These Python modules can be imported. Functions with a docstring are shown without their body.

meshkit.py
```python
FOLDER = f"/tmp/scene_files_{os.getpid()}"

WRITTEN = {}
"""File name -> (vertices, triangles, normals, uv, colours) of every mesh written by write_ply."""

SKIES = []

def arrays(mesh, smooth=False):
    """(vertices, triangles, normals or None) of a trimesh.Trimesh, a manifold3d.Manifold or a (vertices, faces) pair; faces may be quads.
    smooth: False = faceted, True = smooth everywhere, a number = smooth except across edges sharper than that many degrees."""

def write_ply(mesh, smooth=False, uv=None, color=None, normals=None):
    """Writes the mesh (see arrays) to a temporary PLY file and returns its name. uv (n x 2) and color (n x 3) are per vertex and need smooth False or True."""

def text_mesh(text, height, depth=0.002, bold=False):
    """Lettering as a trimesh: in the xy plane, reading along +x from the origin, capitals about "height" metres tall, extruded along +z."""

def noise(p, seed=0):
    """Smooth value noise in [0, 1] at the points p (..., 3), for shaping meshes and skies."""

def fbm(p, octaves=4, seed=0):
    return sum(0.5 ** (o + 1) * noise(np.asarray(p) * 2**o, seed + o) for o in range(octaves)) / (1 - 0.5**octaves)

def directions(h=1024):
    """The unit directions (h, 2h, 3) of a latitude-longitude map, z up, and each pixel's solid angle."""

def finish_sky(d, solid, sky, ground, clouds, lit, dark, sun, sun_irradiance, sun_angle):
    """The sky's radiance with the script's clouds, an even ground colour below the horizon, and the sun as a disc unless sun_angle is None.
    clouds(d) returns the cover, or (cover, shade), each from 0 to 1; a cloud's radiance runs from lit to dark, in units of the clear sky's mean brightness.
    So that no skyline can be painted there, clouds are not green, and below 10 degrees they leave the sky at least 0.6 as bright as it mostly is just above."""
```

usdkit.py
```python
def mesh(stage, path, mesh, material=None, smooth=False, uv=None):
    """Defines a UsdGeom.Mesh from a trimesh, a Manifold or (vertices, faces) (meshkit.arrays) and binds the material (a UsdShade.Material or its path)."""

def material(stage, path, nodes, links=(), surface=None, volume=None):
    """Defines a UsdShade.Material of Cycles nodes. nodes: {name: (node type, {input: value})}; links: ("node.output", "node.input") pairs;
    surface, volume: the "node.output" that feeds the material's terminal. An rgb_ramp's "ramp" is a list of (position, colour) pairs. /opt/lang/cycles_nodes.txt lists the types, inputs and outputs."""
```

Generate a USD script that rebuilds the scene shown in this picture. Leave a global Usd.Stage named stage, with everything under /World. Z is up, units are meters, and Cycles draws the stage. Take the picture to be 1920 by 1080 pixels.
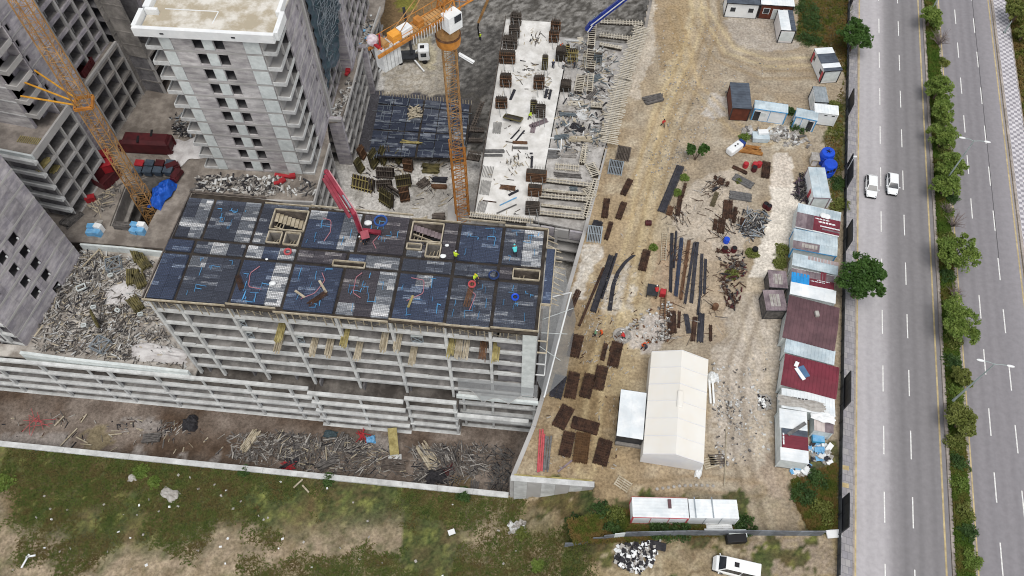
import math, random
import numpy as np
import trimesh, manifold3d, shapely
import usdkit, meshkit
from pxr import Usd, UsdGeom, UsdLux, UsdShade, Gf, Sdf, Vt

stage = Usd.Stage.CreateInMemory()
UsdGeom.SetStageUpAxis(stage, UsdGeom.Tokens.z)
UsdGeom.SetStageMetersPerUnit(stage, 1.0)
UsdGeom.Xform.Define(stage, '/World')
UsdGeom.Scope.Define(stage, '/World/Looks')

# ------------------------------------------------------------------ camera, sky, sun, exposure
CAM_H, PITCH, FOCAL_PX, AXIS_PX = 100.0, 58.2, 1518.0, 955.0
cam = UsdGeom.Camera.Define(stage, '/World/camera')
cam.AddTranslateOp().Set(Gf.Vec3d(0, 0, CAM_H))
cam.AddRotateXOp().Set(90 - PITCH)
cam.CreateHorizontalApertureAttr(36.0)
cam.CreateVerticalApertureAttr(36.0 * 9 / 16)
cam.CreateFocalLengthAttr(FOCAL_PX / 1920 * 36)
cam.CreateHorizontalApertureOffsetAttr((960 - AXIS_PX) / 1920 * 36)
cam.CreateClippingRangeAttr(Gf.Vec2f(1, 5000))
cam.CreateExposureAttr(0.95)

SUN_EL, SUN_AZ = math.radians(70), math.radians(170)      # soft sun behind the cloud, from the south
dome = UsdLux.DomeLight.Define(stage, '/World/sky')
dome_mat = usdkit.material(stage, '/World/Looks/sky_dome', {
    'sky': ('sky_texture', {'sky_type': 'single_scattering', 'sun_disc': False, 'sun_elevation': SUN_EL, 'sun_rotation': SUN_AZ}),
    'bw': ('rgb_to_bw', {}), 'tint': ('mix_color', {'blend_type': 'multiply', 'fac': 1.0, 'b': (1.0, 0.985, 0.97), 'use_clamp': False}),
    'mx': ('mix_color', {'fac': 0.86, 'use_clamp': False}), 'bg': ('background_shader', {'strength': 0.13})},
    [('sky.color', 'bw.color'), ('bw.val', 'tint.a'), ('sky.color', 'mx.a'), ('tint.result', 'mx.b'), ('mx.result', 'bg.color')], surface='bg.background')
UsdShade.MaterialBindingAPI.Apply(dome.GetPrim()).Bind(dome_mat)
dome.GetPrim().SetCustomDataByKey('kind', 'structure')
sun = UsdLux.DistantLight.Define(stage, '/World/sun')
sun.CreateIntensityAttr(0.26); sun.CreateAngleAttr(34.0); sun.CreateNormalizeAttr(True)
sun.CreateColorAttr(Gf.Vec3f(1.0, 0.96, 0.9))
sun.AddRotateZOp().Set(-math.degrees(SUN_AZ)); sun.AddRotateXOp().Set(-(90 - math.degrees(SUN_EL)))

# ------------------------------------------------------------------ helpers
_S, _C = math.sin(math.radians(PITCH)), math.cos(math.radians(PITCH))
def P(px, py, z=0.0):
    """The point at height z that the photograph (1920 x 1080) shows at a pixel: how the survey of the site was taken."""
    u, v = px - AXIS_PX, 540 - py
    d = np.array([u, v * _S + FOCAL_PX * _C, v * _C - FOCAL_PX * _S])
    t = (z - CAM_H) / d[2]
    return np.array([d[0] * t, d[1] * t, z])
def srgb(h, k=0.88):
    c = np.array([int(h[i:i + 2], 16) for i in (0, 2, 4)]) / 255.0
    return tuple(np.where(c < 0.04045, c / 12.92, ((c + 0.055) / 1.055) ** 2.4) * k)
rng = np.random.default_rng(7)
rnd = random.Random(7)
_used = {}
def numbered(parent, name):
    k = parent + '/' + name
    n = _used.get(k, -1) + 1
    _used[k] = n
    return k if n == 0 else '%s_%03d' % (k, n)
def tag(prim, label=None, cat=None, group=None, kind=None):
    for k, v in (('label', label), ('category', cat), ('group', group), ('kind', kind)):
        if v: prim.SetCustomDataByKey(k, v)
    return prim
def thing(name, label, cat, loc=(0, 0, 0), rz=0.0, group=None, kind=None):
    x = UsdGeom.Xform.Define(stage, numbered('/World', name))
    x.AddTranslateOp().Set(Gf.Vec3d(*map(float, loc)))
    if rz: x.AddRotateZOp().Set(float(rz))
    return tag(x.GetPrim(), label, cat, group, kind)
class MB:
    """Collects boxes, bars, tubes, sheets into one mesh."""
    def __init__(s): s.v, s.f, s.n = [], [], 0
    def add(s, v, f):
        v = np.asarray(v, float); f = np.asarray(f, int)
        if f.shape[1] == 4: f = np.vstack([f[:, [0, 1, 2]], f[:, [0, 2, 3]]])
        s.v.append(v); s.f.append(f + s.n); s.n += len(v); return s
    def box(s, x0, x1, y0, y1, z0, z1):
        v = [(x, y, z) for z in (z0, z1) for x, y in ((x0, y0), (x1, y0), (x1, y1), (x0, y1))]
        return s.add(v, _BOXF)
    def obox(s, c, size, rz=0.0, tilt=(0, 0)):
        h = np.array(size) / 2
        v = np.array([(x, y, z) for z in (-1, 1) for x, y in ((-1, -1), (1, -1), (1, 1), (-1, 1))]) * h
        v = v @ rot(rz, *tilt).T + np.array(c)
        return s.add(v, _BOXF)
    def bar(s, p, q, w, h=None, up=(0, 0, 1)):
        p, q = np.array(p, float), np.array(q, float); h = h or w
        d = q - p; L = np.linalg.norm(d)
        if L < 1e-6: return s
        d /= L; u = np.cross(up, d)
        if np.linalg.norm(u) < 1e-3: u = np.cross((1, 0, 0), d)
        u /= np.linalg.norm(u); n = np.cross(d, u)
        v = [e + a * u * w / 2 + b * n * h / 2 for e in (p, q) for a, b in ((-1, -1), (1, -1), (1, 1), (-1, 1))]
        return s.add(v, _BOXF)
    def tube(s, pts, r, k=6, cap=True):
        pts = np.array(pts, float); r = np.broadcast_to(r, (len(pts),))
        t = np.gradient(pts, axis=0); t /= np.linalg.norm(t, axis=1, keepdims=True) + 1e-9
        ref = np.where(np.abs(t[:, 2:3]) < 0.9, [[0, 0, 1.0]], [[1.0, 0, 0]])
        a = np.cross(t, ref); a /= np.linalg.norm(a, axis=1, keepdims=True) + 1e-9
        b = np.cross(t, a); an = np.arange(k) * 2 * np.pi / k
        v = pts[:, None] + r[:, None, None] * (np.cos(an)[None, :, None] * a[:, None] + np.sin(an)[None, :, None] * b[:, None])
        f = [(i * k + j, i * k + (j + 1) % k, (i + 1) * k + (j + 1) % k, (i + 1) * k + j) for i in range(len(pts) - 1) for j in range(k)]
        s.add(v.reshape(-1, 3), f)
        if cap:
            for i, rev in ((0, 1), (len(pts) - 1, 0)):
                ring = v[i][::-1] if rev else v[i]
                s.add(ring, [(0, j, j + 1) for j in range(1, k - 1)])
        return s
    def poly(s, pts, z0, z1, holes=()):
        pg = shapely.Polygon([p[:2] for p in pts], [[p[:2] for p in h] for h in holes])
        m = trimesh.creation.extrude_polygon(pg, z1 - z0, engine='earcut')
        return s.add(np.array(m.vertices) + (0, 0, z0), m.faces)
    def mesh(s, m):
        v, f, _ = meshkit.arrays(m); return s.add(v, f)
    def xform(s, loc=(0, 0, 0), rz=0.0):
        R = rot(rz); s.v = [v @ R.T + np.array(loc) for v in s.v]; return s
    def put(s, name, material, parent=None, smooth=False, label=None, cat=None, group=None, kind=None, col=None):
        path = numbered(str(parent.GetPath()) if parent else '/World', name)
        m = usdkit.mesh(stage, path, (np.vstack(s.v), np.vstack(s.f)), material, smooth=smooth)
        if col is not None:
            UsdGeom.PrimvarsAPI(m).CreatePrimvar('tone', Sdf.ValueTypeNames.Color3fArray, 'vertex').Set(Vt.Vec3fArray.FromNumpy(np.asarray(col, np.float32)))
        return tag(m.GetPrim(), label, cat, group, kind)
_BOXF = np.array([(0, 3, 2, 1), (4, 5, 6, 7), (0, 1, 5, 4), (1, 2, 6, 5), (2, 3, 7, 6), (3, 0, 4, 7)])
def rot(rz, rx=0.0, ry=0.0):
    a, b, c = map(math.radians, (rz, rx, ry))
    Z = np.array([(math.cos(a), -math.sin(a), 0), (math.sin(a), math.cos(a), 0), (0, 0, 1)])
    X = np.array([(1, 0, 0), (0, math.cos(b), -math.sin(b)), (0, math.sin(b), math.cos(b))])
    Y = np.array([(math.cos(c), 0, math.sin(c)), (0, 1, 0), (-math.sin(c), 0, math.cos(c))])
    return Z @ X @ Y
def one(name, mb, material, label, cat, group=None, kind=None, smooth=False):
    """A thing that is a single mesh, its vertices given about the thing's base."""
    return mb.put(name, material, None, smooth, label, cat, group, kind)
def struct(name, mb, material, parent=None, **kw):
    return mb.put(name, material, parent, kind=None if parent else 'structure', **kw)
def quad_fit(c):
    """Centre, length, width and heading (degrees) of the rectangle nearest four roof corners (TL, TR, BR, BL)."""
    c = np.array(c); m = c.mean(0); ex = (c[1] - c[0] + c[2] - c[3]) / 2; ey = (c[0] - c[3] + c[1] - c[2]) / 2
    a = math.atan2(ex[1], ex[0])
    return m, float(np.hypot(*ex[:2])), float(np.hypot(*ey[:2])), math.degrees(a)
def inside(pg, x, y):
    pg = np.asarray(pg); r = np.zeros(x.shape, bool)
    for (x0, y0), (x1, y1) in zip(pg, np.roll(pg, -1, 0)):
        c = (y0 > y) != (y1 > y)
        r ^= c & (x < (x1 - x0) * (y - y0) / ((y1 - y0) or 1e-9) + x0)
    return r

# ------------------------------------------------------------------ materials
LOOKS = {}
def mat(name, c1, c2=None, scale=1.0, detail=5, rough=0.8, bump=0.0, bscale=None, rnd_v=0.0, isl=0.0, metal=0.0, stretch=None, lo=0.38, hi=0.62, stain=0.0, spec=0.3, rz=0.0, tone=False):
    """Colour c1..c2 by world-space noise; rnd_v: varies per object; isl: varies per loose piece; stain: darker blotches; tone: colour from the mesh's own pigment."""
    c1 = srgb(c1) if isinstance(c1, str) else c1
    c2 = (srgb(c2) if isinstance(c2, str) else c2) if c2 is not None else c1
    N = {'g': ('geometry', {}), 'n': ('noise_texture', {'scale': scale, 'detail': detail, 'roughness': 0.62}), 'r': ('rgb_ramp', {'ramp': [(0, c1), (lo, c1), (hi, c2), (1, c2)]}),
         'p': ('principled_bsdf', {'roughness': rough, 'metallic': metal, 'specular_ior_level': spec})}
    L = []
    src = 'g.position'
    if stretch or rz:
        N['m'] = ('mapping', {'scale': stretch or (1, 1, 1), 'rotation': (0, 0, math.radians(rz))}); L.append(('g.position', 'm.vector')); src = 'm.vector'
    L += [(src, 'n.vector'), ('n.fac', 'r.fac')]
    out = 'r.color'
    if tone:
        N['at'] = ('attribute', {'attribute': 'tone'})
        N['tm'] = ('mix_color', {'blend_type': 'multiply', 'fac': 1.0, 'use_clamp': False}); L += [('at.color', 'tm.a'), (out, 'tm.b')]; out = 'tm.result'
    if stain:
        N['sn'] = ('noise_texture', {'scale': 0.35, 'detail': 7, 'roughness': 0.7}); N['sr'] = ('rgb_ramp', {'ramp': [(0, (1 - stain,) * 3), (0.42, (1 - stain,) * 3), (0.6, (1, 1, 1)), (1, (1, 1, 1))]})
        N['sm'] = ('mix_color', {'blend_type': 'multiply', 'fac': 1.0})
        L += [('g.position', 'sn.vector'), ('sn.fac', 'sr.fac'), (out, 'sm.a'), ('sr.color', 'sm.b')]; out = 'sm.result'
    for key, amount, node, sock in (('o', rnd_v, 'object_info', 'random'), ('i', isl, 'geometry', 'random_per_island')):
        if amount:
            N[key] = (node, {}); N[key + 'm'] = ('map_range', {'to_min': 1 - amount, 'to_max': 1 + amount}); N[key + 'h'] = ('hsv', {})
            L += [(f'{key}.{sock}', key + 'm.value'), (key + 'm.result', key + 'h.value'), (out, key + 'h.color')]; out = key + 'h.color'
    L.append((out, 'p.base_color'))
    if bump:
        N['bn'] = ('noise_texture', {'scale': bscale or scale * 6, 'detail': 4}); N['b'] = ('bump', {'strength': bump, 'distance': 0.1})
        L += [(src, 'bn.vector'), ('bn.fac', 'b.height'), ('b.normal', 'p.normal')]
    LOOKS[name] = usdkit.material(stage, '/World/Looks/' + name, N, L, surface='p.BSDF')
    return LOOKS[name]
def leafmat(name, c1, c2, scale=0.8):
    LOOKS[name] = usdkit.material(stage, '/World/Looks/' + name, {
        'g': ('geometry', {}), 'n': ('noise_texture', {'scale': scale, 'detail': 4}), 'r': ('rgb_ramp', {'ramp': [(0.3, srgb(c1)), (0.7, srgb(c2))]}),
        'm': ('map_range', {'to_min': 0.55, 'to_max': 1.45}), 'h': ('hsv', {}), 'd': ('principled_bsdf', {'roughness': 0.55, 'specular_ior_level': 0.25}),
        't': ('translucent_bsdf', {}), 'x': ('mix_closure', {'fac': 0.25})},
        [('g.position', 'n.vector'), ('n.fac', 'r.fac'), ('g.random_per_island', 'm.value'), ('m.result', 'h.value'), ('r.color', 'h.color'), ('h.color', 'd.base_color'), ('h.color', 't.color'), ('d.BSDF', 'x.closure1'), ('t.BSDF', 'x.closure2')], surface='x.closure')
    return LOOKS[name]
CON = mat('concrete', 'c9c7c4', 'aeacaa', 0.7, rough=0.9, bump=0.25, bscale=6, stain=0.28)
CONL = mat('concrete_light', 'dcdedd', 'c6c7c6', 0.9, rough=0.88, bump=0.2, bscale=6, stain=0.2)
COND = mat('concrete_rough', 'a7a29c', '85817d', 0.5, rough=0.95, bump=0.35, bscale=5, stain=0.35)
CONP = mat('concrete_panel', 'c4bfc1', '9f9aa2', 0.9, rough=0.9, bump=0.25, bscale=5, rnd_v=0.13, stain=0.3, stretch=(0.5, 0.5, 1.6))
CONPL = mat('concrete_panel_pale', 'd8d5d4', 'aaa6a8', 0.8, rough=0.9, bump=0.25, bscale=5, rnd_v=0.1, stain=0.25, stretch=(0.4, 0.4, 1.6))
PLASTER = mat('pale_render', 'dfe5e4', 'ccd3d2', 1.2, rough=0.85, bump=0.1, rnd_v=0.05, stain=0.08)
WHITE = mat('white_paint', 'f2f4f4', 'e6e9ea', 0.6, rough=0.55, stain=0.06)
WHITEROOF = mat('white_sheet_roof', 'f3f6f7', 'dfe6ea', 0.5, rough=0.5, rnd_v=0.04, stain=0.1)
BLUEROOF = mat('pale_blue_sheet_roof', 'd3e0e6', 'b9cad3', 0.6, rough=0.55, rnd_v=0.05, stain=0.22)
GREYROOF = mat('slate_sheet_roof', '59626e', '474e59', 0.8, rough=0.6, rnd_v=0.05)
REDROOF = mat('maroon_sheet_roof', '7f3442', '6f2e3a', 0.5, rough=0.55, stain=0.12)
BROWNROOF = mat('brown_sheet_roof', '6e5257', '5f474c', 0.8, rough=0.7, stain=0.18)
RUSTROOF = mat('weathered_sheet', '9a8c90', '776a70', 0.9, rough=0.85, rnd_v=0.12, stain=0.3)
TIMBER = mat('pale_timber', 'd9ceb8', 'b3a68d', 1.5, rough=0.85, isl=0.25, rnd_v=0.1)
TIMBERD = mat('old_timber', '8d8279', '635a54', 1.5, rough=0.9, isl=0.4, rnd_v=0.1)
YTIMBER = mat('yellow_timber_beam', 'c9bb80', '9a8c58', 1.2, rough=0.8, isl=0.25, rnd_v=0.1)
BTIMBER = mat('brown_timber', '8d6a50', '634735', 1.2, rough=0.85, isl=0.3)
PLY = mat('dark_film_plywood', '4d453c', '332d28', 0.8, rough=0.6, isl=0.2, rnd_v=0.2)
PLYFACE = mat('formwork_face', '3f3833', '2c2725', 0.8, rough=0.5, rnd_v=0.2)
OLIVE = mat('olive_formwork_beam', '857c50', '57523a', 1.0, rough=0.8, isl=0.3, rnd_v=0.15)
REBAR = mat('rusty_rebar', '64493a', '3f2f28', 1.5, rough=0.9, isl=0.35, rnd_v=0.15)
DREBAR = mat('dark_rebar', '4a4a53', '36363d', 1.5, rough=0.75, isl=0.3, rnd_v=0.2)
BREBAR = mat('blue_grey_rebar', '3f4a63', '333b50', 1.0, rough=0.7, isl=0.25)
ORANGE = mat('crane_orange', 'cf8c40', 'ab7034', 0.6, rough=0.5, rnd_v=0.03, stain=0.15)
ORANGED = mat('crane_orange_weathered', 'c79c66', 'a67c4e', 0.5, rough=0.65, stain=0.25)
RED = mat('red_paint', 'b5333a', '96272e', 0.6, rough=0.45, stain=0.12)
PUMPRED = mat('pump_red', 'a03a4c', '7c2a38', 0.6, rough=0.4, stain=0.15)
MAROON = mat('dark_maroon_steel', '5c2327', '43191d', 0.7, rough=0.6, stain=0.2)
STEEL = mat('galvanised_steel', 'a9b3bb', '8f989f', 1.0, rough=0.45, metal=0.6)
DSTEEL = mat('dark_steel', '35373b', '28292c', 1.0, rough=0.5)
BLACK = mat('black_plastic', '1f1f22', '17171a', 1.0, rough=0.6)
BLUE = mat('blue_plastic', '2456d6', '1d47bb', 0.6, rough=0.35)
TARP = mat('blue_tarpaulin', '2462c9', '1a4fae', 1.2, rough=0.5, bump=0.4, bscale=3)
LBLUE = mat('light_blue_wrap', '8cc3ea', '63a9dc', 1.5, rough=0.5, isl=0.15)
SKYBLUE = mat('sky_blue_sheet', '2f9be0', '2889c9', 1.0, rough=0.5)
GLASSD = mat('dark_window', '2a2f36', '20252b', 1.0, rough=0.12, spec=0.6)
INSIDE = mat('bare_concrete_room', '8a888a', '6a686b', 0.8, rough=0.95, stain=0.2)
CARW = mat('white_car_paint', 'f4f6f6', 'eef1f2', 0.3, rough=0.2, spec=0.6)
SKIN = mat('skin', 'b98a6c', 'a97a5d', 3, rough=0.6)
# ------------------------------------------------------------------ ground
def S(t): t = np.clip(t, 0, 1); return t * t * (3 - 2 * t)
def ground_z(x, y):
    """The yard is level (z = 0); south of the retaining walls the field lies lower and climbs to the yard in the east."""
    x, y = np.asarray(x, float), np.asarray(y, float)
    low = -7.8 * (1 - S((x + 1) / 15))
    line = np.where(x < 0.5, 33.6 - 0.103 * x, 33.65 - 0.085 * (x - 0.5))
    w = np.clip((x - 10.3) * 0.9, 0.05, 6)
    return np.where(x < 0.45, low, low * (1 - S((y - (line - w)) / w)))
def PT(px, py):
    z = 0.0
    for _ in range(12): q = P(px, py, z); z = float(ground_z(q[0], q[1]))
    return np.array([q[0], q[1], z])
PIT = np.array([(-140, 48.1), (-71.3, 41), (-0.4, 33.7), (0.5, 33.6), (4.3, 44.2), (8.1, 60.2), (11.3, 71.5), (15.6, 88.5), (24.1, 116.5), (26.6, 127), (34, 150), (40, 185), (-140, 185)])
gx = np.concatenate([-92 - 8 * 1.5 ** np.arange(12, 0, -1.0), np.arange(-92, 92, 0.42), 92 + 8 * 1.5 ** np.arange(1, 13.0)])
gy = np.concatenate([12 - 6 * 1.6 ** np.arange(12, 0, -1.0), np.arange(12, 150, 0.42), 150 + 8 * 1.5 ** np.arange(1, 13.0)])
X, Y = np.meshgrid(gx, gy); Z = ground_z(X, Y)
Nz = lambda k, seed=0, o=4: meshkit.fbm(np.stack([X * k, Y * k, np.full_like(X, seed * 7.3)], -1), o, seed)
WX, WY = X + (Nz(0.35, 1) - 0.5) * 5 + (Nz(1.6, 2, 2) - .5) * 1.2, Y + (Nz(0.35, 3) - 0.5) * 5 + (Nz(1.6, 4, 2) - .5) * 1.2
road_t = (X - 0) * 0; _a = math.radians(13.1); RD, RR = np.array([math.sin(_a), math.cos(_a)]), np.array([math.cos(_a), -math.sin(_a)])
RO = P(1606, 540)[:2]
road_t = (X - RO[0]) * RR[0] + (Y - RO[1]) * RR[1]; road_s = (X - RO[0]) * RD[0] + (Y - RO[1]) * RD[1]
def R3(s, t, z=0.0): q = RO + RD * s + RR * t; return np.array([q[0], q[1], z])
COL = np.empty(X.shape + (3,))
n1, n2, n3 = Nz(0.12, 5)[..., None], Nz(0.5, 6)[..., None], Nz(2.2, 8, 3)[..., None]
C3 = lambda h: np.array(srgb(h))
lerp = lambda a, b, t: a + (b - a) * np.clip(t, 0, 1)
COL[:] = lerp(lerp(C3('b9a585'), C3('9f8d74'), (n1 - .35) * 3.3), C3('cdbfa4'), (n2 - .5) * 5)
COL[:] = lerp(COL, C3('8c7a62'), (n3 - .56) * 5 * (n2 > .42))
COL[:] = lerp(COL, C3('b3aa9b'), S((X - 14) / 10)[..., None] * (0.45 + 0.9 * (n2 - .4)) * (Y > 30)[..., None])     # greyer, stonier towards the sheds
COL[:] = lerp(COL, C3('8b7757'), np.exp(-((X - 10.5) / 5) ** 2 - ((Y - 46) / 13) ** 2)[..., None] * .9)
COL[:] = lerp(COL, C3('d2c19b'), np.exp(-((X - 18 - (Y - 60) * .23) / 2.6) ** 2)[..., None] * .5 * (Y > 45)[..., None])
def zone(pixels, colour, amount=1.0, warp=1.0, mottled=0.0, z=0.0):
    pg = [P(a, b, z)[:2] for a, b in pixels]
    m = inside(pg, X + (WX - X) * warp, Y + (WY - Y) * warp)
    t = amount * (1 - mottled * np.clip((n3[..., 0] - .42) * 6, 0, 1))
    COL[m] = lerp(COL[m], C3(colour), t[m][:, None])
zone([(1370, 20), (1440, 22), (1500, 70), (1500, 92), (1430, 95), (1385, 85), (1352, 40)], 'bdb6ad', .85, .5, .3)           # gravel forecourt of the top cabins
zone([(1330, 175), (1372, 180), (1370, 222), (1320, 215)], 'd2cfcb', .9, .6, .4)
zone([(1452, 288), (1480, 286), (1488, 345), (1512, 380), (1498, 425), (1470, 480), (1452, 520), (1405, 520), (1425, 455), (1442, 395), (1440, 350)], 'efe9de', 1, .35)   # poured pale concrete track
zone([(1438, 350), (1450, 290), (1478, 285), (1482, 350)], 'd8cdc0', .8, .5, .4)
zone([(1402, 520), (1455, 516), (1440, 575), (1470, 640), (1455, 720), (1410, 680), (1385, 610)], 'd3c7b3', .85, .6, .3)
zone([(1335, 325), (1368, 320), (1400, 345), (1405, 420), (1385, 500), (1290, 480), (1262, 415), (1290, 350)], 'cdc3b5', .85, .4, .35)  # rebar bending pad
zone([(1240, 450), (1330, 450), (1370, 560), (1345, 640), (1235, 640), (1240, 560)], 'bfae98', .6, .5, .4)
zone([(1225, 450), (1300, 450), (1262, 640), (1225, 640)], 'ad8664', .35, .7, .4)
zone([(1095, 460), (1128, 460), (1118, 500), (1090, 560), (1070, 560)], 'dedad2', .95, .5, .35)
zone([(1135, 520), (1180, 500), (1205, 540), (1180, 590), (1130, 590)], 'd9d5cd', .8, .9, .55)
zone([(1200, 610), (1250, 590), (1262, 640), (1225, 655), (1150, 640), (1160, 622)], 'd2cdc9', .9, .6, .3)
zone([(1330, 660), (1420, 650), (1440, 760), (1450, 860), (1340, 890), (1335, 780)], 'b4a998', .7, 1, .4)
zone([(1440, 650), (1465, 700), (1450, 770), (1420, 720)], 'c9bca8', .7, .7, .3)
zone([(1390, 590), (1470, 515), (1466, 640), (1452, 780), (1452, 885), (1505, 1000), (1400, 1000), (1420, 900), (1352, 860), (1340, 700)], 'd6cdc1', .62, .7, .35)
zone([(1345, 560), (1440, 540), (1455, 700), (1400, 850), (1345, 860)], 'cfc8bf', .5, 1.2, .5)
zone([(1440, 860), (1480, 880), (1500, 1000), (1400, 1000), (1405, 930)], 'ad9a86', .7, 1, .3)
zone([(1400, 1010), (1560, 1005), (1570, 1080), (1380, 1080)], 'b9a89a', .95, .5, .5)
zone([(1180, 60), (1225, 0), (1232, 60), (1200, 180), (1165, 190)], 'd2cabd', .8, .8, .3)
zone([(1225, 0), (1290, 0), (1290, 90), (1235, 140)], 'a48f6f', .75, .9, .3)
zone([(1440, 240), (1500, 240), (1510, 275), (1450, 282)], 'dcd5c4', .9, .8, .45)
for w, h in (((1300, -40), 'd8c59b'), ((1325, 60), 'd8c59b')): pass
def tracks(pixels, colour, half=0.95, width=0.35, amount=.6):
    pts = np.array([P(a, b)[:2] for a, b in pixels]); best = np.full(X.shape, 99.0)
    for p, q in zip(pts[:-1], pts[1:]):
        d = q - p; L2 = d @ d; t = np.clip(((X - p[0]) * d[0] + (Y - p[1]) * d[1]) / L2, 0, 1)
        best = np.minimum(best, np.hypot(X + (WX - X) * .12 - p[0] - t * d[0], Y + (WY - Y) * .12 - p[1] - t * d[1]))
    m = np.exp(-((best - half) / width) ** 2) * amount * (0.45 + n2[..., 0])
    COL[:] = lerp(COL, C3(colour), m[..., None])
for pix, c in (([(1300, -40), (1310, 40), (1285, 110), (1240, 200), (1210, 300), (1195, 420), (1160, 560), (1120, 700), (1100, 880)], 'd9c79e'),
               ([(1335, -40), (1340, 40), (1310, 130), (1265, 240), (1235, 330), (1205, 450), (1185, 560)], '9c8663'),
               ([(1320, 20), (1370, 95), (1440, 118), (1530, 115)], 'dccba2'), ([(1310, 40), (1350, 110), (1430, 140), (1520, 140)], '9f8a68'),
               ([(1280, 90), (1300, 160), (1380, 240), (1440, 262)], 'cdb88f'), ([(1260, 20), (1290, 100), (1225, 260), (1175, 400)], 'ad9670'),
               ([(1395, 560), (1420, 660), (1440, 760), (1400, 860), (1440, 1000)], 'd2c6b2'), ([(1420, 560), (1375, 700), (1390, 860), (1425, 1000)], '8f8270'),
               ([(1040, 920), (1160, 925), (1300, 905), (1420, 920)], '9b8668')):
    tracks(pix, c)
# grass: the field south of the walls, verges, median
GR = lerp(lerp(C3('56633a'), C3('6b6245'), (n2 - .4) * 4), lerp(C3('47522f'), C3('715941'), (n1 - .4) * 4), (n3 - .35) * 2.2)
field = (ground_z(WX, WY) < -1.2) | ((WX < 45) & (WY < 31.5)) 
n4 = Nz(4.0, 17, 3)[..., None]; n5 = Nz(1.0, 18, 4)[..., None]
GR = lerp(GR, C3('8b9150'), (n5 - .5) * 4); GR = lerp(GR, C3('3c4a26'), (n4 - .55) * 5); GR = lerp(GR, C3('7d6849'), (Nz(.3, 19) - .56)[..., None] * 3.5)
dry = np.clip(S((Nz(0.11, 11) - .52) * 6 + (22 - Y) / 14) + 1.1 * np.exp(-((Y - 24.5 - .12 * (X + 45)) / 2.6) ** 2) * ((X > -64) & (X < -14)) + np.exp(-((X + 3) / 3.2) ** 2 - ((Y - 28) / 4.5) ** 2), 0, 1)[..., None]
GR = lerp(GR, lerp(C3('a3917a'), C3('bfb19b'), n3), dry * np.clip(.35 + (n5 - .35) * 2.4, 0, 1))
fa = np.where(field, 1.0, 0)[..., None] * np.clip(1.15 - .9 * S((WX + 8) / 20) * (Nz(.25, 12) > .47), 0, 1)[..., None]
COL[:] = lerp(COL, GR, fa)
for pix in ([(1500, -20), (1612, -20), (1598, 150), (1560, 90), (1515, 85), (1492, 70)], [(1545, 265), (1590, 150), (1590, 330), (1582, 420), (1555, 400), (1560, 320)],
            [(1480, 900), (1575, 800), (1573, 1000), (1520, 1000), (1490, 940)], [(1062, 965), (1180, 950), (1400, 985), (1400, 1010), (1075, 1022)], [(1455, 480), (1490, 440), (1485, 500), (1460, 515)]):
    m = inside([P(a, b)[:2] for a, b in pix], WX, WY); COL[m] = lerp(COL[m], GR[m] * (1.0 if pix[0][0] > 1500 else .85), .9)
m = road_t > 26.8; COL[m] = lerp(GR[m], C3('8d7a50'), .5)
m = (Y > 150); COL[m] = GR[m]
fi = np.arange(len(gx) * len(gy)).reshape(len(gy), len(gx))
F = np.stack([fi[:-1, :-1], fi[:-1, 1:], fi[1:, 1:], fi[1:, :-1]], -1).reshape(-1, 4)
cx, cy = (X[:-1, :-1] + X[1:, 1:]).ravel() / 2, (Y[:-1, :-1] + Y[1:, 1:]).ravel() / 2
keep = ~inside(PIT, cx, cy)
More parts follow.
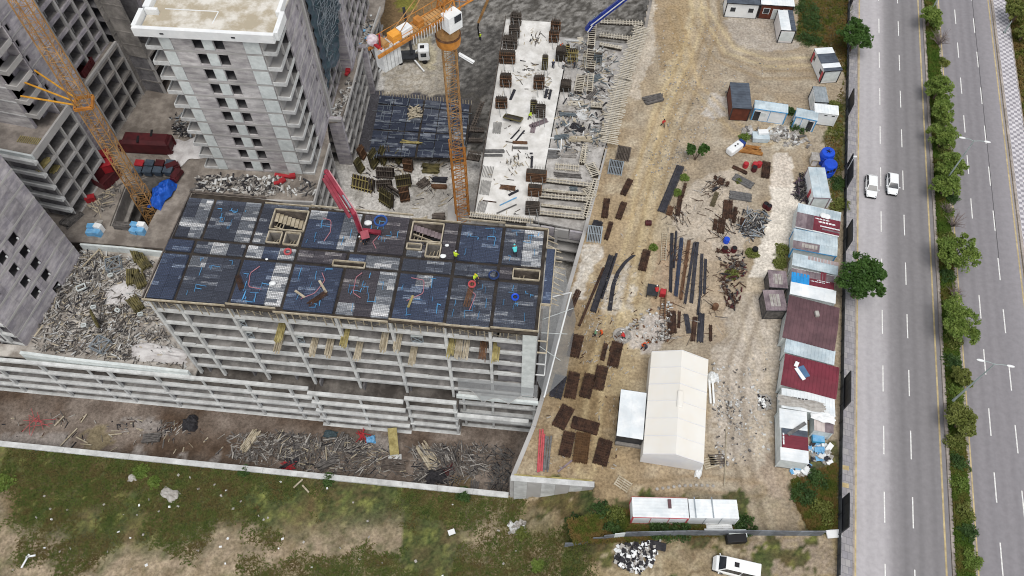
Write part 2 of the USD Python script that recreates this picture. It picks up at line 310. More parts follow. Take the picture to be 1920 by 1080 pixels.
rt = (cx - RO[0]) * RR[0] + (cy - RO[1]) * RR[1]
Z = Z - np.where((road_t > -2.2) & (road_t < 27.2), 0.06, 0) + np.where(road_t < -2.2, 1, 0) * (Nz(.8, 15) - .5) * .28 * np.where(Y < 150, 1, 0)
GROUND = mat('earth', (1.22, 1.2, 1.18), (.62, .6, .58), 2.6, detail=10, rough=0.97, bump=1.0, bscale=4.0, tone=True, lo=.33, hi=.67, stain=.22)
def tone_mesh(name, V, F, col, material, kind='structure', **kw):
    used = np.unique(F); mp = np.zeros(len(V), int); mp[used] = np.arange(len(used))
    b = MB(); b.add(V[used], mp[F]); return b.put(name, material, col=col[used], kind=kind, **kw)
tone_mesh('ground', np.stack([X, Y, Z], -1).reshape(-1, 3), F[keep], COL.reshape(-1, 3), GROUND)

# ------------------------------------------------------------------ floor of the excavation (z = -11)
PZ = -11.0
px_, py_ = np.arange(-140, 42, 0.6), np.arange(33, 186, 0.6)
X, Y = np.meshgrid(px_, py_)
n1, n2, n3 = Nz(0.12, 25)[..., None], Nz(0.5, 26)[..., None], Nz(2.0, 28, 3)[..., None]
WX, WY = X + (Nz(0.4, 21) - 0.5) * 4, Y + (Nz(0.4, 23) - 0.5) * 4
COL = np.empty(X.shape + (3,))
COL[:] = lerp(C3('7b6f66'), C3('968b82'), (n2 - .4) * 4)
COL[:] = lerp(COL, C3('5f4f42'), (n1 - .5) * 5)
m = (Y > 60) & (X > -45); COL[m] = lerp(C3('e2e1de'), C3('b9b7b2'), (n2 - .5) * 5)[m]
north = (Y > 92 + 2.5 * 0)
def pitzone(pixels, colour, amount=1.0, warp=1.0, mottled=0.0): zone(pixels, colour, amount, warp, mottled, PZ)
pitzone([(640, 170), (900, 170), (900, 270), (640, 290)], '55555c', 1, .2)
pitzone([(700, -60), (1240, -60), (1240, 200), (885, 290), (880, 190), (800, 180), (800, 120), (700, 120)], '5a5854', 1, .3, .35)
pitzone([(815, 85), (950, 40), (960, 180), (870, 180), (830, 150)], '4f4e4d', .8, 1, .5)
pitzone([(690, -80), (835, -80), (842, 10), (830, 60), (780, 70), (712, 70)], '8d7656', 1, .7)
pitzone([(735, -20), (780, -10), (782, 18), (750, 20)], '8a8a3c', .9, 1)
pitzone([(722, 95), (845, 75), (845, 180), (720, 175)], 'b5aea0', 1, .4, .45)
pitzone([(780, 75), (812, 70), (818, 130), (790, 130)], 'bdb59a', .7, 1)
pitzone([(770, 340), (850, 350), (840, 380), (780, 385)], 'b5b2ac', .8, 1)
for pix in ([(205, 860), (218, 850), (225, 858), (212, 868), (160, 868)], [(0, 812), (130, 815), (135, 845), (0, 835)], [(225, 780), (300, 790), (330, 815), (270, 810)], [(240, 855), (268, 818), (275, 858)], [(330, 850), (350, 848), (348, 868)], [(385, 870), (412, 838), (405, 872)], [(690, 808), (750, 820), (745, 850), (720, 850)]):
    pitzone(pix, 'a59f9b', .9, .5, .2)
pitzone([(160, 800), (200, 790), (210, 840), (170, 850)], '8f8468', .8, .8); pitzone([(850, 890), (890, 885), (890, 920), (850, 915)], '857656', .8, .8)
fi = np.arange(len(px_) * len(py_)).reshape(len(py_), len(px_))
F = np.stack([fi[:-1, :-1], fi[:-1, 1:], fi[1:, 1:], fi[1:, :-1]], -1).reshape(-1, 4)
cx, cy = (X[:-1, :-1] + X[1:, 1:]).ravel() / 2, (Y[:-1, :-1] + Y[1:, 1:]).ravel() / 2
Z = PZ + (Nz(.6, 31) - .5) * .3 * (Y < 44) + 0 * X
tone_mesh('pit_floor', np.stack([X, Y, Z], -1).reshape(-1, 3), F[inside(PIT, cx, cy)], COL.reshape(-1, 3), GROUND)

# ------------------------------------------------------------------ roads
def strip(t0, t1, z, s0=-130, s1=420, n=2):
    b = MB(); ss = np.linspace(s0, s1, n)
    v = [R3(s, t, z) for s in ss for t in (t0, t1)]
    return b.add(v, [(2 * i, 2 * i + 1, 2 * i + 3, 2 * i + 2) for i in range(n - 1)])
def slab(t0, t1, z0, z1, s0=-130, s1=420):
    v = [R3(s, t, z) for z in (z0, z1) for s, t in ((s0, t0), (s0, t1), (s1, t1), (s1, t0))]
    b = MB(); return b.add(v, _BOXF)
def roadmat(name, c1, c2, streak):
    N = {'g': ('geometry', {}), 'm': ('mapping', {'rotation': (0, 0, _a)}), 'k': ('mapping', {'scale': (0.55, 0.012, 1)}), 'n': ('noise_texture', {'scale': 1.0, 'detail': 5, 'roughness': .6}),
         'n2': ('noise_texture', {'scale': 1.4, 'detail': 8, 'roughness': .7}), 'r': ('rgb_ramp', {'ramp': [(0.25, c1), (0.75, c2)]}), 'at': ('attribute', {'attribute': 'tone'}), 'tm': ('mix_color', {'blend_type': 'multiply', 'fac': 1.0, 'use_clamp': False}), 'r2': ('rgb_ramp', {'ramp': [(.3, (.86,) * 3), (.7, (1.08,) * 3)]}),
         'x': ('mix_color', {'blend_type': 'multiply', 'fac': 1.0, 'use_clamp': False}), 'p': ('principled_bsdf', {'roughness': .85, 'specular_ior_level': .3}), 'nb': ('noise_texture', {'scale': 30}), 'b': ('bump', {'strength': .25, 'distance': .03})}
    L = [('g.position', 'm.vector'), ('m.vector', 'k.vector'), ('k.vector', 'n.vector'), ('n.fac', 'r.fac'), ('g.position', 'n2.vector'), ('n2.fac', 'r2.fac'), ('r.color', 'tm.a'), ('at.color', 'tm.b'), ('tm.result', 'x.a'), ('r2.color', 'x.b'), ('x.result', 'p.base_color'), ('g.position', 'nb.vector'), ('nb.fac', 'b.height'), ('b.normal', 'p.normal')]
    return usdkit.material(stage, '/World/Looks/' + name, N, L, surface='p.BSDF')
road = UsdGeom.Xform.Define(stage, '/World/road_left').GetPrim(); tag(road, kind='structure')
def lanes(t0, t1, f, parent):
    tt = np.arange(t0, t1 + .01, .2); ss = np.linspace(-130, 420, 60); b = MB()
    b.add([R3(s, t, 0) for s in ss for t in tt], [(i * len(tt) + j, i * len(tt) + j + 1, (i + 1) * len(tt) + j + 1, (i + 1) * len(tt) + j) for i in range(len(ss) - 1) for j in range(len(tt) - 1)])
    c = np.array([f(t) for s in ss for t in tt]); b.put('asphalt', ASPHT, parent, col=c)
track = lambda t, c: np.exp(-((t - c) / .35) ** 2)
ASPHT = roadmat('asphalt', (.225, .217, .226), (.19, .185, .194), True)
lanes(-.25, 11.4, lambda t: np.array((1, .99, .98)) * (1.02 + .85 * float(S((5.6 - t) / 2.6)) - .12 * sum(track(t, c) for c in (7.9, 9.6)) - .12 * sum(track(t, c) for c in (4.6, 6.1)) + .1 * sum(track(t, c) for c in (1.1, 2.7))), road)
LINE = mat('road_paint_white', 'f2f2ef', 'd6d5d2', 3, rough=.7); YLINE = mat('road_paint_yellow', 'd5c294', 'b9a67c', 1.2, rough=.75, stain=.25)
strip(0.02, 0.22, .004).put('edge_line', YLINE, road); strip(10.62, 10.84, .004).put('edge_line', YLINE, road)
KERB = mat('kerbstone', 'b3aaa2', '9d948d', 1, rough=.9, rnd_v=.12, stain=.2)
def dashes(t, s_first, parent, lo=-60, hi=80):
    for k in range(-20, 20):
        s = s_first + 9.05 * k
        if lo < s < hi: strip(t - .075, t + .075, .004, s, s + 4).put('lane_dash', LINE, parent)
dashes(3.6, 2.1, road); dashes(7.03, 2.2, road)
road2 = UsdGeom.Xform.Define(stage, '/World/road_right').GetPrim(); tag(road2, kind='structure')
lanes(14.2, 23.9, lambda t: np.array((1, .985, 1.0)) * (1.1 - .1 * sum(track(t, c) for c in (15.0, 16.6, 18.2, 19.6)) + .22 * float(S((t - 20.8) / 3))), road2); strip(20.55, 20.62, .003, 10, 75).put('tar_seam', BLACK, road2)
strip(14.35, 14.53, .004).put('edge_line', YLINE, road2); strip(23.35, 23.55, .004).put('edge_line', YLINE, road2)
dashes(17.25, -1.2, road2); dashes(20.45, -2.9, road2)
med = UsdGeom.Xform.Define(stage, '/World/median').GetPrim(); tag(med, kind='structure')
SOIL = mat('median_soil', '6f7041', '8b7a53', .8, detail=8, rough=.97, bump=.6, bscale=5)
slab(11.85, 13.85, -.1, .10).put('soil', SOIL, med)
for k, (t0, t1) in enumerate(((11.4, 11.8), (13.85, 14.2))):
    for s in np.arange(-42, 78, 2.0): slab(t0, t1, -.1, .15, s, s + 1.96).put('kerbstone', KERB, med)
sw = UsdGeom.Xform.Define(stage, '/World/pavement').GetPrim(); tag(sw, kind='structure')
def pavemat(name, cols, brick, size):
    N = {'g': ('geometry', {}), 'm': ('mapping', {'rotation': (0, 0, _a), 'scale': size}), 'p': ('principled_bsdf', {'roughness': .9}), 'n': ('noise_texture', {'scale': 1.2, 'detail': 7}), 'r2': ('rgb_ramp', {'ramp': [(.3, (.78,) * 3), (.7, (1.08,) * 3)]}), 'x': ('mix_color', {'blend_type': 'multiply', 'fac': 1.0})}
    N['b'] = ('brick_texture', {'color1': srgb(cols[0]), 'color2': srgb(cols[1]), 'mortar': srgb(cols[2]), 'scale': 1.0, 'brick_width': 1.0, 'row_height': 1.0, 'mortar_size': .04, 'offset': .5 if brick else 0.5}) if brick else ('checker_texture', {'color1': srgb(cols[0]), 'color2': srgb(cols[1]), 'scale': 1.0})
    return usdkit.material(stage, '/World/Looks/' + name, N, [('g.position', 'm.vector'), ('m.vector', 'b.vector'), ('g.position', 'n.vector'), ('n.fac', 'r2.fac'), ('b.color', 'x.a'), ('r2.color', 'x.b'), ('x.result', 'p.base_color')], surface='p.BSDF')
PAVE1 = pavemat('grey_flagstones', ('a9a6a6', '96949a', '838186'), True, (1.6, 1.1, 1)); PAVE2 = pavemat('chequered_pavers', ('d3d0d4', '9a979e', '9a979d'), False, (1.9, 1.9, 1.9))
slab(-1.85, -.25, -.1, .12).put('paving', PAVE1, sw)
slab(24.3, 26.7, -.1, .12).put('chequered_paving', PAVE2, sw)
for t0, t1 in ((-.25, -.05), (23.95, 24.3), (26.7, 26.85)):
    for s in np.arange(-42, 78, 2.0): slab(t0, t1, -.1, .14, s, s + 1.96).put('kerbstone', KERB, sw)
for py in (878, 911):
    q = P(1587, py)[:2] - RO; s, t = q @ RD, q @ RR
    slab(-1.7, -.8, .12, .126, s - .3, s + .3).put('yellow_marking', YLINE, sw)

# ------------------------------------------------------------------ retaining walls
def wall(name, pts, th, z0, z1, label, cat='wall', m=CONL, panels=True):
    """A wall run of cast lengths, each length a part."""
    o = thing(name, label, cat, (pts[0][0], pts[0][1], 0))
    p = [np.array(q, float)[:2] - np.array(pts[0][:2]) for q in pts]
    for a, b in zip(p[:-1], p[1:]):
        L = np.hypot(*(b - a)); k = max(1, int(L / 4.5)) if panels else 1
        u = (b - a) / L; nrm = np.array([-u[1], u[0]]) * th / 2
        for i in range(k):
            c, d = a + u * (L * i / k + .012), a + u * (L * (i + 1) / k - .012)
            mb = MB(); mb.poly([c - nrm, d - nrm, d + nrm, c + nrm], z0, z1 + rnd.uniform(-.03, .03)); mb.put('wall_length', m, o)
    return o
wall('retaining_wall', [(-100, 44.1), (-71.3, 41.15), (-38.6, 37.75), (-.1, 33.8)], .75, PZ, -7.45, 'long low pale concrete retaining wall between the muddy pit and the grass field')
wall('retaining_wall', [(.3, 33.5), (3.2, 40.6), (4.3, 44.2), (8.1, 60.2), (11.3, 71.5), (13.9, 81.5)], .55, PZ, .12, 'tall concrete retaining wall along the edge of the dirt yard beside the netted building', m=CON)
wall('retaining_wall', [(24.6, 117), (26.8, 127), (34, 150)], .55, PZ, .12, 'brown streaked retaining wall at the top between grey raft and yard', m=COND)
b = MB()
for x0, x1, za, zb, zc, zd in ((.35, 2.8, -8.3, -8.3, .1, .1), (2.83, 5.3, -7.9, -7.4, .1, .1), (5.33, 7.8, -7.2, -6.2, .1, .1), (7.83, 10.4, -5.8, -4.6, .1, .1)):
    pass
wg = thing('wing_wall', 'tapering grey concrete wing wall with panel joints at the corner of the grass field', 'wall', (.3, 33.55, 0), -4.6)
for k, (x0, x1) in enumerate(((.3, 2.0), (2.0, 3.8), (3.8, 5.6), (5.6, 7.4), (7.4, 9.0), (9.0, 10.4))):
    mb = MB(); mb.box(x0 + .01, x1 - .01, -.28, .3, -9, .1); mb.put('wall_length', CON if k % 2 else CONL, wg)
mb = MB(); mb.box(-.1, 10.45, -.33, .38, .1, .22); mb.put('coping', CONL, wg)
mb = MB(); mb.box(.3, 10.2, .4, .6, .02, .2); mb.put('plank_edge', YTIMBER, wg)
# ------------------------------------------------------------------ buildings
FLOOR = mat('dusty_floor', 'aba7a3', '858280', .6, detail=8, rough=.95, bump=.4, bscale=4, stain=.4)
TRENCH_SHADE = mat('trench_shade_floor', '827c76', '5b5550', .5, detail=8, rough=.9, bump=.4, bscale=4, stain=.45)  # dark dirt, with the shade of the open trench put into the colour
def south(x0, y0): return lambda mb, u0, u1, d0, d1, z0, z1: mb.box(x0 + u0, x0 + u1, y0 - d1, y0 - d0, z0, z1)
def east(x0, y0): return lambda mb, u0, u1, d0, d1, z0, z1: mb.box(x0 + d0, x0 + d1, y0 + u0, y0 + u1, z0, z1)
def open_frame(o, F, u0, u1, levels, bays, depth=4.5, beam=.42, upstand=0.0, col=.34, m_beam=None, m_col=None, m_wall=None, top=True, proud=.06, ledge=True, s0=None, s1=None, m_slab=None):
    """Open concrete storeys: slab, edge beam, columns, cross walls and a back wall for every level."""
    m_beam, m_col, m_wall = m_beam or CONL, m_col or CONL, m_wall or INSIDE
    for i, z in enumerate(levels):
        if not i: z = z + .03
        mb = MB(); F(mb, u0 if s0 is None else s0, u1 if s1 is None else s1, -depth, -.3, z - .26, z); mb.put('slab', m_slab or FLOOR, o)
        if top or i < len(levels) - 1:
            cuts = [u0] + [b for b in bays if u0 < b < u1] + [u1]
            for a, b in zip(cuts[:-1], cuts[1:]):
                mb = MB(); F(mb, a + .01, b - .01, -.3, 0, z - beam, z + .05)
                if upstand and ledge and b - a > 3 and i and rnd.random() < .75:
                    w = (b - a) * rnd.uniform(.25, .55); s = a + (.3 if rnd.random() < .5 else b - a - w - .3)
                    F(mb, s, s + w, -.26, -.03, z + .05, z + upstand)
                mb.put('edge_beam', m_beam, o)
    for b in bays:
        mb, mw = MB(), MB()
        for za, zb in zip(levels[:-1], levels[1:]):
            F(mw, b - .11, b + .11, -depth, -.42, za, zb - .262)
        F(mb, b - col / 2, b + col / 2, -.42, proud, levels[0] - (levels[1] - levels[0]) * 0, levels[-1] - .02)
        mw.put('cross_wall', m_wall, o); mb.put('column', m_col, o)
    mb = MB(); F(mb, u0, u1, -depth - .22, -depth, levels[0], levels[-1]); mb.put('back_wall', m_wall, o)
def panel_wall(o, F, u0, u1, levels, seams, openings=lambda i: [], m=None, th=.24, depth=3.2, band=.0, m_band=None, jitter=.012, name='wall_panel'):
    """Cast wall panels storey by storey, with real openings and bare rooms behind them."""
    m = m or CONP
    cuts = [u0] + [s for s in seams if u0 < s < u1] + [u1]
    for i, (za, zb) in enumerate(zip(levels[:-1], levels[1:])):
        ops = openings(i)
        zt = zb - (band if band else .0)
        for a, b in zip(cuts[:-1], cuts[1:]):
            j = rnd.uniform(0, jitter); mine = sorted([q for q in ops if a - .01 <= q[0] and q[1] <= b + .01])
            mb = MB(); x = a + .012
            for (p, q, lo, hi) in mine:
                if p > x: F(mb, x, p, -th, j, za, zt - .015)
                F(mb, p, q, -th, j, za, za + lo); F(mb, p, q, -th, j, za + hi, zt - .015); x = q
            if x < b - .012: F(mb, x, b - .012, -th, j, za, zt - .015)
            mb.put(name, m, o)
        if band:
            mb = MB(); F(mb, u0, u1, -th, .05 + rnd.uniform(0, .02), zt, zb - .01); mb.put('floor_band', m_band or CONL, o)
        if ops:
            mb = MB(); F(mb, u0, u1, -depth, -th - .01, za - .12, za + .02); mb.put('slab', INSIDE, o)
    mb = MB(); F(mb, u0, u1, -depth - .25, -depth - .02, levels[0], levels[-1]); mb.put('core_wall', INSIDE, o)
def local(o_xy, rz):
    a = math.radians(rz); ex = np.array([math.cos(a), math.sin(a)]); ey = np.array([-ex[1], ex[0]])
    return lambda px, py, z: np.array([(P(px, py, z)[:2] - o_xy) @ ex, (P(px, py, z)[:2] - o_xy) @ ey])

# -- the long block with the formwork deck on top
BO, BA = np.array([-43.2, 49.6]), -5.8
BL = local(BO, BA)
blk = thing('concrete_frame_building', 'long open concrete frame with blue formwork deck on its roof, central building', 'building', (BO[0], BO[1], 0), BA)
bx = [.15, 3.55, 9.85, 16.4, 22.8, 29.3, 35.75, 41.15]
LV = [0, 3, 6, 9, 12, 15]
open_frame(blk, south(0, 0), 0, 46.6, LV, bx, 5.2, .42, .3, .36)
mb = MB(); south(0, 0)(mb, 45.0, 46.6, -.45, .12, -.4, 17.55); mb.put('corner_wall', PLASTER, blk)
for i, x in enumerate((-2.6, 22.0)): pass
open_frame(blk, east(46.6, 0), .5, 14.8, LV, [.6, 5.2, 10, 14.6], 4.5, .4, 0, .3, s0=5.5)
mb = MB(); mb.box(.02, .26, .3, 15.2, 0, 17.5); mb.put('side_wall', COND, blk); mb = MB(); mb.box(.3, 46.3, 14.6, 14.85, -11, 17.5); mb.put('rear_wall', INSIDE, blk)
for b in bx: mb = MB(); south(0, 0)(mb, b - .17, b + .17, -.4, .05, -2.6, 0); mb.put('column_foot', CONL, blk)
# front columns of the top storey and timber props under the deck
for b in bx: mb = MB(); south(0, 0)(mb, b - .17, b + .17, -.42, .05, 15, 17.5); mb.put('column', CONL, blk)
PROP = MB(); 
for x in np.arange(.6, 45, .95):
    yy = -.25 + rnd.uniform(-.08, .08)
    h = rnd.choice([.9, 1.3, 2.0, 2.1])
    PROP.bar((x, yy, 17.55), (x + rnd.uniform(-.1, .1), yy, 17.55 - h), .09)
    if rnd.random() < .6: PROP.bar((x, yy, 17.4), (x + rnd.uniform(-.2, .2), .5, 16.6), .07)
    PROP.bar((x + .3, rnd.uniform(.5, 3), 17.5), (x + .3, rnd.uniform(.5, 3), 15.02), .08)
for x in np.arange(1.5, 44, 3.2): PROP.bar((x, .5, 15.1), (x + 2.4, .5, 16.6), .05); PROP.bar((x, .5, 16.6), (x + 2.4, .5, 15.1), .05)
PROP.put('formwork_props', TIMBER, blk, kind='stuff')
DK = MB()
holes = [(12.2, 16.5, 11.2, 14.3), (12.3, 14.0, 9.15, 10.8), (14.45, 16.3, 9.05, 10.85), (21.2, 25.1, 6.6, 7.35), (29.9, 33.8, 11.25, 14.1), (29.7, 31.5, 9.95, 10.75), (32.15, 33.9, 9.05, 11.0), (43.1, 46.3, 6.95, 8.35)]
DK.poly([(-.1, -.28), (46.75, -.28), (46.75, 14.75), (35.8, 14.75), (35.8, 14.6), (16.4, 15.25), (10.4, 15.9), (.7, 15.95)], 17.5, 17.72, [[(a, c), (b, c), (b, d), (a, d)] for a, b, c, d in holes])
DK.put('formwork_base', PLY, blk)
def gridmat(name, c1, c2, c3, hi=(.62, .92, 1.0)):
    g = (0, 0, 0); w = (1, 1, 1)
    N = {'g': ('geometry', {}), 'm': ('mapping', {'rotation': (0, 0, math.radians(-BA))}), 'b': ('brick_texture', {'color1': g, 'color2': w, 'mortar': (.2, .2, .2), 'scale': 1.0, 'brick_width': 2.1, 'row_height': .52, 'mortar_size': .012, 'offset': .37}),
         'k': ('mapping', {'scale': (.5, 3.0, 1)}), 'n': ('noise_texture', {'scale': 1.3, 'detail': 8, 'roughness': .8}), 'nr': ('map_range', {'from_min': .3, 'from_max': .7, 'to_min': -.32, 'to_max': .32}), 'ad': ('math', {'math_type': 'add'}), 'bw': ('rgb_to_bw', {}),
         'r': ('rgb_ramp', {'ramp': [(0, srgb(c1)), (hi[0], srgb(c1)), (hi[1], srgb(c2)), (hi[2], srgb(c3)), (1, srgb(c3))]}), 'n2': ('noise_texture', {'scale': 7.0, 'detail': 5, 'roughness': .7}), 'r2': ('rgb_ramp', {'ramp': [(.35, (.62,) * 3), (.65, (1.32,) * 3)]}), 'x': ('mix_color', {'blend_type': 'multiply', 'fac': 1.0, 'use_clamp': False}),
         'o': ('object_info', {}), 'om': ('map_range', {'to_min': .88, 'to_max': 1.14}), 'h': ('hsv', {}), 'p': ('principled_bsdf', {'roughness': .75, 'specular_ior_level': .2})}
    return usdkit.material(stage, '/World/Looks/' + name, N, [('g.position', 'm.vector'), ('m.vector', 'b.vector'), ('m.vector', 'k.vector'), ('k.vector', 'n.vector'), ('n.fac', 'nr.value'), ('b.color', 'bw.color'), ('bw.val', 'ad.value1'), ('nr.result', 'ad.value2'), ('ad.value', 'r.fac'), ('o.random', 'om.value'), ('om.result', 'h.value'), ('r.color', 'x.a'), ('g.position', 'n2.vector'), ('n2.fac', 'r2.fac'), ('r2.color', 'x.b'), ('x.result', 'h.color'), ('h.color', 'p.base_color')], surface='p.BSDF')
DECKM = [gridmat('deck_panel_slate', '464b57', '666d7a', 'a2a6ac'), gridmat('deck_panel_blue', '434d63', '5d6b84', '93a0b4'), gridmat('deck_panel_brown', '4c494f', '6a666b', '9c9899'), gridmat('deck_panel_pale', '6f747c', 'a9adb2', 'dfe0e1', (.3, .6, .95))]
XL, XU = [0, 3.6, 10.1, 16.45, 22.75, 29.4, 35.8, 41.25, 46.5], [.5, 4.15, 10.35, 16.5, 23.5, 29.55, 35.85, 41.35, 46.5]
for row, (xs, y0, y1) in enumerate(((XL, .05, 6.4), (XL, 6.85, 8.55), (XU, 9.0, 14.35))):
    for k, (a, b) in enumerate(zip(xs[:-1], xs[1:])):
        yt = y1 + (.7 if row == 2 and k < 3 else .3 if row == 2 and k < 5 else 0)
        yb = y0 + (.35 if row == 0 and k == 2 else 0)
        nx = max(2, round((b - a) / 2.1)); ny = max(1, round((yt - yb) / 1.55))
        gx0, gx1 = a + .2, b - .2; bay = rnd.choices(range(3), [.45, .35, .2])[0]; pale_i = rnd.choice([-1, -1, -1, nx - 1])
        for i in range(nx):
            for j in range(ny):
                x0, x1 = gx0 + (gx1 - gx0) * i / nx, gx0 + (gx1 - gx0) * (i + 1) / nx; q0, q1 = yb + (yt - yb) * j / ny, yb + (yt - yb) * (j + 1) / ny
                s = shapely.box(x0 + .015, q0 + .015, x1 - .015, q1 - .015)
                for (ha, hb, hc, hd) in holes: s = s.difference(shapely.box(ha - .15, hc - .15, hb + .15, hd + .15))
                if s.area < .25: continue
                mm = DECKM[bay] if not (i == pale_i or rnd.random() < (.14 if a < 9 and row == 2 else .03)) else DECKM[3]
                zz = 17.97 + rnd.uniform(0, .02)
                for g in getattr(s, 'geoms', [s]):
                    mb = MB(); mb.poly(list(g.exterior.coords)[:-1], 17.74, zz); mb.put('deck_panel', mm, blk)
RBM = mat('deck_rebar', '5a5d68', '4a464c', 2.0, rough=.7, isl=.6)
RB2 = MB()
def split_bars(horizontal):
    for t in (np.arange(.2, 14.4, .21) if horizontal else np.arange(.4, 46.4, .21)):
        segs = [(.3, 46.4)] if horizontal else [(.1, 14.4)]
        for a, b, c, d in holes:
            lo, hi, s0, s1 = (c, d, a, b) if horizontal else (a, b, c, d)
            if lo - .1 < t < hi + .1:
                segs = [s for p, q in segs for s in ((p, min(q, s0)), (max(p, s1), q)) if s[1] - s[0] > .1]
        for p, q in segs: RB2.bar((p, t, 18.055), (q, t, 18.055), .016) if horizontal else RB2.bar((t, p, 18.03), (t, q, 18.03), .016)
split_bars(True); split_bars(False)
RB2.put('rebar_mat', RBM, blk, kind='stuff')
# pale timber kerbs round the deck and its openings
def kerb(pts, w=.12, h=.3, z=17.95, name='timber_edge', m=None):
    for p, q in zip(pts[:-1], pts[1:]):
        mb = MB(); mb.bar((p[0], p[1], z), (q[0], q[1], z), w, h); mb.put(name, m or TIMBER, blk)
kerb([(-.2, -.3), (9.75, -.15)]); kerb([(9.75, .12), (15.8, .05)]); kerb([(15.6, -.42), (29.25, -.4)]); kerb([(29.3, .0), (36, -.02)]); kerb([(35.1, -.1), (41.15, -.1)]); kerb([(41.2, .1), (46.7, .1)])
kerb([(-.25, -.3), (.6, 16.0), (10.5, 15.95)], m=TIMBERD); kerb([(10.6, 15.2), (16.5, 15.2)]); kerb([(16.5, 15.35), (29.7, 15.2)]); kerb([(29.7, 14.62), (35.85, 14.65)]); kerb([(35.85, 15.2), (41.4, 15.15)]); kerb([(41.4, 14.75), (46.85, 14.7), (46.85, 11.8), (47.95, 11.8), (47.95, 3.8), (46.75, 3.8), (46.75, 0)])
mb = MB(); mb.box(46.9, 47.9, 3.85, 11.75, 17.6, 17.97); mb.put('balcony_deck', DECKM[1], blk)
for a, b, c, d in holes:
    kerb([(a, c), (b, c), (b, d), (a, d), (a, c)], .13, .28, 18.05, 'opening_frame')
    mb = MB()
    for p, q, r, s in ((a - .02, a + .08, c, d), (b - .08, b + .02, c, d)): mb.box(p, q, r + .1, s - .1, 15, 17.9)
    mb.box(a + .1, b - .1, d - .08, d + .02, 15, 17.9); mb.put('shaft_lining', COND if (b - a) < 3 else TIMBERD, blk)
    mb = MB()
    for k in range(3): mb.bar((a + .2 + k * .5, c + .05, 17.2), (a + .3 + k * .5, d - .05, 16.2 + .3 * k), .1)
    mb.put('shaft_timber', TIMBER, blk)
for hx0, hy0, hx1, hy1 in ((12.5, 13.6, 16.2, 12.2), (30.1, 13.7, 33.6, 12.8)):   # stair flights being cast
    for k in range(8):
        t = k / 8; mb = MB(); mb.obox((hx0 + (hx1 - hx0) * t, (hy0 + hy1) / 2 + .5, 17.5 - .2 * k), (.46, 1.3, .09), 2); mb.put('stair_tread', TIMBER if hx0 < 20 else RUSTROOF, blk)
    mb = MB(); mb.bar((hx0, hy1 - .3, 17.6), (hx1, hy1 - .5, 16.0), .12, .25); mb.put('stair_string', TIMBER, blk)
# services laid on the deck
def lay(name, pts, r, m, parent=blk, z=18.1, k=5): mb = MB(); mb.tube([(p[0], p[1], z) for p in pts], r, k); mb.put(name, m, parent)
CONDUIT = mat('blue_conduit', '5b9fd0', '4684b4', 1.3, rough=.6, rnd_v=.3); HOSE = mat('red_hose', 'b98088', 'a86c76', 2, rough=.6)
r2 = random.Random(3)
for k in range(8):
    for row, (xs, y0, y1) in enumerate(((XL, .6, 6), (XU, 9.4, 14))):
        a, b = xs[k] + .8, xs[k + 1] - .8
        if k in (0,) or (row == 1 and k in (2, 5)): continue
        for q in range(8 if k else 3):
            x, y = r2.uniform(a, b), r2.uniform(y0, y1); pts = [(x, y)]
            for n in range(r2.randint(1, 3)):
                if n % 2: x = min(b, max(a, x + r2.uniform(-1.1, 1.1)))
                else: y = min(y1, max(y0, y + r2.uniform(-1.4, 1.4)))
                pts.append((x, y))
            for p, q2 in zip(pts[:-1], pts[1:]):
                if abs(p[0] - q2[0]) + abs(p[1] - q2[1]) > .25: lay('conduit', [p, (q2[0] + r2.uniform(-.12, .12), q2[1] + r2.uniform(-.12, .12))], r2.choice([.022, .03, .045]), CONDUIT)
for pts in ([(18.5, 13.5), (19.6, 13.2), (19.9, 11.5), (19.4, 10)], [(12.5, 5.6), (11.6, 4.5), (11.9, 2.6), (13.5, 2.4)], [(20.2, 5.4), (20.8, 4.4), (20, 2.5), (18.5, 1.6)], [(25, 5.9), (24.4, 5.2), (24.5, 3), (25.5, 2.4)], [(26, 11.6), (25.4, 10.5), (26, 9.6)], [(31, 5.8), (32.6, 5.6), (32.8, 3.8), (31, 2.6)], [(38, 5), (39, 4.2), (38.5, 2)]):
    t = np.linspace(0, 1, 14); c = np.array(pts); s = np.linspace(0, 1, len(c))
    lay('hose', np.stack([np.interp(t, s, c[:, 0]), np.interp(t, s, c[:, 1])], 1), .045, HOSE)
def coil(px, py, label, m, R=.42, n=3, z=18.1, name='pipe_coil', cat='coil'):
    q = P(px, py, z); mb = MB()
    for k in range(n):
        a = np.linspace(0, 2 * np.pi, 17); mb.tube(np.stack([(R - .07 * (k % 2)) * np.cos(a), (R - .07 * (k % 2)) * np.sin(a), .07 + .09 * k + 0 * a], 1), .07, 5, False)
    mb.xform(q); return one(name, mb, m, label, cat)
REDC = mat('salmon_pipe', 'c25a5e', 'b04a50', 2, rough=.5)
coil(540, 473, 'salmon red coil of hose on the western half of the blue deck', REDC); coil(885, 534, 'salmon red coil of hose beside the worker in a yellow vest', REDC)
coil(966, 558, 'dark blue coil of pipe near the east edge of the blue deck', BLUE, .4); coil(926, 516, 'wide loose dark blue coil of pipe in the corridor strip of the deck', mat('navy_pipe', '2b4170', '243763', 2), .62, 2)
coil(714, 415, 'large blue coil of pipe behind the red boom tip', mat('mid_blue_pipe', '3d62a8', '345697', 2), .8, 3)
LEFT = []
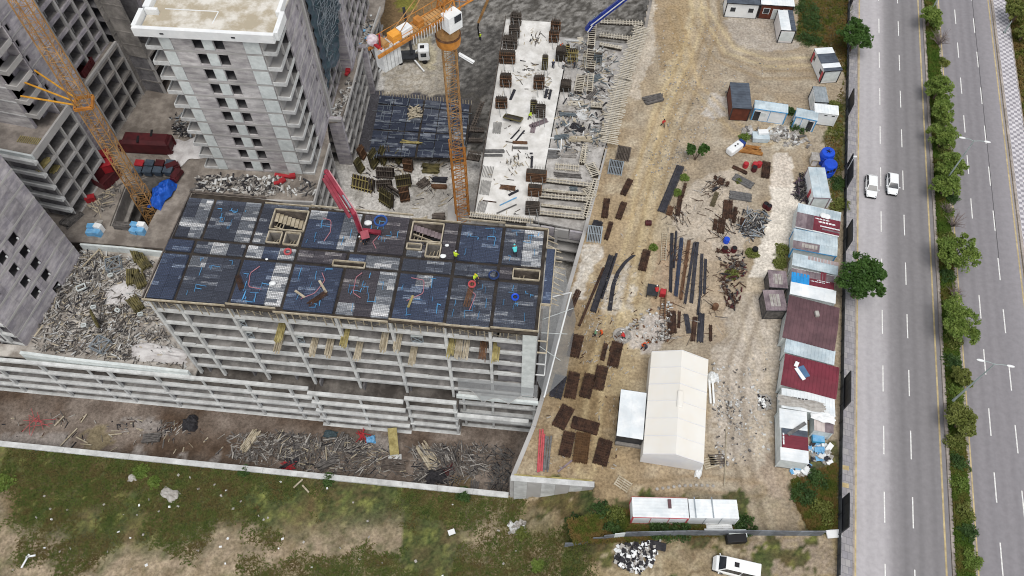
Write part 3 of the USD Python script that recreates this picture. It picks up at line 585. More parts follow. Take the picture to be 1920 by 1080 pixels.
for (px, py, L_, ang, label, m, name, cat) in ((605, 537, 2.0, -60, 'longest pale plank lying on the blue deck near the front edge', TIMBER, 'plank', 'plank'), (563, 552, 1.6, -35, 'pale twin plank lying at the front of the blue deck', TIMBER, 'plank', 'plank'), (770, 565, 1.7, 75, 'short buff plank standing out on the dark front bay of the deck', YTIMBER, 'plank', 'plank'),
        (880, 552, 3.4, 80, 'bundle of rusty bars on the blue deck under the dark brown patch', BTIMBER, 'bar_bundle', 'rebar'), (450, 530, 2.2, -65, 'dark brown bar bundle on the western deck', REBAR, 'bar_bundle', 'rebar'), (596, 560, 2.6, 40, 'thin brown rods across the deck near the long plank', REBAR, 'bar_bundle', 'rebar')):
    mb = MB(); wd = .28 if 'plank' in name else .7
    for k in range(1 if name == 'plank' else 9): mb.obox((rnd.uniform(-.1, .1), (k - 4) * wd / 9 if name != 'plank' else 0, .06 + .02 * (k % 3)), (L_, wd if name == 'plank' else .05, .06), rnd.uniform(-3, 3))
    mb.xform(P(px, py, 18.06), ang); one(name, mb, m, label, cat)
for px, py, s, label in ((511, 531, .8, 'white crumpled sheet on the western deck'), (500, 486, .35, 'small cream bucket on the corridor strip'), (831, 480, .75, 'white sack beside the eastern lift shaft, the larger'), (838, 460, .5, 'white sack beside the eastern stair opening, the smaller'), (690, 418, 1.0, 'white box beside the red boom tip')):
    mb = MB(); m = trimesh.creation.icosphere(subdivisions=2, radius=1); v = np.array(m.vertices); v = v * (1 + .3 * (meshkit.noise(v * 2.1 + px) - .5)[:, None]) * (s * .5, s * .38, s * .25); mb.add(v + P(px, py, 18.1 + s * .2), m.faces); one('white_sack' if s != 1.0 else 'white_box', mb, WHITE, label, 'sack' if s != 1.0 else 'box', smooth=True)
# bundles of timber stored on the open floors and sticking out
k = 0
for px, py, z, n, m, word in ((530, 615, 12, 16, YTIMBER, 'buff'), (524, 645, 9, 18, TIMBER, 'brown'), (588, 655, 9, 12, TIMBER, 'brown'), (618, 658, 9, 18, TIMBER, 'grey brown'), (648, 635, 12, 12, YTIMBER, 'yellow'), (672, 665, 9, 14, TIMBER, 'brown'), (722, 642, 12, 16, TIMBER, 'brown'), (748, 636, 12, 10, TIMBER, 'brown'), (776, 665, 9, 22, TIMBER, 'long brown'), (847, 652, 12, 10, YTIMBER, 'yellow'), (862, 652, 12, 9, TIMBER, 'thin grey brown'), (877, 648, 12, 6, TIMBER, 'thin brown'), (908, 650, 12, 9, BTIMBER, 'reddish'), (932, 655, 12, 12, YTIMBER, 'yellow')):
    u, d = BL(px, py, z); u = BL(px, py, z + .2)[0]
    o = thing('timber_bundle', '%s timbers jutting from the %s floor, %s' % (word, 'upper' if z == 12 else 'lower', ['by the white column at the west', 'just below the first one', 'left of a dark stack', 'below the middle of the deck', 'beside a plank rack', 'left of bare floor', 'left of the middle column', 'right of the middle column', 'widest of all', 'leftmost of the eastern group', 'second of the eastern group', 'third of the eastern group', 'fourth of the eastern group', 'nearest the pale corner wall'][k]), 'timber', (*(BO + np.array([math.cos(math.radians(BA)), math.sin(math.radians(BA))]) * u), z), BA, 'timber bundles on the open floors'); k += 1
    for i in range(n):
        mb = MB(); y = -rnd.uniform(.9, 1.7); q = rnd.uniform(-.12, .12) * 1
        mb.bar((.11 * (i % 7) - .4 + q, 3.2, .55 + .1 * (i // 7)), (.13 * (i % 7) - .45, y, .42 + .1 * (i // 7) - rnd.uniform(0, .25)), .1); mb.put('timber', m, o)
for px, py, z, word in ((457, 604, 12, 'left of the first white column'), (470, 628, 9, 'just under the westmost rack'), (563, 640, 9, 'between two brown timber bundles'), (785, 634, 12, 'under the deck right of centre')):
    u = BL(px, py, z)[0]
    o = thing('steel_rack', 'pale blue braced rack on an open floor, ' + word, 'rack', (*(BO + np.array([math.cos(math.radians(BA)), math.sin(math.radians(BA))]) * u), z + .06), BA, 'steel racks on the open floors')
    for y in (.35, 1.5):
        mb = MB()
        for p, q in (((-.7, 0), (.7, 0)), ((-.7, 1.3), (.7, 1.3)), ((-.7, 0), (-.7, 1.3)), ((.7, 0), (.7, 1.3)), ((-.7, 0), (.7, 1.3)), ((-.7, 1.3), (.7, 0))): mb.bar((p[0], y, p[1] + .05), (q[0], y, q[1] + .05), .09)
        mb.put('frame', STEEL, o)
    mb = MB(); mb.box(-.75, .75, .3, 1.55, 1.42, 1.5); mb.put('shelf', PLASTER, o)

# -- the podium: four open storeys in the excavation
pod = thing('parking_podium', 'long low open concrete podium of four white edged storeys above the mud strip', 'building', (BO[0], BO[1], 0), BA)
PL = [-11, -8.5, -5.8, -2.9, 0]
for (u0, u1, y, bays) in ((-56, 16.3, -2.15, [-51, -44, -36, -29, -21.7, -15.1, -11.9, -5.2, 1.2, 7.6, 13.6]), (16.35, 29.4, -2.75, [17.2, 23.3]), (29.45, 36.5, -2.2, [29.7, 36.2]), (36.55, 47.3, -.75, [37.2, 41.2, 46.9])):
    for i, z in enumerate(PL):
        mb = MB(); mb.box(u0, u1, y, y + .5, z - (.36 if z > -11 else -.02), z + .05 + .02 * (z == 0)); mb.put('slab_edge', CONL, pod)
        if z < -.5: mb = MB(); mb.box(u0, u1, y + .5, y + 8, z - (.3 if z > -11 else -.02), z + .03); mb.put('slab', FLOOR if z < -3 else TRENCH_SHADE, pod)  # top floor takes the darker tone that stands in for trench shade
    for b in bays:
        mb = MB()
        for za, zb in zip(PL[:-1], PL[1:]): mb.box(b - .16, b + .16, y + .12 + (.25 if b in (-15.1, 1.2, 23.3) else 0), y + .5, za + .05, zb - .345)
        mb.put('column', CONL, pod)
        mb = MB()
        for za, zb in zip(PL[:-1], PL[1:]): mb.box(b - .12, b + .12, y + (.52 if zb < -.5 else 2.6), y + 7.8, za + .05, zb - .345 if zb < -.5 else -1.6)
        mb.put('cross_wall', INSIDE, pod)
    mb = MB(); mb.box(u0, u1, y + 7.95, y + 8.2, -11, -1.6); mb.put('back_wall', INSIDE, pod)
mb = MB(); mb.box(36.6, 46.3, -2.9, -2.35, -3.25, -2.4); mb.put('lower_beam', CONL, pod)
mb = MB(); mb.box(-3.2 + 39.6, 47.4, -1.15, -.8, -.32, .42); mb.put('upper_beam', PLASTER, pod)
# court slab between the left tower and the block, the podium deck behind it
COURT = mat('rubble_dust', 'c9c4bd', '8d857d', .45, detail=8, rough=.95, bump=.5, bscale=4)
GP = mat('dusty_deck', 'a89f97', '8a827b', .5, detail=8, rough=.95, bump=.5, bscale=4, stain=.35); GP2 = mat('damp_deck', '857c74', '9c948b', .35, detail=8, rough=.9, bump=.3, bscale=4, stain=.3)
W = lambda px, py, z: tuple(P(px, py, z)[:2])
mb = MB(); mb.poly([(-110, 55), (-68.4, 51.4), (-43.4, 48.2), (-40.9, 65.4), (-40.5, 68.2), (-64.5, 70.3), (-68.5, 53.2), (-110, 57)], -1.5, -1.2); struct('court_slab', mb, COURT)
hole = [W(205, 424, 0), W(236, 342, 0), W(285, 326, 0), W(322, 330, 0), W(322, 350, 0), W(292, 398, 0), W(278, 424, 0)]
pod_out = [(-110, 70), (-64.6, 70.2), (-40.4, 67.9), (-40.4, 78.6), (-30.7, 77.6), (-29.3, 89.4), (-30.4, 94.5), (-28.2, 94.7), (-26.4, 106.3), (-27.2, 111.8), (-25.6, 112.1), (-23.2, 122.5), (-23, 140), (-110, 140)]
mb = MB(); mb.poly(pod_out, -.35, 0, [hole]); struct('podium_deck', mb, GP2)
hole_c = np.array(hole).mean(0)
mb = MB()
for a, b in zip(hole, hole[1:] + hole[:1]): mb.bar((a[0], a[1], -1.9), (b[0], b[1], -1.9), .3, 3.2)
for z in (-3, -5.8): mb.bar((*hole[0], z), (*hole[1], z), 1.6, .3)
struct('pit_lining', mb, COND)
mb = MB(); mb.poly(pod_out[3:12] + [(-45, 120), (-45, 79)], PZ, PZ + .1)
# east side of the podium deck: open storeys down to the excavation floor
pe = thing('podium_east_side', 'grey open concrete storeys under the central tower facing the white floor', 'building', (-48.7, 84.6, 0), -4.5)
open_frame(pe, east(18.9, -6.8), 0, 13.2, [-11, -8.3, -5.6, -2.9, -.4], [.2, 4.4, 8.8, 13], 4, .35, 0, .25, CON, CON)
open_frame(pe, east(20.2, 12.2), 0, 16.6, [-11, -8.3, -5.6, -2.9, -.4], [3.2, 7.4, 11.6, 16.4], 4, .35, 0, .25, CON, CON)
open_frame(pe, east(21.2, 30.2), 0, 12, [-11, -8.3, -5.6, -2.9, -.4], [3, 6.5, 10], 4, .35, 0, .25, CON, CON)
for x0, x1, y in ((17.6, 19.9, 11.6), (19.2, 21, 29.2)):
    for k, (za, zb) in enumerate(zip([-11, -8.3, -5.6, -2.9], [-8.3, -5.6, -2.9, .25])):
        for q in range(2): mb = MB(); mb.box(x0 + (x1 - x0) * q / 2 + .01, x0 + (x1 - x0) * (q + 1) / 2 - .01, y, y + .9, za + .02, zb - .03); mb.put('shaft_panel', CONP, pe)
for pts in ([(15, -6.9), (18.9, -6.9), (19, 6.4)], [(17.6, 11.6), (19.9, 11.6)], [(20.3, 12.6), (20.5, 28.8)], [(21.1, 29.2), (21.8, 40)]):
    for p, q in zip(pts[:-1], pts[1:]): mb = MB(); mb.bar((*p, .25), (*q, .25), .22, .5); mb.put('parapet', CON, pe)
wall('parapet_wall', [W(37, 660, 1), W(120, 671, 1), W(352, 696, 1)], .4, -1.6, .95, 'pale parapet wall along the front of the rubble court', m=PLASTER)
wall('court_wall', [W(150, 458, 0), W(225, 464, 0), W(305, 473, 0)], .3, -1.2, .12, 'pale low wall at the back of the rubble court below two light blue bundles', m=PLASTER)
wall('terrace_parapet', [W(358, 366, .8), W(470, 373, .8), W(588, 378, .8)], .3, 0, .75, 'grey parapet in front of the debris terrace at the foot of the central tower', m=CON)
# -- left tower: its east wall fills the left edge
t1 = thing('apartment_tower', 'tall grey panel tower cut by the left edge, with staggered square windows', 'building', (-67.9, 53.1, 0), -13)
LV1 = [-1.2] + [1.7 + 2.93 * i for i in range(13)]
def ops1(i):
    o = []
    if i >= 1 or True:
        zc = .75 if i else .2
        if i < 5: o.append((8.6, 10.1, zc - .1, zc + 1.6))
        if 0 < i < 9: o.append((5.7, 7.2, zc - .3, zc + 1.4))
        if i > 2: o.append((1.5, 2.8, zc, zc + 1.5))
    return o
panel_wall(t1, east(0, 0), 0, 15.6, LV1, [3.6, 5.4, 7.8, 10.6, 13.4], ops1, CONP, band=.34, m_band=CON)
for i in range(5): 
    for u in ((9.5,), (6.6,)): mb = MB(); mb.obox((-.1, u[0] + .35, LV1[i] + (.95 if u[0] > 8 else .75)), (.2, .2, .35), 0); mb.put('window_block', WHITE, t1)
open_frame(t1, south(-20, -.02), 0, 19.7, [-1.2] + LV1[1:], [.3, 6, 12, 17.5], 4, .5, 0, .5, CONL, CONL, s1=16.2)
mb = MB(); mb.box(-20, -3.6, 4.6, 15.4, -1, 36); mb.put('tower_core', INSIDE, t1)  # unseen solid box, added to stop light leaking through the tower
mb = MB(); mb.box(-20, .0, 15.42, 15.6, -1.2, 36); mb.put('north_wall', CONP, t1)

# -- stepped tower behind it
t2 = thing('stepped_tower', 'grey tower with open storeys, corner balconies and a low stepped wing at the top left', 'building', (-66.2, 74.6, 0), -13.5)
LA = [0.01, 2.7, 5.4, 8.1, 10.8, 13.5]
open_frame(t2, east(0, 0), 0, 10, LA, [.15, 3.4, 6.7, 9.85], 4.4, .4, 0, .25, CON, CON)
open_frame(t2, south(-26, 0), 0, 25.7, LA, [4, 10, 16, 21], 3.4, .75, 0, .3, CON, CON, s1=21.4)
for z in LA[1:]: mb = MB(); mb.box(-26, .55, -.75, -.01, z - .3, z + .12); mb.box(-26, .55, -.75, -.6, z + .12, z + .4); mb.put('slab_nosing', CONL, t2)
for a, b, c, d in ((-26, .04, -.05, .25), (-.26, .05, .25, 10.05), (-1.2, -.26, 9.8, 10.05)): mb = MB(); mb.box(a, b, c, d, 13.2, 14.35); mb.put('parapet', PLASTER if d < 1 else CON, t2)
mb = MB(); mb.box(-26, -.3, .3, 10, 13.3, 13.6); mb.put('terrace_floor', GP, t2)
LU = [13.5 + 2.7 * i for i in range(11)]
# upper body, set back from the terrace; balconies step round its corner
panel_wall(t2, south(-26, 5.2), 0, 23.2, LU, [8, 15, 20.6], lambda i: [(5, 6.4, .6, 1.9)], CONPL, band=.22)
panel_wall(t2, east(-2.8, 5.2), 0, 5, LU, [2.4], lambda i: [(.5, 2.2, .02, 2.2)], CONP)
for i, z in enumerate(LU[1:]):
    mb = MB(); mb.box(-2.75, -.9, 5.2, 8.6, z - .22, z); mb.put('balcony_slab', CON, t2)
    mb = MB(); mb.box(-1.05, -.9, 5.2, 8.6, z + .0, z + .55); mb.box(-2.75, -1.06, 5.2, 5.35, z, z + .55); mb.put('balcony_parapet', CON, t2)
    mb = MB(); mb.box(-2.75, -.92, 8.62, 8.8, z - 2.7 + .02, z - .24); mb.put('balcony_wall', CONP, t2)
SMALL = lambda u, w=.5: (lambda i: [(u, u + w, .75, 1.85)])
LW = [2.65 * i - .4 for i in range(17)]; LW[0] = -2
panel_wall(t2, east(-2.4, 10.05), 0, 6.5, LW, [.9, 3.6], SMALL(.2), CONP, band=.16, m_band=CON)
# lower wing
LC = [0, 2.75, 5.5, 8.3, 11.0]
open_frame(t2, east(-2.4, 16.6), 0, 10, LC, [.15, 3.5, 6.8, 9.85], 4.5, .4, 0, .25, COND, CON)
mb = MB(); mb.box(-2.75, -2.4, 16.6, 26.5, 11, 11.5); mb.put('parapet', CON, t2)
mb = MB(); mb.box(-6, -2.8, 16.6, 26.5, 10.9, 11.15); mb.put('terrace_floor', GP, t2)
LX = [11.18 + 2.62 * i for i in range(13)]
open_frame(t2, east(-3.6, 17.4), 0, 8.8, LX, [.2, 3.2, 6.2, 8.7], 2.2, .5, .0, .35, CONP, CON)
open_frame(t2, east(-4.8, 17.4), 0, 8.8, [z + 1.3 for z in LX[:-1]], [1.7, 4.7, 7.4], 1.0, .18, .0, .18, CON, CON)
# side with narrow windows
panel_wall(t2, east(-2.4, 26.55), 0, 4.4, [-.2 + 2.58 * i for i in range(15)], [2.6], SMALL(1.3, .55), COND, band=.2, m_band=COND)
panel_wall(t2, south(-2.35, 27.2), 0.1, 3.6, [8.1 + 2.58 * i for i in range(8)], [], lambda i: [], COND, band=.2, m_band=COND)
open_frame(t2, east(1.2, 27.4), 0, 8, [-.1, 2.6, 5.3, 8.0], [.2, 4, 7.8], 3.4, .35, 0, .25, COND, CON)
mb = MB(); mb.box(-26, -7.2, 10.2, 36, 0, 41); mb.put('tower_core', INSIDE, t2); mb = MB(); mb.box(-7.1, -2.8, 31, 36, 0, 41); mb.put('rear_body', CONP, t2)  # inner core box is never seen, added to block stray light

# -- central tower
t3 = thing('apartment_tower', 'central pale tower with a sand coloured flat roof and white parapet', 'building', (-48.7, 84.6, 0), -4.5)
L3 = [.02 + 2.74 * i for i in range(11)]; ROOF = L3[-1]
def ops3(i): return [(6.72, 8.1, .3, 2.25), (9.6, 10.98, .3, 2.25)]
panel_wall(t3, south(0, 0), 2.3, 15.9, L3, [3.9, 6.7, 8.12, 9.58, 11.0, 13.6], ops3, CONPL, band=.3, m_band=CON, jitter=.06)
for i, (za, zb) in enumerate(zip(L3[:-1], L3[1:])):
    mb = MB(); mb.box(2.35, 3.88, -.1, -.062, za + .06, zb - .34); mb.put('white_panel', PLASTER, t3)
    mb = MB(); mb.box(8.14, 9.56, -.1, -.062, za + .3, zb - .34); mb.put('white_panel', PLASTER, t3)
    mb = MB(); mb.box(13.7, 15.85, -.1, -.062, za + .06, zb - .34); mb.put('white_panel', PLASTER, t3)
    for x0, x1 in ((.0, 2.25), (15.95, 17.8)):
        mb = MB(); mb.box(x0, x1, .0, 5.4 if x0 > 5 else 3, za - .2, za); mb.put('balcony_slab', CON, t3)
        mb = MB(); mb.box(x0, x1, -.02, .12, za - .22, za + .42); 
        if x0 > 5: mb.box(17.68, 17.82, .12, 5.3, za - .2, za + .42)
        else: mb.box(-.02, .1, .12, 3, za - .2, za + .42)
        mb.put('balcony_parapet', CONL, t3)
        mb = MB(); xx = 15.92 if x0 > 5 else 2.15
        mb.box(xx, xx + .14, .1, 5.4 if x0 > 5 else 3, za + .01, zb - .22); mb.put('balcony_wall', CON, t3)
        if x0 > 5:
            mb = MB(); mb.box(17.45, 17.75, 2.6, 2.9, za + .43, zb - .22); mb.put('balcony_post', CON, t3)
panel_wall(t3, east(17.8, 5.4), 0, 7.6, L3, [2.6, 5.2], lambda i: [(5.55, 6.1, .7, 1.9)], CONP, band=.2, m_band=CON)
mb = MB(); mb.box(17.8, 18.15, 12.55, 13.1, 0, ROOF); mb.put('pilaster', CON, t3)
panel_wall(t3, east(17.8, 13.1), 0, 1.2, L3, [], lambda i: [], CONP, band=.2, m_band=CON)
open_frame(t3, east(17.8, 14.3), 0, 9, L3, [.15, 3, 6, 8.8], 3, .3, 0, .25, CONP, CON)
panel_wall(t3, east(19.6, 23.4), 0, 3.4, L3, [.7], lambda i: [(1.0, 1.5, .7, 1.9)], CONP, band=.16, m_band=CON)
panel_wall(t3, south(17.6, 23.4), 0, 1.98, L3, [], lambda i: [], CONP, band=.16, m_band=CON)
open_frame(t3, east(19.6, 26.8), 0, 14, L3, [.15, 2.8, 5.5, 8.5, 11.2, 13.9], 3, .3, 0, .25, CONP, CON)
mb = MB(); mb.box(2.4, 14.4, 3.3, 44, 0, ROOF - .3); mb.put('tower_core', INSIDE, t3); mb = MB(); mb.box(-.0, .22, 3, 44, 0, ROOF); mb.put('west_wall', CONP, t3)  # core box added out of sight so light cannot leak through
ROOFM = mat('sandy_roof', 'c9bda6', 'dcd8cf', .35, detail=8, rough=.95, bump=.2, stain=.25, lo=.42, hi=.58)
mb = MB(); mb.poly([(.1, .1), (17.6, .1), (19.5, 24), (19.5, 44), (.1, 44)], ROOF - .25, ROOF + .02); mb.put('roof_slab', ROOFM, t3)
def coping(pts, w=.65, h=1.05, lift=0):
    for p, q in zip(pts[:-1], pts[1:]): mb = MB(); mb.bar((*p, ROOF + .35 + lift), (*q, ROOF + .35 + lift), w, h + lift); mb.put('parapet', WHITE, t3)
coping([(-.45, -.25), (18.3, -.25)], .6, 1.3); coping([(18.45, .06), (18.45, 4.2)], .6, 1.3); coping([(17.5, 4.35), (18.1, 4.35)], .5); coping([(17.85, 4.6), (17.85, 23.2)], .5, 1.2); coping([(-.35, .06), (-.35, 3.4)], .6, 1.3); coping([(.05, 3.55), (1.7, 3.55)], .5, 1.1); coping([(.05, 3.85), (.05, 44)], .9, 1.1)
for p, q in (((2.2, 4.6), (9.5, 4.6)), ((9.5, 4.6), (9.3, 2.2))): mb = MB(); mb.bar((*p, ROOF + .06), (*q, ROOF + .06), .12, .08); mb.put('roof_joint', WHITE, t3)
for x in (3.4, 12.9): mb = MB(); mb.obox((x, -.35, ROOF + .35), (.5, .5, .22)); mb.put('scupper', DSTEEL, t3)
mb = MB(); mb.box(-.4, 18.2, -.2, 3, ROOF - .3, ROOF - .2); mb.put('roof_soffit', CONL, t3)
# dark hanging net with frayed lower edge
net = MB(); nx, nz = 26, 44
NETM = usdkit.material(stage, '/World/Looks/dark_net', {'n': ('noise_texture', {'scale': 1.1, 'detail': 6}), 'g': ('geometry', {}), 'r': ('rgb_ramp', {'ramp': [(.4, srgb('28434c')), (.62, srgb('3e4854'))]}), 'd': ('principled_bsdf', {'roughness': .8}), 't': ('transparent_bsdf', {}), 'x': ('mix_closure', {'fac': .85})}, [('g.position', 'n.vector'), ('n.fac', 'r.fac'), ('r.color', 'd.base_color'), ('t.BSDF', 'x.closure1'), ('d.BSDF', 'x.closure2')], surface='x.closure')
V = []
for i in range(nx + 1):
    u = i / nx; zb = 5 + 9 * u ** 1.6 + 1.5 * math.sin(9 * u); 
    for j in range(nz + 1):
        t = j / nz; z = zb + (ROOF + .5 - zb) * t
        V.append((18.25 + 1.9 * u + .18 * math.sin(3 * z + 9 * u), 14.0 + 9 * u + .15 * math.sin(2 * z), z))
net.add(V, [(i * (nz + 1) + j, (i + 1) * (nz + 1) + j, (i + 1) * (nz + 1) + j + 1, i * (nz + 1) + j + 1) for i in range(nx) for j in range(nz)]); net.put('hanging_net', NETM, t3)
mb = MB()
for k in range(230):
    u = rnd.uniform(.1, 1); z = rnd.uniform(7 + 9 * u, ROOF); L = rnd.uniform(.6, 3.2); dx, dz = rnd.choice([(1, 0), (0, 1), (.7, .7), (.6, -.7)])
    mb.bar((18.42 + 1.9 * u, 14 + 9 * u, z), (18.42 + 1.9 * u + .05 + dx * L * .2, 14 + 9 * u + dx * L, z + dz * L), .09, .03)
mb.put('torn_netting', STEEL, t3, kind='stuff')
# rubble on the podium east ledges
# ------------------------------------------------------------------ slab under construction in the east of the excavation
SLW = mat('fresh_white_concrete', 'f0efec', 'd3d1cc', .45, detail=8, rough=.85, bump=.15, stain=.12)
es = thing('unfinished_slab', 'white concrete floor under construction with wall forms standing on it, east of the crane', 'building', (0, 0, 0))
q = [W(888, 402, 0), W(1096, 436, 0), W(1135, 280, 0), W(1205, 62, 0), W(1040, 42, 0), W(948, 36, 0)]
qm = [W(888, 402, 0), W(1003, 412, 0), W(1040, 215, 0), W(1060, 110, 0), W(1040, 42, 0), W(948, 36, 0)]
mb = MB(); mb.poly([*qm], -.4, 0); mb.put('floor_slab', SLW, es)
mb = MB(); mb.poly([W(1004, 411, 0), W(1094, 430, 0), W(1132, 282, 0), W(1200, 70, 0), W(1062, 110, 0), W(1042, 215, 0)], -.8, -.42); mb.put('lower_floor', mat('used_concrete_floor', 'cfccc8', 'a09c98', .6, detail=8, rough=.9, bump=.3, bscale=5, stain=.3), es)
for z in (-2.8, -5.5, -8.2):
    mb = MB(); mb.poly([W(888, 402, 0), W(1096, 436, 0), W(1135, 280, 0), W(1205, 62, 0), W(948, 36, 0)], z - .3, z); mb.put('floor_slab', CON, es)
E_ = np.array(W(1096, 436, 0)); S_ = np.array(W(888, 402, 0))
for k in range(5):
    p = S_ + (E_ - S_) * (k / 4); mb = MB(); mb.bar((*p, -11), (*p, -.4), .5); mb.put('column', CON, es)
for k, (a, b) in enumerate(((.48, .6), (.61, .73), (.74, .86), (.87, .99))):
    p, r = S_ + (E_ - S_) * a, S_ + (E_ - S_) * b; mb = MB(); mb.bar((*p, -1.1), (*r, -1.1), .3, 2.0); mb.put('edge_wall', CONP if k % 2 else CON, es)
p, r = np.array(W(1097, 436, 0)), np.array(W(1137, 280, 0))
mb = MB(); mb.bar((*p, -.9), (*(p + (r - p) * .48), -.9), .3, 1.9); mb.put('edge_wall', CONL, es); mb = MB(); mb.bar((*(p + (r - p) * .5), -.9), (*r, -.9), .3, 1.9); mb.put('edge_wall', CON, es)
p, r = np.array(W(1137, 278, 0)), np.array(W(1206, 60, 0)); mb = MB(); mb.bar((*p, -1), (*r, -1), .3, 2.0); mb.put('edge_wall', COND, es)
# -- blue black formwork deck in the excavation
dk = thing('lower_formwork_deck', 'blue black formwork deck low in the excavation between central tower and crane', 'formwork', (0, 0, 0))
DZ = -8.1; c00, c10, c11, c01 = [P(a, b, DZ)[:2] for a, b in ((690, 292), (872, 296), (884, 196), (712, 178))]
DKM = [gridmat('deck_navy', '343a49', '434959', '7d838d', (.62, .85, .98)), gridmat('deck_dusty', '454a56', '636872', 'a2a6ac', (.45, .75, .95))]
for i in range(6):
    for j in range(7):
        f = lambda u, v: (c00 * (1 - u) + c10 * u) * (1 - v) + (c01 * (1 - u) + c11 * u) * v
        g = .05 if i % 3 == 2 else .012; h = .05 if j % 3 == 2 else .01
        mb = MB(); mb.poly([f(i / 6 + .003, j / 7 + .004), f((i + 1) / 6 - g * .4, j / 7 + .004), f((i + 1) / 6 - g * .4, (j + 1) / 7 - h * .4), f(i / 6 + .003, (j + 1) / 7 - h * .4)], DZ - .2, DZ + rnd.uniform(0, .03)); mb.put('deck_panel', DKM[(rnd.random() < .3) + 0], dk)
mb = MB(); mb.poly([c00, c10, c11, c01], DZ - .45, DZ - .22); mb.put('deck_base', PLY, dk)
mb = MB()
for k in range(120):
    u, v = rnd.random(), rnd.random(); q = f(u, v); a = rnd.choice([-5, 85]) + rnd.uniform(-3, 3); mb.obox((q[0], q[1], DZ + .07), (rnd.uniform(.8, 2.6), .05, .05), a)
mb.put('deck_bars', STEEL, dk, kind='stuff')
for k in range(34):
    u = k / 33; q = f(u, 1.0); mb = MB(); mb.bar((*q, DZ), (q[0], q[1] + .25, DZ + .75), .12, .04); mb.put('upright', TIMBER, dk)
# ------------------------------------------------------------------ tower cranes
def mast(o, w, z0, z1, sec, m, rz, leg=.14, brace=.075, name='mast_section'):
    R = rot(rz); h = w / 2
    cs = [R @ np.array(c) for c in ((-h, -h, 0), (h, -h, 0), (h, h, 0), (-h, h, 0))]
    n = max(1, round((z1 - z0) / sec))
    for i in range(n):
        a, b = z0 + (z1 - z0) * i / n, z0 + (z1 - z0) * (i + 1) / n
        mb = MB(); zs = [np.array((0, 0, z)) for z in (a, b)]
        for k in range(4):
            p, q = cs[k], cs[(k + 1) % 4]
            mb.bar(p + zs[0], p + zs[1], leg)
            mid = np.array((0, 0, (a + b) / 2))
            mb.bar(p + zs[0], q + zs[0], brace); mb.bar(p + zs[0] , q + mid, brace); mb.bar(q + mid, p + zs[1], brace); mb.bar(p + mid, q + mid, brace * .6)
        c = cs[0] * .55; mb.bar(c + zs[0], c + zs[1], .05); mb.bar(cs[1] * .3 + zs[0], cs[1] * .3 + zs[1], .05)
        mb.put(name, m, o)
c1 = thing('tower_crane', 'orange lattice tower crane with white cab rising in the middle of the site', 'crane', (-7.9, 82.6, PZ), 0)
mast(c1, 2.1, 0, 19, 2.4, ORANGE, 12, .18, .07, 'base_section'); mast(c1, 1.75, 19, 38.4, 2.4, ORANGED, 12, .13, .055)
mb = MB(); mb.box(-2.6, 2.6, -2.6, 2.6, 0, .5); mb.put('footing', CON, c1)
lathe = lambda prof, k=24: trimesh.creation.revolve(np.array(prof), sections=k)
mb = MB(); mb.mesh(lathe([(0, 38.3), (1.55, 38.3), (1.65, 38.9), (1.65, 39.6), (0, 39.6)])); mb.put('slewing_base', ORANGE, c1)
mb = MB(); mb.mesh(lathe([(1.2, 39.62), (1.7, 39.62), (1.7, 39.82), (1.2, 39.82)])); mb.put('slewing_ring', BTIMBER, c1)
mb = MB(); mb.mesh(lathe([(0, 39.84), (1.55, 39.84), (1.45, 40.7), (.75, 41.0), (.7, 43.2), (0, 43.2)], 12)); mb.put('turntable', ORANGED, c1)
for k in range(6): a = k * 1.047; mb = MB(); mb.bar((1.4 * math.cos(a), 1.4 * math.sin(a), 40.6), (.75 * math.cos(a + .3), .75 * math.sin(a + .3), 42.9), .3); mb.put('turntable_strut', ORANGED, c1)
CJ = P(700, 100, 32.5)[:2] - np.array([-7.9, 82.6]); CJL = np.hypot(*CJ); ju = CJ / CJL; jn = np.array([-ju[1], ju[0]])
def J(s, t, z): q = ju * s + jn * t; return np.array([q[0], q[1], z])
JZ = 43.5
mb = MB()
for t in (-.95, .95):
    mb.bar(J(-1.5, t, JZ), J(CJL, t, JZ), .22, .4)
    for s in np.arange(0, CJL, 1.4): mb.bar(J(s, -.95, JZ), J(s + .7, .95, JZ), .1)
mb.put('counter_jib', ORANGE, c1)
mb = MB(); 
for s in np.arange(.5, CJL - 2, .45): mb.bar(J(s, -.75, JZ + .22), J(s, .75, JZ + .22), .36, .05)
mb.put('walkway', ORANGED, c1)
for t in (-1.1, 1.1):
    mb = MB(); mb.bar(J(0, t, JZ + 1.2), J(CJL, t, JZ + 1.2), .06)
    for s in np.arange(0, CJL, 1.3): mb.bar(J(s, t, JZ), J(s, t, JZ + 1.2), .06)
    mb.put('handrail', ORANGE, c1)
mb = MB()
for s in np.arange(1.2, 6.4, .42): mb.bar(J(s, 1.25, JZ - 1.0), J(s, 1.25, JZ + .3), .2, .05)
mb.put('slatted_guard', WHITE, c1)
for k, s in enumerate(np.arange(CJL - 3.4, CJL - 1.2, .55)):
    mb = MB(); q = [J(s, -.8, 0), J(s + .48, -.8, 0), J(s + .48, .8, 0), J(s, .8, 0)]; mb.poly(q, JZ - 3.0, JZ + .3); mb.put('counterweight', CONL, c1)
for s0, s1, m, nm in ((CJL - 5.6, CJL - 4.0, WHITE, 'winch_cabinet'), (CJL - 3.9, CJL - 2.6, mat('orange_box', 'e9a544', 'd9912f', 1, rough=.5), 'motor_box'), (CJL - 7.4, CJL - 6.6, ORANGE, 'motor_box')):
    mb = MB(); mb.poly([J(s0, -.5, 0), J(s1, -.5, 0), J(s1, .65, 0), J(s0, .65, 0)], JZ + .3, JZ + 1.25); mb.put(nm, m, c1)
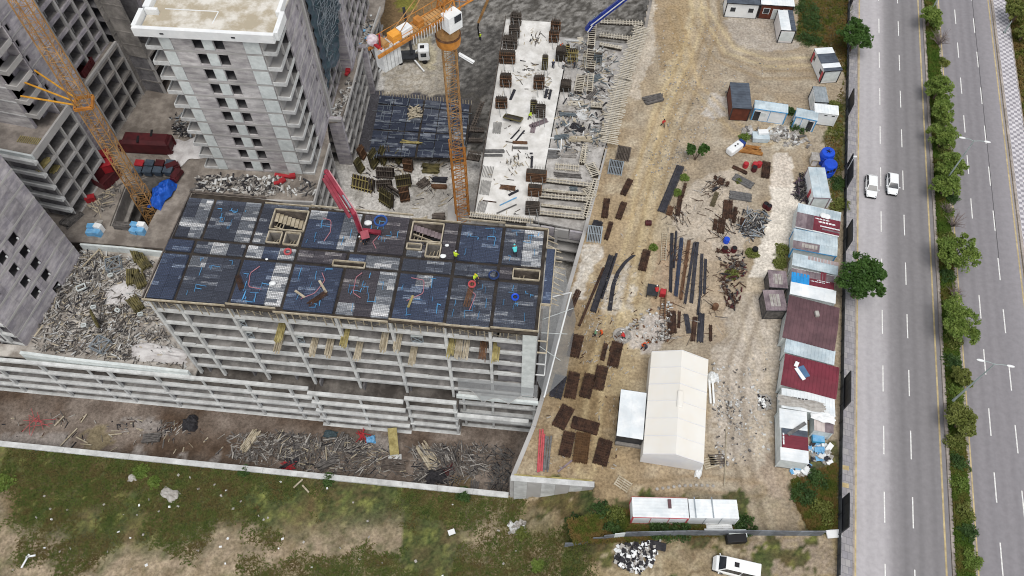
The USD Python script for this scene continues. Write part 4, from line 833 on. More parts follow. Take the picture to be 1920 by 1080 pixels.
mb = MB(); mb.tube([J(CJL - 1.6, -.7, JZ + .7), J(CJL - 1.6, .7, JZ + .7)], .42, 12); mb.put('winch_drum', ORANGED, c1)
mb = MB(); mb.bar(J(CJL - 1, 0, JZ), J(CJL - 1.2, .1, JZ + 2.2), .2); mb.bar(J(CJL - 1, .4, JZ + .2), J(CJL - .6, -.4, JZ + .8), .3); mb.put('red_post', RED, c1)
mb = MB(); mb.mesh(trimesh.creation.icosphere(subdivisions=1, radius=.75)); mb.xform(J(CJL - .8, -1.0, JZ + .9)); mb.put('wrapped_load', mat('pink_wrap', 'd9cfd4', 'b7a4ae', 2, rough=.6), c1)
# main jib (leaves the picture at the top), tower head, ties
mb = MB()
for k in range(16):
    s0, s1 = -1.5 - 1.6 * k, -1.5 - 1.6 * (k + 1)
    for t in (-.8, .8): mb.bar(J(s0, t, JZ), J(s1, t, JZ), .16); mb.bar(J(s0, t, JZ), J((s0 + s1) / 2, 0, JZ + 1.5), .08); mb.bar(J((s0 + s1) / 2, 0, JZ + 1.5), J(s1, t, JZ), .08)
    mb.bar(J(s0, -.8, JZ), J(s1, .8, JZ), .08); mb.bar(J((s0 + s1) / 2, 0, JZ + 1.5), J((s0 + s1) / 2 - 1.6, 0, JZ + 1.5), .14)
mb.put('main_jib', ORANGE, c1)
mb = MB(); top = J(-.3, 0, JZ + 7)
for a, b in ((-.8, -.9), (.8, -.9), (-.8, .9), (.8, .9)): mb.bar(J(b, a, JZ), top, .16)
for z in (1.5, 3, 4.5): 
    f = 1 - z / 7
    for a, b, c, d in ((-.8, -.9, .8, -.9), (-.8, .9, .8, .9), (-.8, -.9, -.8, .9), (.8, -.9, .8, .9)): mb.bar(J(b * f, a * f, JZ + z), J(d * f, c * f, JZ + z), .09); mb.bar(J(b * f, a * f, JZ + z), J(d * (f + .2), c * (f + .2), JZ + z - 1.4), .07)
mb.put('tower_head', ORANGE, c1)
for t in (-.6, .6): mb = MB(); mb.bar(top, J(CJL - 2.5, t, JZ + .3), .08); mb.put('tie_rod', ORANGED, c1)
mb = MB(); mb.bar(top, J(-22, 0, JZ + 1.5), .08); mb.put('tie_rod', ORANGED, c1)
cabp = J(.25, 1.35, 0)[:2]; cr = math.degrees(math.atan2(ju[1], ju[0])) + 180
def rel(c, size, dz, rz): mb = MB(); mb.obox((c[0], c[1], dz), size, rz); return mb
mb = rel(cabp, (2.1, 1.55, 2.3), JZ - .6, cr); mb.put('cab', WHITE, c1)
a = math.radians(cr); fx = np.array([math.cos(a), math.sin(a)]); fy = np.array([-fx[1], fx[0]])
for off, size, dz in ((fx * 1.06, (.04, 1.25, 1.1), JZ - .1), (-fy * .79 + fx * .35, (1.1, .04, 1.0), JZ - .05)): mb = rel(cabp + off, size, dz, cr); mb.put('cab_window', GLASSD, c1)
for off in (-.3, .25): mb = rel(cabp + fx * 1.09 + fy * off, (.05, .07, 1.1), JZ - .1, cr); mb.put('cab_bar', WHITE, c1)
mb = rel(cabp + fx * 1.08, (.04, 1.2, .12), JZ - 1.15, cr); mb.put('cab_stripe', DSTEEL, c1)
mb = MB(); mb.bar((1.3, -.5, 37), (3.3, -1.6, 36.5), .35, .12); mb.bar((1.3, -.9, 37), (3.1, -1.9, 36.5), .1, .1); mb.bar((-1.2, .5, 40.4), (-2.8, 1.2, 40.4), .4, .12); mb.put('access_platform', WHITE, c1)
c2 = thing('tower_crane', 'orange lattice crane mast leaning across the top left corner, tied by three yellow struts', 'crane', (-56.4, 77.4, -9.5), 0)
mast(c2, 2.0, 0, 13, 2.4, ORANGED, 12, .15, .06, 'base_section'); mast(c2, 1.75, 13, 58, 2.4, ORANGED, 12, .135, .05)
mb = MB(); CZ = 31.2
for k in range(4):
    R = rot(12); a, b = [R @ np.array((*c, CZ)) for c in (((-1.1, -1.1), (1.1, -1.1), (1.1, 1.1), (-1.1, 1.1))[k], ((-1.1, -1.1), (1.1, -1.1), (1.1, 1.1), (-1.1, 1.1))[(k + 1) % 4])]; mb.bar(a, b, .3, .4)
mb.put('tie_collar', ORANGE, c2)
TIEY = mat('yellow_strut', 'd9a03a', 'c38a2c', 1, rough=.5)
for (px, py) in ((65, 132), (47, 155), (39, 180)):
    q = P(px, py, 21.6) - np.array([-56.4, 77.4, -9.5]); mb = MB(); mb.tube([(-.9 if py < 170 else -.6, .6 - (py - 132) * .022, CZ), tuple(q)], .13, 8); mb.put('tie_strut', TIEY, c2)
# ------------------------------------------------------------------ concrete booms
def boom(name, label, pts, w, m, hose=True):
    o = thing(name, label, 'concrete boom', pts[0])
    for p, q in zip(pts[:-1], pts[1:]):
        a, b = np.array(p) - pts[0], np.array(q) - pts[0]; d = (b - a) / np.linalg.norm(b - a)
        mb = MB(); mb.bar(a, b, w, w * 1.25); mb.put('arm', m, o)
        mb = MB(); mb.mesh(trimesh.creation.icosphere(subdivisions=1, radius=w * .8)); mb.xform(b); mb.put('joint', m, o)
        if hose:
            n = np.cross(d, (0, 0, 1)); n /= np.linalg.norm(n) + 1e-9; mb = MB(); mb.tube([a + n * w * .8, b + n * w * .8], .1, 6); mb.put('delivery_pipe', WHITE if m is not PUMPRED else mat('pale_red', 'd9a0a6', 'c58890', 1, rough=.5), o)
            mb = MB(); mb.tube([a + d * .5 + np.array((0, 0, w * .9)), a + d * 2.2 + np.array((0, 0, w * 1.3))], .13, 6); mb.put('ram', STEEL, o)
    return o
b0 = boom('placing_boom', 'folded red concrete placing boom reaching from the deck towards the central tower', [P(676, 436, 18.6), P(663, 400, 22), P(612, 322, 25.8)], .4, PUMPRED)
b1 = MB()
o0 = P(676, 436, 18.6)
for p, q, w in ((P(609, 328, 25.4), P(656, 408, 21.6), .34), (P(606, 334, 25), P(640, 392, 22.5), .32)): mb = MB(); mb.bar(p - o0, q - o0, w, w * 1.3); mb.put('folded_arm', PUMPRED, b0)
mb = MB(); mb.bar(P(684, 440, 18.1) - o0, P(684, 440, 20) - o0, 1.0); mb.put('pedestal', PUMPRED, b0)
mb = MB(); mb.obox(P(697, 434, 18.5) - o0, (2.3, .5, .35), -10); mb.put('pedestal_leg', PUMPRED, b0)
mb = MB(); mb.tube([P(676, 438, 18.6) - o0, P(680, 450, 18.4) - o0, P(686, 458, 18.2) - o0], .16, 6); mb.put('end_hose', BLACK, b0)
BBLUE = mat('boom_blue', '2b3f9c', '24357f', 1, rough=.4)
boom('placing_boom', 'blue and white concrete boom coming in from the top edge of the picture', [P(1101, 56, 1.6), P(1110, 44, 3), P(1190, -18, 12)], .75, BBLUE)
b2 = boom('placing_boom', 'thin orange boom with a black end hose above the grey raft', [P(897, 42, 3), P(918, -8, 9)], .35, ORANGED, False)
mb = MB(); mb.tube([(0, 0, 0), P(896, 52, -3) - P(897, 42, 3), P(898, 66, -9.8) - P(897, 42, 3)], .16, 6); mb.put('end_hose', BLACK, b2)
# white pump truck standing on the excavation floor
tk = thing('pump_truck', 'white concrete pump truck with black cab glass under the crane counter jib', 'truck', P(772, 113, PZ), 4)
def rbox(x0, x1, y0, y1, z0, z1, r=.12):
    m = manifold3d.Manifold.sphere(r, 8); pts = [m.translate((x, y, z)) for x in (x0 + r, x1 - r) for y in (y0 + r, y1 - r) for z in (z0 + r, z1 - r)]
    return manifold3d.Manifold.batch_hull(pts)
mb = MB(); mb.mesh(rbox(1.4, 3.6, -1.25, 1.25, .7, 3.2, .3)); mb.put('cab', WHITE, tk, smooth=40)
mb = MB(); mb.box(3.4, 3.63, -1.05, 1.05, 1.7, 2.7); mb.box(1.9, 3.0, -1.28, -1.2, 1.8, 2.7); mb.put('cab_glass', GLASSD, tk)
mb = MB(); mb.obox((2.3, 0, 3.24), (.8, .8, .1)); mb.put('roof_hatch', BLACK, tk)
mb = MB(); mb.box(-5.5, 1.3, -.5, .5, .8, 1.2); mb.box(-4.5, .8, -1.2, 1.2, 1.2, 1.5); mb.put('chassis', DSTEEL, tk)
mb = MB(); mb.mesh(rbox(-5.8, -2.6, -1.2, 1.2, 1.5, 2.9)); mb.put('hopper_body', PLASTER, tk)
for x in (2.6, -2.2, -3.8):
    for y in (-1.05, 1.05): mb = MB(); mb.tube([(x, y - .18, .52), (x, y + .18, .52)], .52, 14); mb.put('wheel', BLACK, tk)
for p, q in (((.6, -1, 1), (2.4, -3.6, .3)), ((-4.8, -1, 1), (-6.4, -3.2, .3)), ((.6, 1, 1), (2, 3.2, .3))): mb = MB(); mb.bar(p, q, .25); mb.put('outrigger', WHITE, tk)
mb = MB(); mb.bar((.2, .2, 1.6), (-.6, 4.5, 9), .5, .7); mb.put('boom_arm', DSTEEL, tk)
# ------------------------------------------------------------------ wall and column forms
GREYPOLE = mat('grey_pole', '8f9292', '787b7b', 1, rough=.7)
def form_box(px, py, z, w, d, h, rz, m, label, vertical=True, dowels=True):
    o = thing('wall_form', label, 'formwork', P(px, py, z), rz, 'timber wall forms')
    mb = MB(); mb.box(-w / 2, w / 2, 0, d, .02, h); mb.put('form_face', PLY, o)
    n = max(3, int(w / .3))
    for k in range(n):
        x = -w / 2 + w * (k + .5) / n
        if vertical: mb = MB(); mb.box(x - .045, x + .045, -.11, -.005, 0, h + rnd.uniform(.0, .3)); mb.put('slat', m, o); mb = MB(); mb.box(x - .045, x + .045, d + .005, d + .11, 0, h + rnd.uniform(0, .3)); mb.put('slat', m, o)
    for k in range(3 if vertical else 6):
        zz = h * (k + .6) / (3.2 if vertical else 6.2); mb = MB(); mb.box(-w / 2 - .1, w / 2 + .1, -.22 if vertical else -.12, -.115 if vertical else -.005, zz, zz + .12); mb.put('waler', m, o)
        mb = MB(); mb.box(-w / 2 - .12, -w / 2 - .005, 0, d, zz, zz + .1); mb.box(w / 2 + .005, w / 2 + .12, 0, d, zz, zz + .1); mb.put('side_waler', m, o)
    if dowels:
        mb = MB()
        for k in range(max(4, int(w / .25))): 
            for y in (.12, d - .12): x = -w / 2 + .15 + (w - .3) * k / max(3, int(w / .25) - 1); mb.bar((x, y, h), (x + rnd.uniform(-.05, .05), y, h + .75), .04)
        mb.put('starter_bars', TIMBERD, o)
    for sx in (-1, 1): mb = MB(); mb.bar((sx * w * .3, -.1, h * .7), (sx * w * .3 + .5, -1.9, .05), .07); mb.put('brace', GREYPOLE, o)
for k, (px, py, w, d, h, vert, m, word) in enumerate((
        (967, 48, 1.8, .7, 2.4, True, TIMBERD, 'northmost of the western row'), (964, 72, 1.7, .7, 2.4, False, TIMBERD, 'second from the north in the western row'), (956, 92, 2.4, .8, 2.4, True, TIMBERD, 'third from the north in the western row'), (951, 120, 2.6, .8, 2.5, True, BTIMBER, 'large brown one ending the western row'),
        (1041, 62, 1.6, .6, 2.5, True, BTIMBER, 'at the north edge beside a grey patch'), (1038, 80, 1.6, .6, 2.4, True, BTIMBER, 'just south of the one at the north edge'), (948, 164, 1.8, .8, 2.6, True, BTIMBER, 'beside the dark timber stack at the west edge'), (1010, 168, 1.7, .7, 2.7, True, BTIMBER, 'reddish one in the middle of the floor'),
        (1073, 118, 1.6, .4, 2.9, True, YTIMBER, 'yellow beamed one near three workers'), (1021, 132, .8, .7, 3.0, False, OLIVE, 'slim olive one left of the workers'), (940, 204, 1.8, .7, 2.2, True, BTIMBER, 'near the dark bar bundle, west edge'), (1000, 214, .9, .4, 3.0, False, OLIVE, 'thin olive panel with ladder bars'), (1013, 222, 1.4, .4, 3.0, False, TIMBERD, 'grey ladder like panel right of the olive one'),
        (1005, 342, 3.0, .9, 2.2, False, BTIMBER, 'widest orange brown one at the south'), (1002, 369, 1.9, .8, 2.2, False, BTIMBER, 'below the widest one'), (998, 404, 2.0, .8, 2.6, False, TIMBERD, 'southmost with pale rods on top'))):
    form_box(px, py, 0.0, w, d, h, -5 + rnd.uniform(-3, 3), m, 'timber wall form on the white floor, ' + word, vert)
def panel_stack(px, py, z, w, h, t, rz, lean, m, label, beams=7, flat=False, name='propped_formwork', cat='formwork', grp='stored formwork panels'):
    """A formwork panel of plywood with timber beams across its back, standing or leaning."""
    o = thing(name, label, cat, P(px, py, z), rz, grp)
    lean *= .55; h *= 1.2; R = rot(0, lean)
    def bx(x0, x1, y0, y1, z0, z1, m2, nm): mb = MB(); mb.box(x0, x1, y0, y1, z0, z1); mb.v = [v @ R.T for v in mb.v]; mb.put(nm, m2, o)
    bx(-w / 2, w / 2, 0, .05, .05, h, PLYFACE, 'face')
    for k in range(beams): x = -w / 2 + w * (k + .5) / beams; bx(x - .05, x + .05, -.2, -.005, 0, h + .1, m, 'beam')
    if beams == 7:
        bx(-w / 2 + .1, w / 2 + .15, .45, .5, .02, h * .9, PLYFACE, 'second_face')
        for k in range(5): x = -w / 2 + .1 + w * (k + .5) / 5; bx(x - .05, x + .05, .3, .445, 0, h, m, 'beam')
    for zz in (h * .2, h * .75): bx(-w / 2, w / 2, -.36, -.21, zz, zz + .14, m if t else STEEL, 'waler')
for k, (px, py, w, h, rz, lean, m, word) in enumerate((
        (684, 296, 1.5, 2.2, 70, 25, BTIMBER, 'leaning against the grey ledge wall, highest'), (680, 322, 1.5, 2.4, 62, 30, OLIVE, 'second one down beside the grey ledge wall'), (705, 312, 2.0, 3.2, 65, 8, OLIVE, 'tall pair nearest the blue black deck, left one'), (722, 306, 1.6, 3.2, 75, 5, OLIVE, 'tall pair nearest the blue black deck, right one'),
        (722, 335, 3.0, 1.9, -4, 28, TIMBERD, 'dark slatted one under the tall pair'), (765, 322, 1.6, 2.3, -10, 12, BTIMBER, 'brown one below the navy deck edge'), (721, 358, 2.6, 1.8, 4, 35, TIMBERD, 'slatted one in the middle of the group'), (758, 352, 2.6, 2.2, 10, 30, OLIVE, 'wide one right of the middle'), (678, 358, 4.0, 2.2, -18, 62, YTIMBER, 'long buff one lying near the red boom'), (697, 358, 1.0, 2.6, -78, 4, TIMBERD, 'dark open angle beside the long buff one'),
        (722, 385, 2.8, 2.8, -38, 22, OLIVE, 'large green beamed one at the front'), (760, 378, 1.7, 3.0, 15, 6, BTIMBER, 'orange brown upright one at the front'), (744, 362, 2.2, 1.8, 140, 40, TIMBERD, 'half hidden behind the orange brown one'), (735, 300, 1.4, 2.6, 100, 10, TIMBERD, 'narrow one at the top of the group'), (750, 306, 1.2, 2.4, 60, 12, OLIVE, 'small olive one at the top of the group'))):
    panel_stack(px, py, PZ, w, h, 1, rz, -lean, m, 'formwork panel on the sunken white floor, ' + word)
def plank_pile(px, py, z, L, wd, n, rz, m, label, jit=4, th=.1, name='plank_stack', grp=None, cat='timber'):
    o = thing(name, label, cat, P(px, py, z), rz, grp); per = max(2, int(wd / .24)); r = random.Random(px * 7 + py)
    for i in range(n):
        row, lay_ = i % per, i // per
        mb = MB(); l = L * r.uniform(.75, 1); mb.obox((r.uniform(-.15, .15) * L * .3, -wd / 2 + wd * (row + .5) / per, .08 + th * lay_), (l, min(.2, wd / per * .8), th * .85), r.uniform(-jit, jit)); mb.put('plank', m, o)
plank_pile(808, 318, PZ, 3.2, 2.0, 24, -3, OLIVE, 'stack of olive formwork beams on the sunken white floor', 6, .2)
plank_pile(794, 345, PZ, 2.4, 1.6, 18, 40, TIMBERD, 'tilted stack of grey timber frames south of the olive beams', 10, .16)
plank_pile(824, 338, PZ, 2.8, 1.2, 14, -2, DREBAR, 'stack of dark scaffold tubes left of the crane mast', 3, .14)
plank_pile(824, 352, PZ, 2.8, .8, 9, -2, BTIMBER, 'red and yellow edged beam stack left of the crane mast', 2, .2)
plank_pile(823, 408, PZ, 2.3, 1.4, 18, 0, TIMBERD, 'dark stack of boards between the deck and the crane foot', 5, .2)
plank_pile(787, 415, PZ, 3.0, 1.2, 14, 8, TIMBER, 'loose pale planks behind the rear edge of the deck', 22)
plank_pile(778, 212, DZ, 2.8, 2.6, 26, 5, TIMBER, 'scattered pale timbers lying on the blue black deck', 40)
plank_pile(770, 268, DZ, 4.0, .5, 5, -8, YTIMBER, 'long buff planks at the south edge of the blue black deck', 14)
# ------------------------------------------------------------------ beam cages, ladders and edge scaffolds round the east slab
PALET = mat('bleached_timber', 'e4ddce', 'c4bba8', 1.5, rough=.85, isl=.2)
def ladder(pa, pb, z, wd, n, label, m=PALET, fill=True, over=.35, name='rung_formwork', cat='formwork', down=.5):
    a, b = P(*pa, z), P(*pb, z); o = thing(name, label, cat, a); d = b - a; L = np.linalg.norm(d); u = d / L; nn = np.array([-u[1], u[0], 0])
    for s in (-1, 1): mb = MB(); mb.bar(nn * s * wd / 2, d + nn * s * wd / 2, .13, .18); mb.put('rail', m, o)
    if fill: mb = MB(); mb.bar((0, 0, -down), d + np.array((0, 0, -down)), wd * .9, .12); mb.put('form_bottom', PLY, o)
    for k in range(n):
        p = d * ((k + .5) / n) + np.array((0, 0, .1)); e1, e2 = rnd.uniform(.6, 1) * over, rnd.uniform(.6, 1) * over
        mb = MB(); mb.bar(p - nn * (wd / 2 + e1) + u * rnd.uniform(-.06, .06), p + nn * (wd / 2 + e2), .11, .09); mb.put('rung', m, o)
    return o
for pa, pb, z, wd, n, over, label in (
        ((1014, 336), (1110, 347), .3, .5, 15, .3, 'pale beam form with rungs, northmost of three across the open south bays'), ((1012, 366), (1102, 374), .3, .5, 14, .3, 'pale beam form with rungs, middle of three across the open south bays'), ((1010, 398), (1096, 407), .3, .5, 13, .3, 'pale beam form with rungs, southmost of three across the open south bays'),
        ((1117, 335), (1096, 408), .3, .5, 17, .5, 'pale beam form running down the east edge of the open bays'), ((880, 402), (1000, 415), .1, .6, 27, .35, 'dark beam form with pale rungs along the south edge of the white floor'), ((1016, 356), (1098, 364), .1, .25, 12, .2, 'thin ladder of bars between the upper two beam forms'), ((1014, 384), (1090, 392), .1, .25, 12, .2, 'thin ladder of bars between the lower two beam forms'),
        ((1125, 40), (1206, 44), .6, .5, 14, .5, 'pale rung form along the north edge by the blue boom'), ((1124, 65), (1184, 72), .4, .5, 12, .5, 'second pale rung form below the north edge'), ((1124, 82), (1166, 90), .3, .4, 9, .3, 'third pale rung form below the north edge'), ((1112, 42), (1108, 86), .5, 1.2, 12, .2, 'wide grey ladder form at the foot of the blue boom'), ((1110, 92), (1106, 130), .3, 1.6, 9, .05, 'wide grey ribbed form south of the wide ladder form'),
        ((1090, 140), (1084, 172), .2, 1.4, 10, .05, 'pale ladder like form in the middle of the lower floor'), ((1108, 138), (1105, 172), .2, .9, 10, .2, 'narrow ladder form right of the pale middle one'), ((1108, 196), (1130, 198), .5, .9, 8, .1, 'bright short rung form beside the east scaffold'), ((1096, 275), (1090, 305), .2, .6, 8, .1, 'white edged ladder form above the south bays')):
    ladder(pa, pb, z, wd, n, label, over=over)
def edge_scaffold(pts, z, L, step, label):
    o = thing('edge_scaffold', label, 'scaffold', P(*pts[0], z)); q = [P(*p, z) - P(*pts[0], z) for p in pts]
    for a, b in zip(q[:-1], q[1:]):
        d = b - a; ln = np.linalg.norm(d); u = d / ln; nn = np.array([u[1], -u[0], 0])
        for off in (-.7, .0, .75): mb = MB(); mb.bar(a - nn * off, b - nn * off, .1, .1); mb.put('rail', mat_rail, o)
        for s in np.arange(0, ln, step):
            p = a + u * s + np.array((0, 0, .12)); l1, l2 = rnd.uniform(.8, 1.1) * L / 2, rnd.uniform(.7, 1.15) * L / 2; t = rnd.uniform(-.12, .12)
            mb = MB(); mb.bar(p - nn * l1 - u * t, p + nn * l2 + u * t, .17, .09); mb.put('cross_timber', PALET, o)
mat_rail = TIMBER
edge_scaffold([(1204, 52), (1178, 122), (1168, 150)], .9, 3.0, .42, 'row of pale cross timbers on the upper east edge of the white floor')
edge_scaffold([(1168, 150), (1152, 215), (1140, 270)], .9, 3.2, .4, 'row of pale cross timbers on the middle east edge of the white floor')
edge_scaffold([(1129, 330), (1110, 408)], -.4, 1.0, .42, 'short slanted props along the lower east edge of the open bays')
def rail_fence(pa, pb, z, label, n):
    a, b = P(*pa, z), P(*pb, z); o = thing('railing', label, 'railing', a); d = b - a
    for h in (.5, 1.05): mb = MB(); mb.bar((0, 0, h), d + np.array((0, 0, h)), .07); mb.put('rail', TIMBERD, o)
    mb = MB(); mb.bar((0, 0, .05), d + np.array((0, 0, .05)), .1, .25); mb.put('toe_board', DSTEEL, o)
    for k in range(n): p = d * (k / (n - 1)); mb = MB(); mb.bar(p, p + np.array((0, 0, 1.15)), .07); mb.put('post', TIMBERD, o)
rail_fence((948, 36), (890, 400), 0, 'thin dark guard rail down the west edge of the white floor', 26)
ladder((905, 190), (886, 240), -6, .5, 12, 'dark rung form on the west side of the white floor beside the blue black deck', TIMBERD)
ladder((880, 242), (908, 244), -6, .6, 8, 'square dark form frame beside the crane, north side', TIMBERD); ladder((878, 262), (905, 263), -6, .5, 8, 'square dark form frame beside the crane, south side', TIMBERD)
ladder((876, 290), (900, 294), -7, 1.6, 9, 'wide dark rung form right of the crane mast', TIMBERD)
# bundles of bars and boards lying on the white floor
GREYBAR = mat('grey_bars', '8d8c8b', '6f6e6e', 2, rough=.8, isl=.3)
def bars(px, py, z, L, wd, n, rz, m, label, r=.035, name='bar_bundle', cat='rebar', grp=None, jit=1.2, layers=2, cross=0):
    o = thing(name, label, cat, P(px, py, z), rz, grp); q = random.Random(px * 13 + py); mb = MB()
    for i in range(n):
        y = -wd / 2 + wd * (i + .5) / n; zz = r + r * 1.9 * q.randint(0, layers - 1); a = math.radians(q.uniform(-jit, jit)); l = L * q.uniform(.9, 1)
        mb.bar((-l / 2, y - math.sin(a) * l / 2, zz), (l / 2, y + math.sin(a) * l / 2, zz), r * 2)
    mb.put('bars', m, o, kind='stuff' if n > 30 else None)
    if cross:
        mb = MB()
        for k in range(cross): x = -L / 2 + L * (k + .5) / cross; mb.bar((x, -wd / 2, r * 4), (x, wd / 2, r * 4), r * 1.6)
        mb.put('cross_bars', m, o)
    return o
for px, py, L, wd, n, rz, m, word in ((932, 240, 2.6, 1.4, 9, 85, GREYBAR, 'pale grey bars by the west edge under the dark tray'), (926, 284, 3.6, .7, 8, 0, GREYBAR, 'grey bars in two rows by the west edge, upper'), (924, 292, 3.4, .5, 6, 0, GREYBAR, 'grey bars in two rows by the west edge, lower'), (912, 322, 2.4, 2.2, 9, 80, GREYBAR, 'wide grey bars near the south west corner'), (910, 352, 3.0, 1.6, 9, 82, GREYBAR, 'narrow grey bars near the south west corner'), (904, 388, 2.2, 1.4, 8, 78, GREYBAR, 'short grey bars at the very south west corner'),
        (966, 252, 2.6, .25, 4, 55, DREBAR, 'thin black bars, left of a parallel pair'), (975, 255, 2.9, .25, 4, 58, DREBAR, 'thin black bars, right of a parallel pair'), (996, 288, .5, .3, 5, 0, DREBAR, 'short dark bars beside the upright black strip'), (961, 178, 2.6, .45, 7, 72, DREBAR, 'dark bars south of the red drum'), (1024, 176, 2.3, .5, 7, 78, DREBAR, 'black bars by the reddish form, left'), (1031, 178, 2.3, .4, 6, 80, DREBAR, 'black bars by the reddish form, right'), (997, 304, 2.6, .35, 6, 88, DREBAR, 'upright black strip on the south half'), (1010, 232, 3.4, .9, 12, 28, RUSTROOF, 'purplish long boards slanting across the middle'), (1000, 240, 2.4, .8, 8, 80, RUSTROOF, 'purplish boards below the slanting ones'),
        (975, 268, 2.6, .6, 6, -3, BTIMBER, 'orange topped boards in the middle of the south half'), (976, 278, 2.6, .5, 6, -3, GREYBAR, 'grey boards under the orange topped ones'), (952, 352, 2.6, 1.0, 9, -8, BTIMBER, 'brown loose bars in the south half'), (963, 362, 2.0, .35, 5, 32, DREBAR, 'dark tubes slanting in the south half'), (918, 378, 2.2, .2, 3, -8, REBAR, 'thin dark bar beside the corner bars'), (953, 378, 3.2, .2, 3, 30, LBLUE, 'pale blue rods slanting at the south'), (950, 392, 3.6, .25, 3, 30, GREYBAR, 'grey rods slanting at the south, below the pale blue ones')):
    bars(px, py, .02, L, wd, n, rz, m, 'on the white floor: ' + word, .04)
tr = thing('form_tray', 'dark olive rimmed form tray tilted on the white floor', 'formwork', P(962, 225, 0), -18)
mb = MB(); mb.obox((0, 0, .5), (2.9, 1.6, .08), 0, (-25, 0)); mb.put('tray_face', PLYFACE, tr)
for y in (-.85, .85): mb = MB(); mb.obox((0, y * .9, .5 - y * .42 + .05), (3.1, .16, .2), 0, (-25, 0)); mb.put('rim', OLIVE, tr)
for x in (-1.5, 1.5): mb = MB(); mb.obox((x, 0, .55), (.14, 1.7, .2), 0, (-25, 0)); mb.put('rim', OLIVE, tr)
r3 = random.Random(11)
def heap(name, label, cat, polys, z, n, mats, lmin=.4, lmax=2.2, w=.14, rise=.35, grp=None, seed=1, zf=None, spread=1):
    """A heap nobody could count: pieces strewn and piled over an area."""
    q = random.Random(seed); o = thing(name, label, cat, (*np.mean([p[:2] for p in polys], 0), z), 0, grp, 'stuff')
    c = np.mean([p[:2] for p in polys], 0); pg = np.array([p[:2] for p in polys]) ; lo, hi = pg.min(0), pg.max(0)
    bs = [MB() for _ in mats]; k = 0; ctr = [(q.uniform(lo[0], hi[0]), q.uniform(lo[1], hi[1]), q.uniform(.5, 1), q.uniform(0, 180)) for _ in range(max(4, n // 45))]
    while k < n:
        if q.random() < .7: cx_, cy_, s, an = q.choice(ctr); x, y = q.gauss(cx_, (1.1 * s + .3) * spread), q.gauss(cy_, (1.0 * s + .3) * spread); ang = an + q.gauss(0, 22)
        else: x, y, s, ang = q.uniform(lo[0], hi[0]), q.uniform(lo[1], hi[1]), 0, q.uniform(0, 180)
        if not inside(pg, np.array([x]), np.array([y]))[0]: k += .2; continue
        L = q.uniform(lmin, lmax); ww = w * q.uniform(.5, 1.6); zz = q.random() ** 2 * rise * (1 if s else .3) + .05
        bs[int(q.random() ** 1.3 * len(mats)) % len(mats)].obox((x - c[0], y - c[1], zz + (float(zf(x, y)) - z if zf else 0)), (L, ww, min(ww, .12) * q.uniform(.5, 1.2)), ang, (q.gauss(0, 12), q.gauss(0, 10))); k += 1
    for b, m in zip(bs, mats):
        if b.n: b.put('pieces', m, o)
    return o
STEELD = mat('weathered_steel', '7f8b92', '666f75', 2, rough=.6, isl=.3); PALE = mat('pale_debris', 'dcd8d2', 'b9b3ab', 2, rough=.85, isl=.35); GREYW = mat('grey_wood', '96918d', '6e6a68', 2, rough=.9, isl=.45); DARKD = mat('dark_debris', '4c4a4e', '353439', 2, rough=.8, isl=.4)
pz = lambda pts, z: [P(a, b, z) for a, b in pts]
heap('site_clutter', 'clutter of boards, clamps and sheets over the lower floor between the rung forms', 'clutter', pz([(1042, 215), (1100, 130), (1150, 140), (1130, 275), (1040, 300)], -.4), -.4, 520, [PALE, GREYW, TIMBER, CONL, DARKD, STEELD], .2, 1.5, .17, .3, seed=3, spread=3)
heap('site_clutter', 'grey clutter of boards and boxes at the north end of the lower floor', 'clutter', pz([(1046, 80), (1100, 80), (1160, 95), (1150, 140), (1100, 130), (1050, 125)], -.4), -.4, 260, [PALE, GREYW, TIMBER, CONL, STEELD], .25, 1.4, .15, .3, seed=4, spread=3)
heap('site_clutter', 'sparse offcuts scattered over the white floor', 'clutter', pz([(895, 398), (990, 405), (1030, 220), (1040, 60), (955, 50), (930, 220)], 0), 0, 190, [TIMBER, GREYW, DARKD, TIMBERD], .15, 1.3, .09, .08, seed=5)
heap('site_clutter', 'small offcuts scattered over the sunken white floor', 'clutter', pz([(670, 330), (780, 290), (850, 300), (855, 390), (680, 395)], PZ), PZ, 150, [TIMBER, GREYW, DARKD, TIMBERD], .3, 1.8, .1, .1, seed=6)
for k, (px, py, w, d, h, vert, m, word) in enumerate(((1050, 118, 1.5, 1.5, 2.6, True, PLY, 'dark square one between the workers'), (1060, 172, 1.6, 1.6, 1.4, True, PLY, 'low dark one beside the pale ladder form'), (1120, 120, 1.2, .5, 2.2, False, STEELD, 'grey steel one near the wide ribbed form'), (1063, 108, .5, .4, 2.8, False, YTIMBER, 'thin pale post like one left of the yellow one'), (1095, 122, .5, .5, 2.6, True, PALET, 'bleached upright one near the wide ribbed form'))):
    form_box(px, py, -.4, w, d, h, -6, m, 'wall form on the lower floor, ' + word, vert, k < 2)
